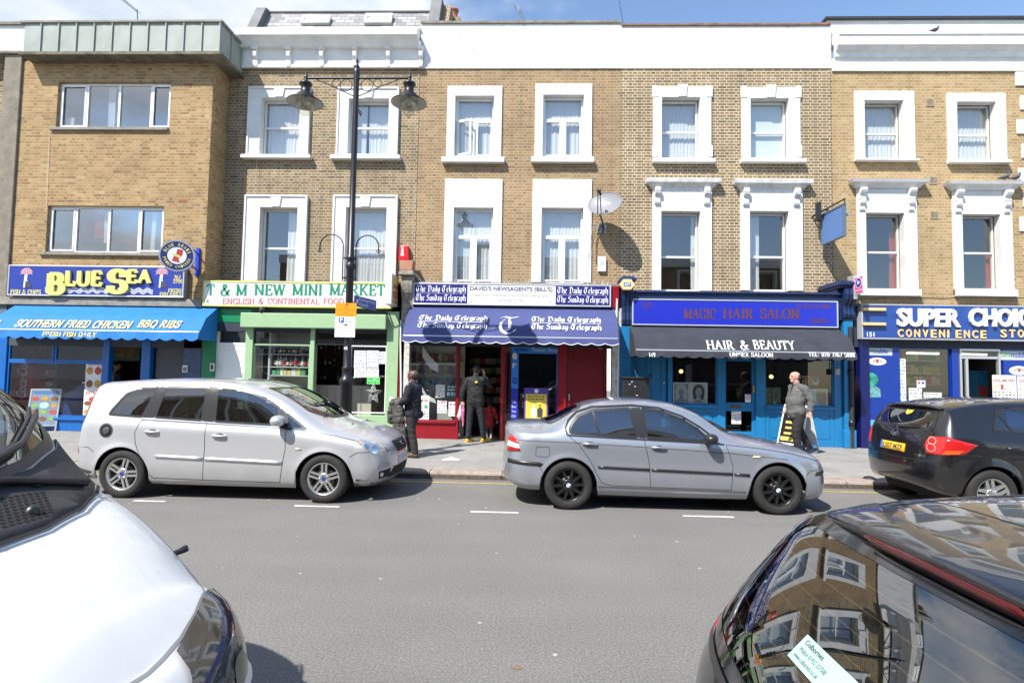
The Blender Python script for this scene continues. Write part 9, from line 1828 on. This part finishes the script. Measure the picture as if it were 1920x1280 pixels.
def shoe(p,dirx,m,sole,parent,s=1.0,up=0):
 p=Vector(p);d=dirx.normalized() if isinstance(dirx,Vector) else Vector((dirx,0,0))
 o=blob([(p+Vector((0,0,.055)),.045*s,p+d*.07+Vector((0,0,.05)),.042*s),(p+d*.07+Vector((0,0,.042)),.040*s,p+d*.165*s+Vector((0,0,.032+up)),.033*s),(p-d*.03+Vector((0,0,.045)),.04*s,p+Vector((0,0,.09)),.043*s)],'shoe',m,parent,.009)
 sd=d.cross(Vector((0,0,1)));mb=MB();mb.prism([(p.x+d.x*u+sd.x*v,p.y+d.y*u+sd.y*v) for u,v in((-.085*s,-.025*s),(-.06*s,-.042*s),(.05*s,-.04*s),(.13*s,-.046*s),(.19*s,-.03*s),(.21*s,0),(.19*s,.03*s),(.13*s,.046*s),(.05*s,.04*s),(-.06*s,.042*s),(-.085*s,.025*s))],p.z,p.z+.022,'z');mb.build('sole',sole,o);return o
 # man in navy jacket carrying coats, walking away to the left (faces -x, slightly away)
f0=gnd(772,856,PZ);root=thing('person','bald man in a navy jacket walking left with grey coats over his arm','person',(0,0,0))
sk=skin('skin_dark',(.11,.055,.035));F=-1
hc=(-.03,.02,1.515)
body=blob(head(hc,F,.98)+[((0,0,1.33),.056,(-.02,.01,1.45),.052),((0,0,.92),.11,(0,0,1.28),.12,(.8,1.2,1)),((0,-.17,1.30),.045,(-.05,-.22,1.06),.04),((-.05,-.22,1.06),.04,(-.24,-.14,.98),.032),((0,.17,1.30),.045,(-.06,.22,1.06),.04),((-.06,.22,1.06),.04,(-.26,.16,1.0),.032),((0,-.09,.88),.08,(.03,-.09,.48),.055),((.03,-.09,.48),.05,(.10,-.09,.10),.035),((0,.09,.88),.08,(-.10,.09,.48),.055),((-.10,.09,.48),.05,(-.12,.09,.10),.035)]+hand((-.25,-.135,.98),(-.9,.1,-.1),1,.9)+hand((-.27,.155,1.0),(-.9,-.1,.15),-1,.5),'body',sk,root,.008)
face_bits(hc,root,F,.98)
blob([(Vector(hc)+Vector((.038,-.0,-.01)),.068,Vector(hc)+Vector((.036,0,.01)),.070,(1,1.05,1)),(Vector(hc)+Vector((.02,-.058,.0)),.024,Vector(hc)+Vector((.02,.058,.0)),.024)],'hair',mat('hair_black_grey',(.025,.024,.024),.9,var=.5,vscale=60,bump=.6,bscale=120),root,.009)
nv=mat('jacket_navy',(.010,.011,.022),.8,var=.25,vscale=9);gy=mat('trousers_grey',(.026,.025,.024),.85,var=.2,vscale=8);cg=mat('coat_grey',(.070,.064,.058),.75,var=.3,vscale=7,bump=.3,bscale=20)
blob([((0,-.07,.82),.12,(0,.07,.82),.12),((0,0,.84),.14,(0,0,1.05),.14,(.98,1.28,1)),((0,0,1.05),.13,(0,0,1.25),.135,(.9,1.3,1)),((0,-.12,1.31),.075,(0,.12,1.31),.075),((0,0,1.33),.075,(-.01,.005,1.40),.062),((.0,-.18,1.30),.068,(-.03,-.235,1.06),.060),((-.03,-.235,1.06),.060,(-.21,-.15,.985),.048),((0,.18,1.30),.068,(-.04,.235,1.06),.06),((-.04,.235,1.06),.06,(-.22,.17,1.0),.048),((.06,-.05,.82),.09,(.08,.05,.80),.09)],'jacket',nv,root,.011,.010,8)
mb=MB();mb.lathe([(.058,-.02),(.062,.01),(.056,.03)],(Vector(hc).x+.01,hc[1],1.41),20);mb.build('collar',M_PAPER,root)
blob([((0,0,.86),.12,(0,0,.93),.12,(.9,1.25,1)),((.0,-.085,.82),.098,(.03,-.09,.48),.075),((.03,-.09,.48),.072,(.105,-.09,.12),.062),((0,.085,.82),.098,(-.10,.09,.48),.075),((-.10,.09,.48),.072,(-.125,.09,.12),.062)],'trousers',gy,root,.011,.008,9,seed=3)
shoe((.10,-.09,.0),-1,mat('shoe_brown',(.10,.07,.045),.6),M_BPLAS,root);shoe((-.125,.09,.0),-1,MATS['shoe_brown'],M_BPLAS,root)
root.location=f0;root.rotation_euler=(0,0,R(-16));root.scale=(1.10,1.10,1.0)
t=thing('coat','bundle of crumpled grey coats hanging over the walking man\'s arm','coat',(0,0,0))
blob([((-.34,-.12,1.02),.07,(-.18,-.16,1.04),.085),((-.36,-.13,.98),.09,(-.38,-.12,.72),.11,(.8,1,1)),((-.38,-.12,.72),.09,(-.40,-.1,.66),.06),((-.20,-.19,1.0),.085,(-.17,-.20,.70),.11,(1,.8,1)),((-.17,-.20,.72),.10,(-.14,-.20,.52),.085,(1,.7,1)),((-.24,-.17,.9),.09,(-.27,-.14,.45),.075,(1,.8,1)),((-.12,-.2,.62),.06,(-.06,-.2,.42),.05)],'cloth',cg,t,.011,.020,11,seed=5)
t.location=f0;t.rotation_euler=(0,0,R(-16))
t=thing('folded_paper','white folded paper held above the coats by the walking man','paper',(0,0,0));mb=MB();mb.prism([(-.46,1.06),(-.34,1.03),(-.36,1.10),(-.45,1.13)],-.10,-.085);mb.build('sheet',M_PAPER,t);t.location=f0;t.rotation_euler=(0,0,R(-16))
# man at the shop door, back to us, one hand at his head (faces +y): built facing +x then turned
f0=gnd(889,829,PZ);root=thing('person','man in a black jacket and yellow shoes, his back turned, at the newsagent door','person',(0,0,0))
sk=skin('skin_pale',(.52,.33,.25));hc=(.09,0,1.66)
body=blob(head(hc,1,1.0)+[((.0,0,1.46),.056,(.05,0,1.58),.054),((0,0,.98),.11,(0,0,1.38),.12,(.8,1.2,1)),((0,.18,1.43),.05,(-.02,.27,1.17),.042),((-.02,.27,1.17),.04,(.02,.29,.93),.03),((0,-.18,1.43),.05,(.12,-.30,1.30),.042),((.12,-.30,1.30),.04,(.13,-.17,1.56),.03),((0,.09,.95),.08,(-.02,.12,.51),.055),((-.02,.12,.51),.05,(-.05,.14,.10),.035),((0,-.09,.95),.08,(.03,-.16,.51),.055),((.03,-.16,.51),.05,(.05,-.21,.10),.035)]+hand((.02,.29,.93),(.0,.05,-1),1,.8,1,Vector((1,0,0)))+hand((.13,-.17,1.56),(-.05,.12,1),1,.5,1,Vector((0,1,0))),'body',sk,root,.008)
face_bits(hc,root,1)
blob([(Vector(hc)+Vector((-.03,0,.04)),.094,Vector(hc)+Vector((.01,0,.062)),.085,(1,.92,1)),(Vector(hc)+Vector((-.05,0,-.02)),.062,Vector(hc)+Vector((-.04,0,.03)),.08)],'hair',mat('hair_dark',(.014,.011,.010),.8,bump=.5,bscale=120),root,.009)
bj=mat('jacket_black',(.009,.009,.010),.75,var=.25,vscale=6)
blob([((0,-.085,.93),.125,(0,.085,.93),.125),((0,-.09,.88),.11,(0,.09,.88),.11),((0,0,.95),.145,(0,0,1.15),.145,(.95,1.38,1)),((0,0,1.15),.14,(0,0,1.38),.14,(.9,1.4,1)),((0,-.13,1.44),.08,(0,.13,1.44),.08),((0,0,1.45),.08,(.02,0,1.53),.07),((0,.19,1.43),.075,(-.02,.285,1.17),.066),((-.02,.285,1.17),.064,(.02,.295,.96),.05),((0,-.19,1.43),.075,(.12,-.31,1.30),.068),((.12,-.31,1.30),.066,(.13,-.18,1.53),.05)],'jacket',bj,root,.011,.010,8,seed=9)
blob([((0,0,.94),.125,(0,0,1.0),.125,(.9,1.25,1)),((.0,.088,.88),.10,(-.02,.12,.51),.078),((-.02,.12,.51),.076,(-.05,.14,.11),.066),((0,-.088,.88),.10,(.03,-.16,.51),.078),((.03,-.16,.51),.076,(.05,-.21,.11),.066)],'trousers',mat('jeans_black',(.012,.014,.020),.8,var=.35,vscale=9),root,.011,.008,10,seed=2)
ys_=mat('shoe_yellow',(.66,.40,.03),.6)
shoe((-.05,.14,.0),Vector((.9,-.5,0)),ys_,ys_,root);shoe((.05,-.21,.02),Vector((.8,-.75,0)),ys_,ys_,root)
mb=MB();mb.box(-.154,-.150,-.075,-.015,1.37,1.41);o=mb.build('back_logo',mat('logo_yellow',(.60,.55,.05),.6),root)
root.location=f0+Vector((0,.05,0));root.rotation_euler=(0,0,R(84))
t=thing('carrier_bag','pink and white umbrella or bag hanging from the door man\'s left hand','bag',(0,0,0));t['label']="slim pink and white bag hanging from the hand of the man at the door"
blob([((.03,.29,.86),.02,(.03,.29,.70),.045,(.6,1,1)),((.03,.29,.70),.045,(.04,.28,.35),.018)],'pink_part',mat('bag_pink',(.62,.16,.30),.6,var=.4,vscale=20),t,.009,.006,20);blob([((.03,.35,.84),.015,(.02,.38,.58),.05,(.4,1,1)),((.02,.38,.58),.05,(.03,.37,.50),.02)],'white_part',M_PAPER,t,.009,.006,20)
t.location=f0+Vector((0,.05,0));t.rotation_euler=(0,0,R(84))
# child in a red spotted coat
p=gnd(918,821,PZ);f0=Vector((at(918,780,14.25).x,14.25,PZ));root=thing('person','small child in a red spotted coat standing inside the newsagent doorway','person',(0,0,0))
hc=(.02,0,.90)
body=blob(head(hc,1,.92)+[((0,0,.75),.036,(.01,0,.85),.034),((0,0,.45),.07,(0,0,.70),.075,(.85,1.15,1)),((0,.11,.71),.03,(.0,.17,.55),.026),((0,.17,.55),.025,(.02,.18,.42),.02),((0,-.11,.71),.03,(.0,-.17,.55),.026),((0,-.17,.55),.025,(.02,-.19,.42),.02),((0,.05,.45),.05,(0,.055,.25),.036),((0,.055,.25),.034,(-.02,.055,.07),.025),((0,-.05,.45),.05,(0,-.055,.25),.036),((0,-.055,.25),.034,(-.01,-.055,.07),.025)]+hand((.02,.18,.42),(0,0,-1),1,.6,.6,Vector((1,0,0)))+hand((.02,-.19,.42),(0,0,-1),-1,.6,.6,Vector((1,0,0))),'body',sk,root,.007)
face_bits(hc,root,1,.92)
blob([(Vector(hc)+Vector((-.025,0,.03)),.088,Vector(hc)+Vector((.01,0,.055)),.08),(Vector(hc)+Vector((-.045,0,-.05)),.06,Vector(hc)+Vector((-.04,0,.02)),.075)],'hair',MATS['hair_dark'],root,.009)
def spots():
 m=bpy.data.materials.new('coat_red_spots');m.use_nodes=True;t_=m.node_tree;p_=t_.nodes['Principled BSDF'];p_.inputs['Roughness'].default_value=.8;c_=N(t_,'ShaderNodeTexCoord');v=N(t_,'ShaderNodeTexVoronoi');v.inputs['Scale'].default_value=19;L(t_,c_.outputs['Object'],v.inputs['Vector']);r_=N(t_,'ShaderNodeValToRGB');r_.color_ramp.elements[0].position=.34;r_.color_ramp.elements[0].color=(.02,.01,.01,1);r_.color_ramp.elements[1].position=.38;r_.color_ramp.elements[1].color=(.52,.03,.03,1);L(t_,v.outputs['Distance'],r_.inputs[0]);L(t_,r_.outputs[0],p_.inputs['Base Color']);return m
blob([((0,0,.34),.12,(0,0,.55),.095,(.9,1.2,1)),((0,0,.55),.095,(0,0,.69),.085,(.9,1.2,1)),((0,-.07,.72),.045,(0,.07,.72),.045),((0,0,.74),.05,(.0,0,.79),.045),((0,.11,.71),.044,(.0,.175,.55),.042),((0,.175,.55),.041,(.02,.185,.45),.036),((0,-.11,.71),.044,(.0,-.175,.55),.042),((0,-.175,.55),.041,(.02,-.19,.45),.036)],'coat',spots(),root,.010,.006,12)
blob([((0,0,.40),.07,(0,0,.46),.07,(.9,1.2,1)),((0,.05,.40),.058,(0,.055,.25),.048),((0,.055,.25),.047,(-.02,.055,.07),.042),((0,-.05,.40),.058,(0,-.055,.25),.048),((0,-.055,.25),.047,(-.01,-.055,.07),.042)],'trousers',mat('child_trousers',(.07,.07,.075),.8),root,.009,.005,12)
for sg in(-1,1):shoe((-.015,sg*.055,0),1,mat('child_shoe',(.45,.45,.46),.6),M_LWHITE,root,.6)
root.location=f0;root.rotation_euler=(0,0,R(80))
# man in grey fleece striding left
f0=gnd(1496,851,PZ);root=thing('person','balding man in a grey fleece and black trousers striding left past the salon','person',(0,0,0))
hc=(-.05,0,1.585);sk=skin('skin_ruddy',(.56,.31,.23))
body=blob(head(hc,-1,1.02)+[((-.01,0,1.40),.066,(-.035,0,1.52),.064),((-.06,0,-.052+1.585-.03),.03,(-.05,0,1.50),.04),((0,0,.95),.13,(-.02,0,1.30),.13,(.95,1.2,1)),((.02,.19,1.37),.05,(.08,.26,1.12),.045),((.08,.26,1.12),.043,(-.05,.26,.93),.034),((.02,-.19,1.37),.05,(.11,-.25,1.13),.045),((.11,-.25,1.13),.043,(.085,-.27,.90),.034),((0,.09,.90),.085,(.10,.09,.49),.058),((.10,.09,.49),.05,(.30,.09,.16),.036),((0,-.09,.90),.085,(-.10,-.09,.49),.058),((-.10,-.09,.49),.05,(-.06,-.09,.10),.036)]+hand((.083,-.27,.90),(-.12,.02,-1),-1,1.0,1.08,Vector((-1,0,0)))+hand((-.06,.26,.925),(-.5,0,-.9),1,.9,1.08,Vector((-1,0,0))),'body',sk,root,.0085)
face_bits(hc,root,-1,1.02)
blob([(Vector(hc)+Vector((.045,0,-.005)),.066,Vector(hc)+Vector((.045,0,.03)),.064,(1,1.22,1)),(Vector(hc)+Vector((.01,-.066,.012)),.018,Vector(hc)+Vector((.045,-.06,.03)),.026),(Vector(hc)+Vector((.01,.066,.012)),.018,Vector(hc)+Vector((.045,.06,.03)),.026)],'hair',mat('hair_grey_dark',(.06,.055,.055),.9,bump=.6,bscale=120),root,.008)
fl=mat('fleece_grey',(.115,.115,.112),.95,var=.2,vscale=14,bump=.4,bscale=90)
blob([((-.03,-.06,.90),.15,(-.03,.06,.90),.15),((-.03,0,.93),.165,(-.05,0,1.10),.172,(1.0,1.10,1)),((-.04,0,1.10),.17,(-.01,0,1.30),.145,(1,1.25,1)),((0,-.13,1.38),.078,(0,.13,1.38),.078),((0,0,1.39),.085,(-.02,0,1.45),.074),((.02,.19,1.37),.078,(.09,.265,1.12),.070),((.09,.265,1.12),.068,(-.03,.262,.95),.052),((.02,-.19,1.37),.078,(.12,-.258,1.13),.072),((.12,-.258,1.13),.07,(.09,-.27,.935),.055),((-.06,0,.86),.14,(0,0,.87),.14,(1,1.15,1))],'fleece',fl,root,.011,.011,8,seed=4)
mb=MB();mb.tube([(-.085,-.02,1.44),(-.135,-.025,1.38),(-.165,-.03,1.28)],[.012,.016,.006],6);mb.build('neck_opening',mat('shirt_black',(.015,.015,.016),.8),root)
mb=MB();mb.tube([(-.12,-.135,1.325),(-.085,-.160,1.33)],.008,6);mb.build('chest_logo',mat('logo_gold',(.55,.42,.08),.6),root)
mb=MB();mb.lathe([(.042,-.014),(.045,0),(.042,.014)],(.085,-.27,.915),16);mb.build('watch',M_CHROME,root)
blob([((-.01,0,.86),.135,(-.01,0,.94),.135,(1,1.2,1)),((.0,.088,.84),.108,(.10,.09,.49),.084),((.10,.09,.49),.08,(.29,.09,.17),.066),((0,-.088,.84),.108,(-.10,-.09,.49),.084),((-.10,-.09,.49),.08,(-.06,-.09,.12),.068)],'trousers',mat('trousers_black',(.016,.016,.017),.85,var=.25,vscale=9),root,.011,.009,9,seed=7)
bs=mat('shoe_black',(.015,.015,.016),.4);shoe((-.06,-.09,0),-1,bs,M_BPLAS,root,1.05);o=shoe((0,0,0),-1,bs,M_BPLAS,root,1.05);o.location=(.31,.09,.085);o.rotation_euler=(0,R(-38),0)
root.location=f0;root.rotation_euler=(0,0,R(10));root.scale=(1.07,1.07,1.02)
# cook behind the chip shop counter, seen through the door
f0=Vector((at(216,700,YS+1.5).x,YS+1.5,PZ));root=thing('person','cook in a white shirt and dark cap behind the chip shop counter','person',(0,0,0));hc=(.04,0,1.60)
blob(head(hc,1)+[((0,0,1.40),.05,(.02,0,1.52),.05),((0,0,.95),.11,(0,0,1.32),.12,(.8,1.2,1)),((0,.18,1.38),.045,(.03,.23,1.12),.04),((.03,.23,1.12),.038,(.24,.18,1.05),.03),((0,-.18,1.38),.045,(.03,-.23,1.12),.04),((.03,-.23,1.12),.038,(.24,-.18,1.05),.03),((0,.09,.9),.08,(0,.09,.1),.045),((0,-.09,.9),.08,(0,-.09,.1),.045)]+hand((.24,.18,1.05),(1,0,-.1),-1,.6,1,Vector((0,0,-1)))+hand((.24,-.18,1.05),(1,0,-.1),1,.6,1,Vector((0,0,-1))),'body',sk,root,.010)
face_bits(hc,root,1)
blob([((0,0,.92),.13,(0,0,1.30),.14,(.9,1.25,1)),((0,-.12,1.38),.07,(0,.12,1.38),.07),((0,.18,1.38),.062,(.03,.235,1.14),.058),((0,-.18,1.38),.062,(.03,-.235,1.14),.058)],'shirt',mat('shirt_white',(.62,.62,.64),.8),root,.012,.008)
blob([((0,.09,.88),.095,(0,.09,.1),.06),((0,-.09,.88),.095,(0,-.09,.1),.06),((0,0,.9),.12,(0,0,.95),.12,(.9,1.2,1))],'trousers',MATS['trousers_black'],root,.014)
blob([(Vector(hc)+Vector((-.01,0,.06)),.088,Vector(hc)+Vector((.0,0,.08)),.082),(Vector(hc)+Vector((.08,-.03,.065)),.02,Vector(hc)+Vector((.12,0,.055)),.02),(Vector(hc)+Vector((.08,.03,.065)),.02,Vector(hc)+Vector((.12,0,.055)),.02)],'cap',mat('cap_navy',(.01,.012,.03),.8),root,.010)
root.location=f0;root.rotation_euler=(0,0,R(20))
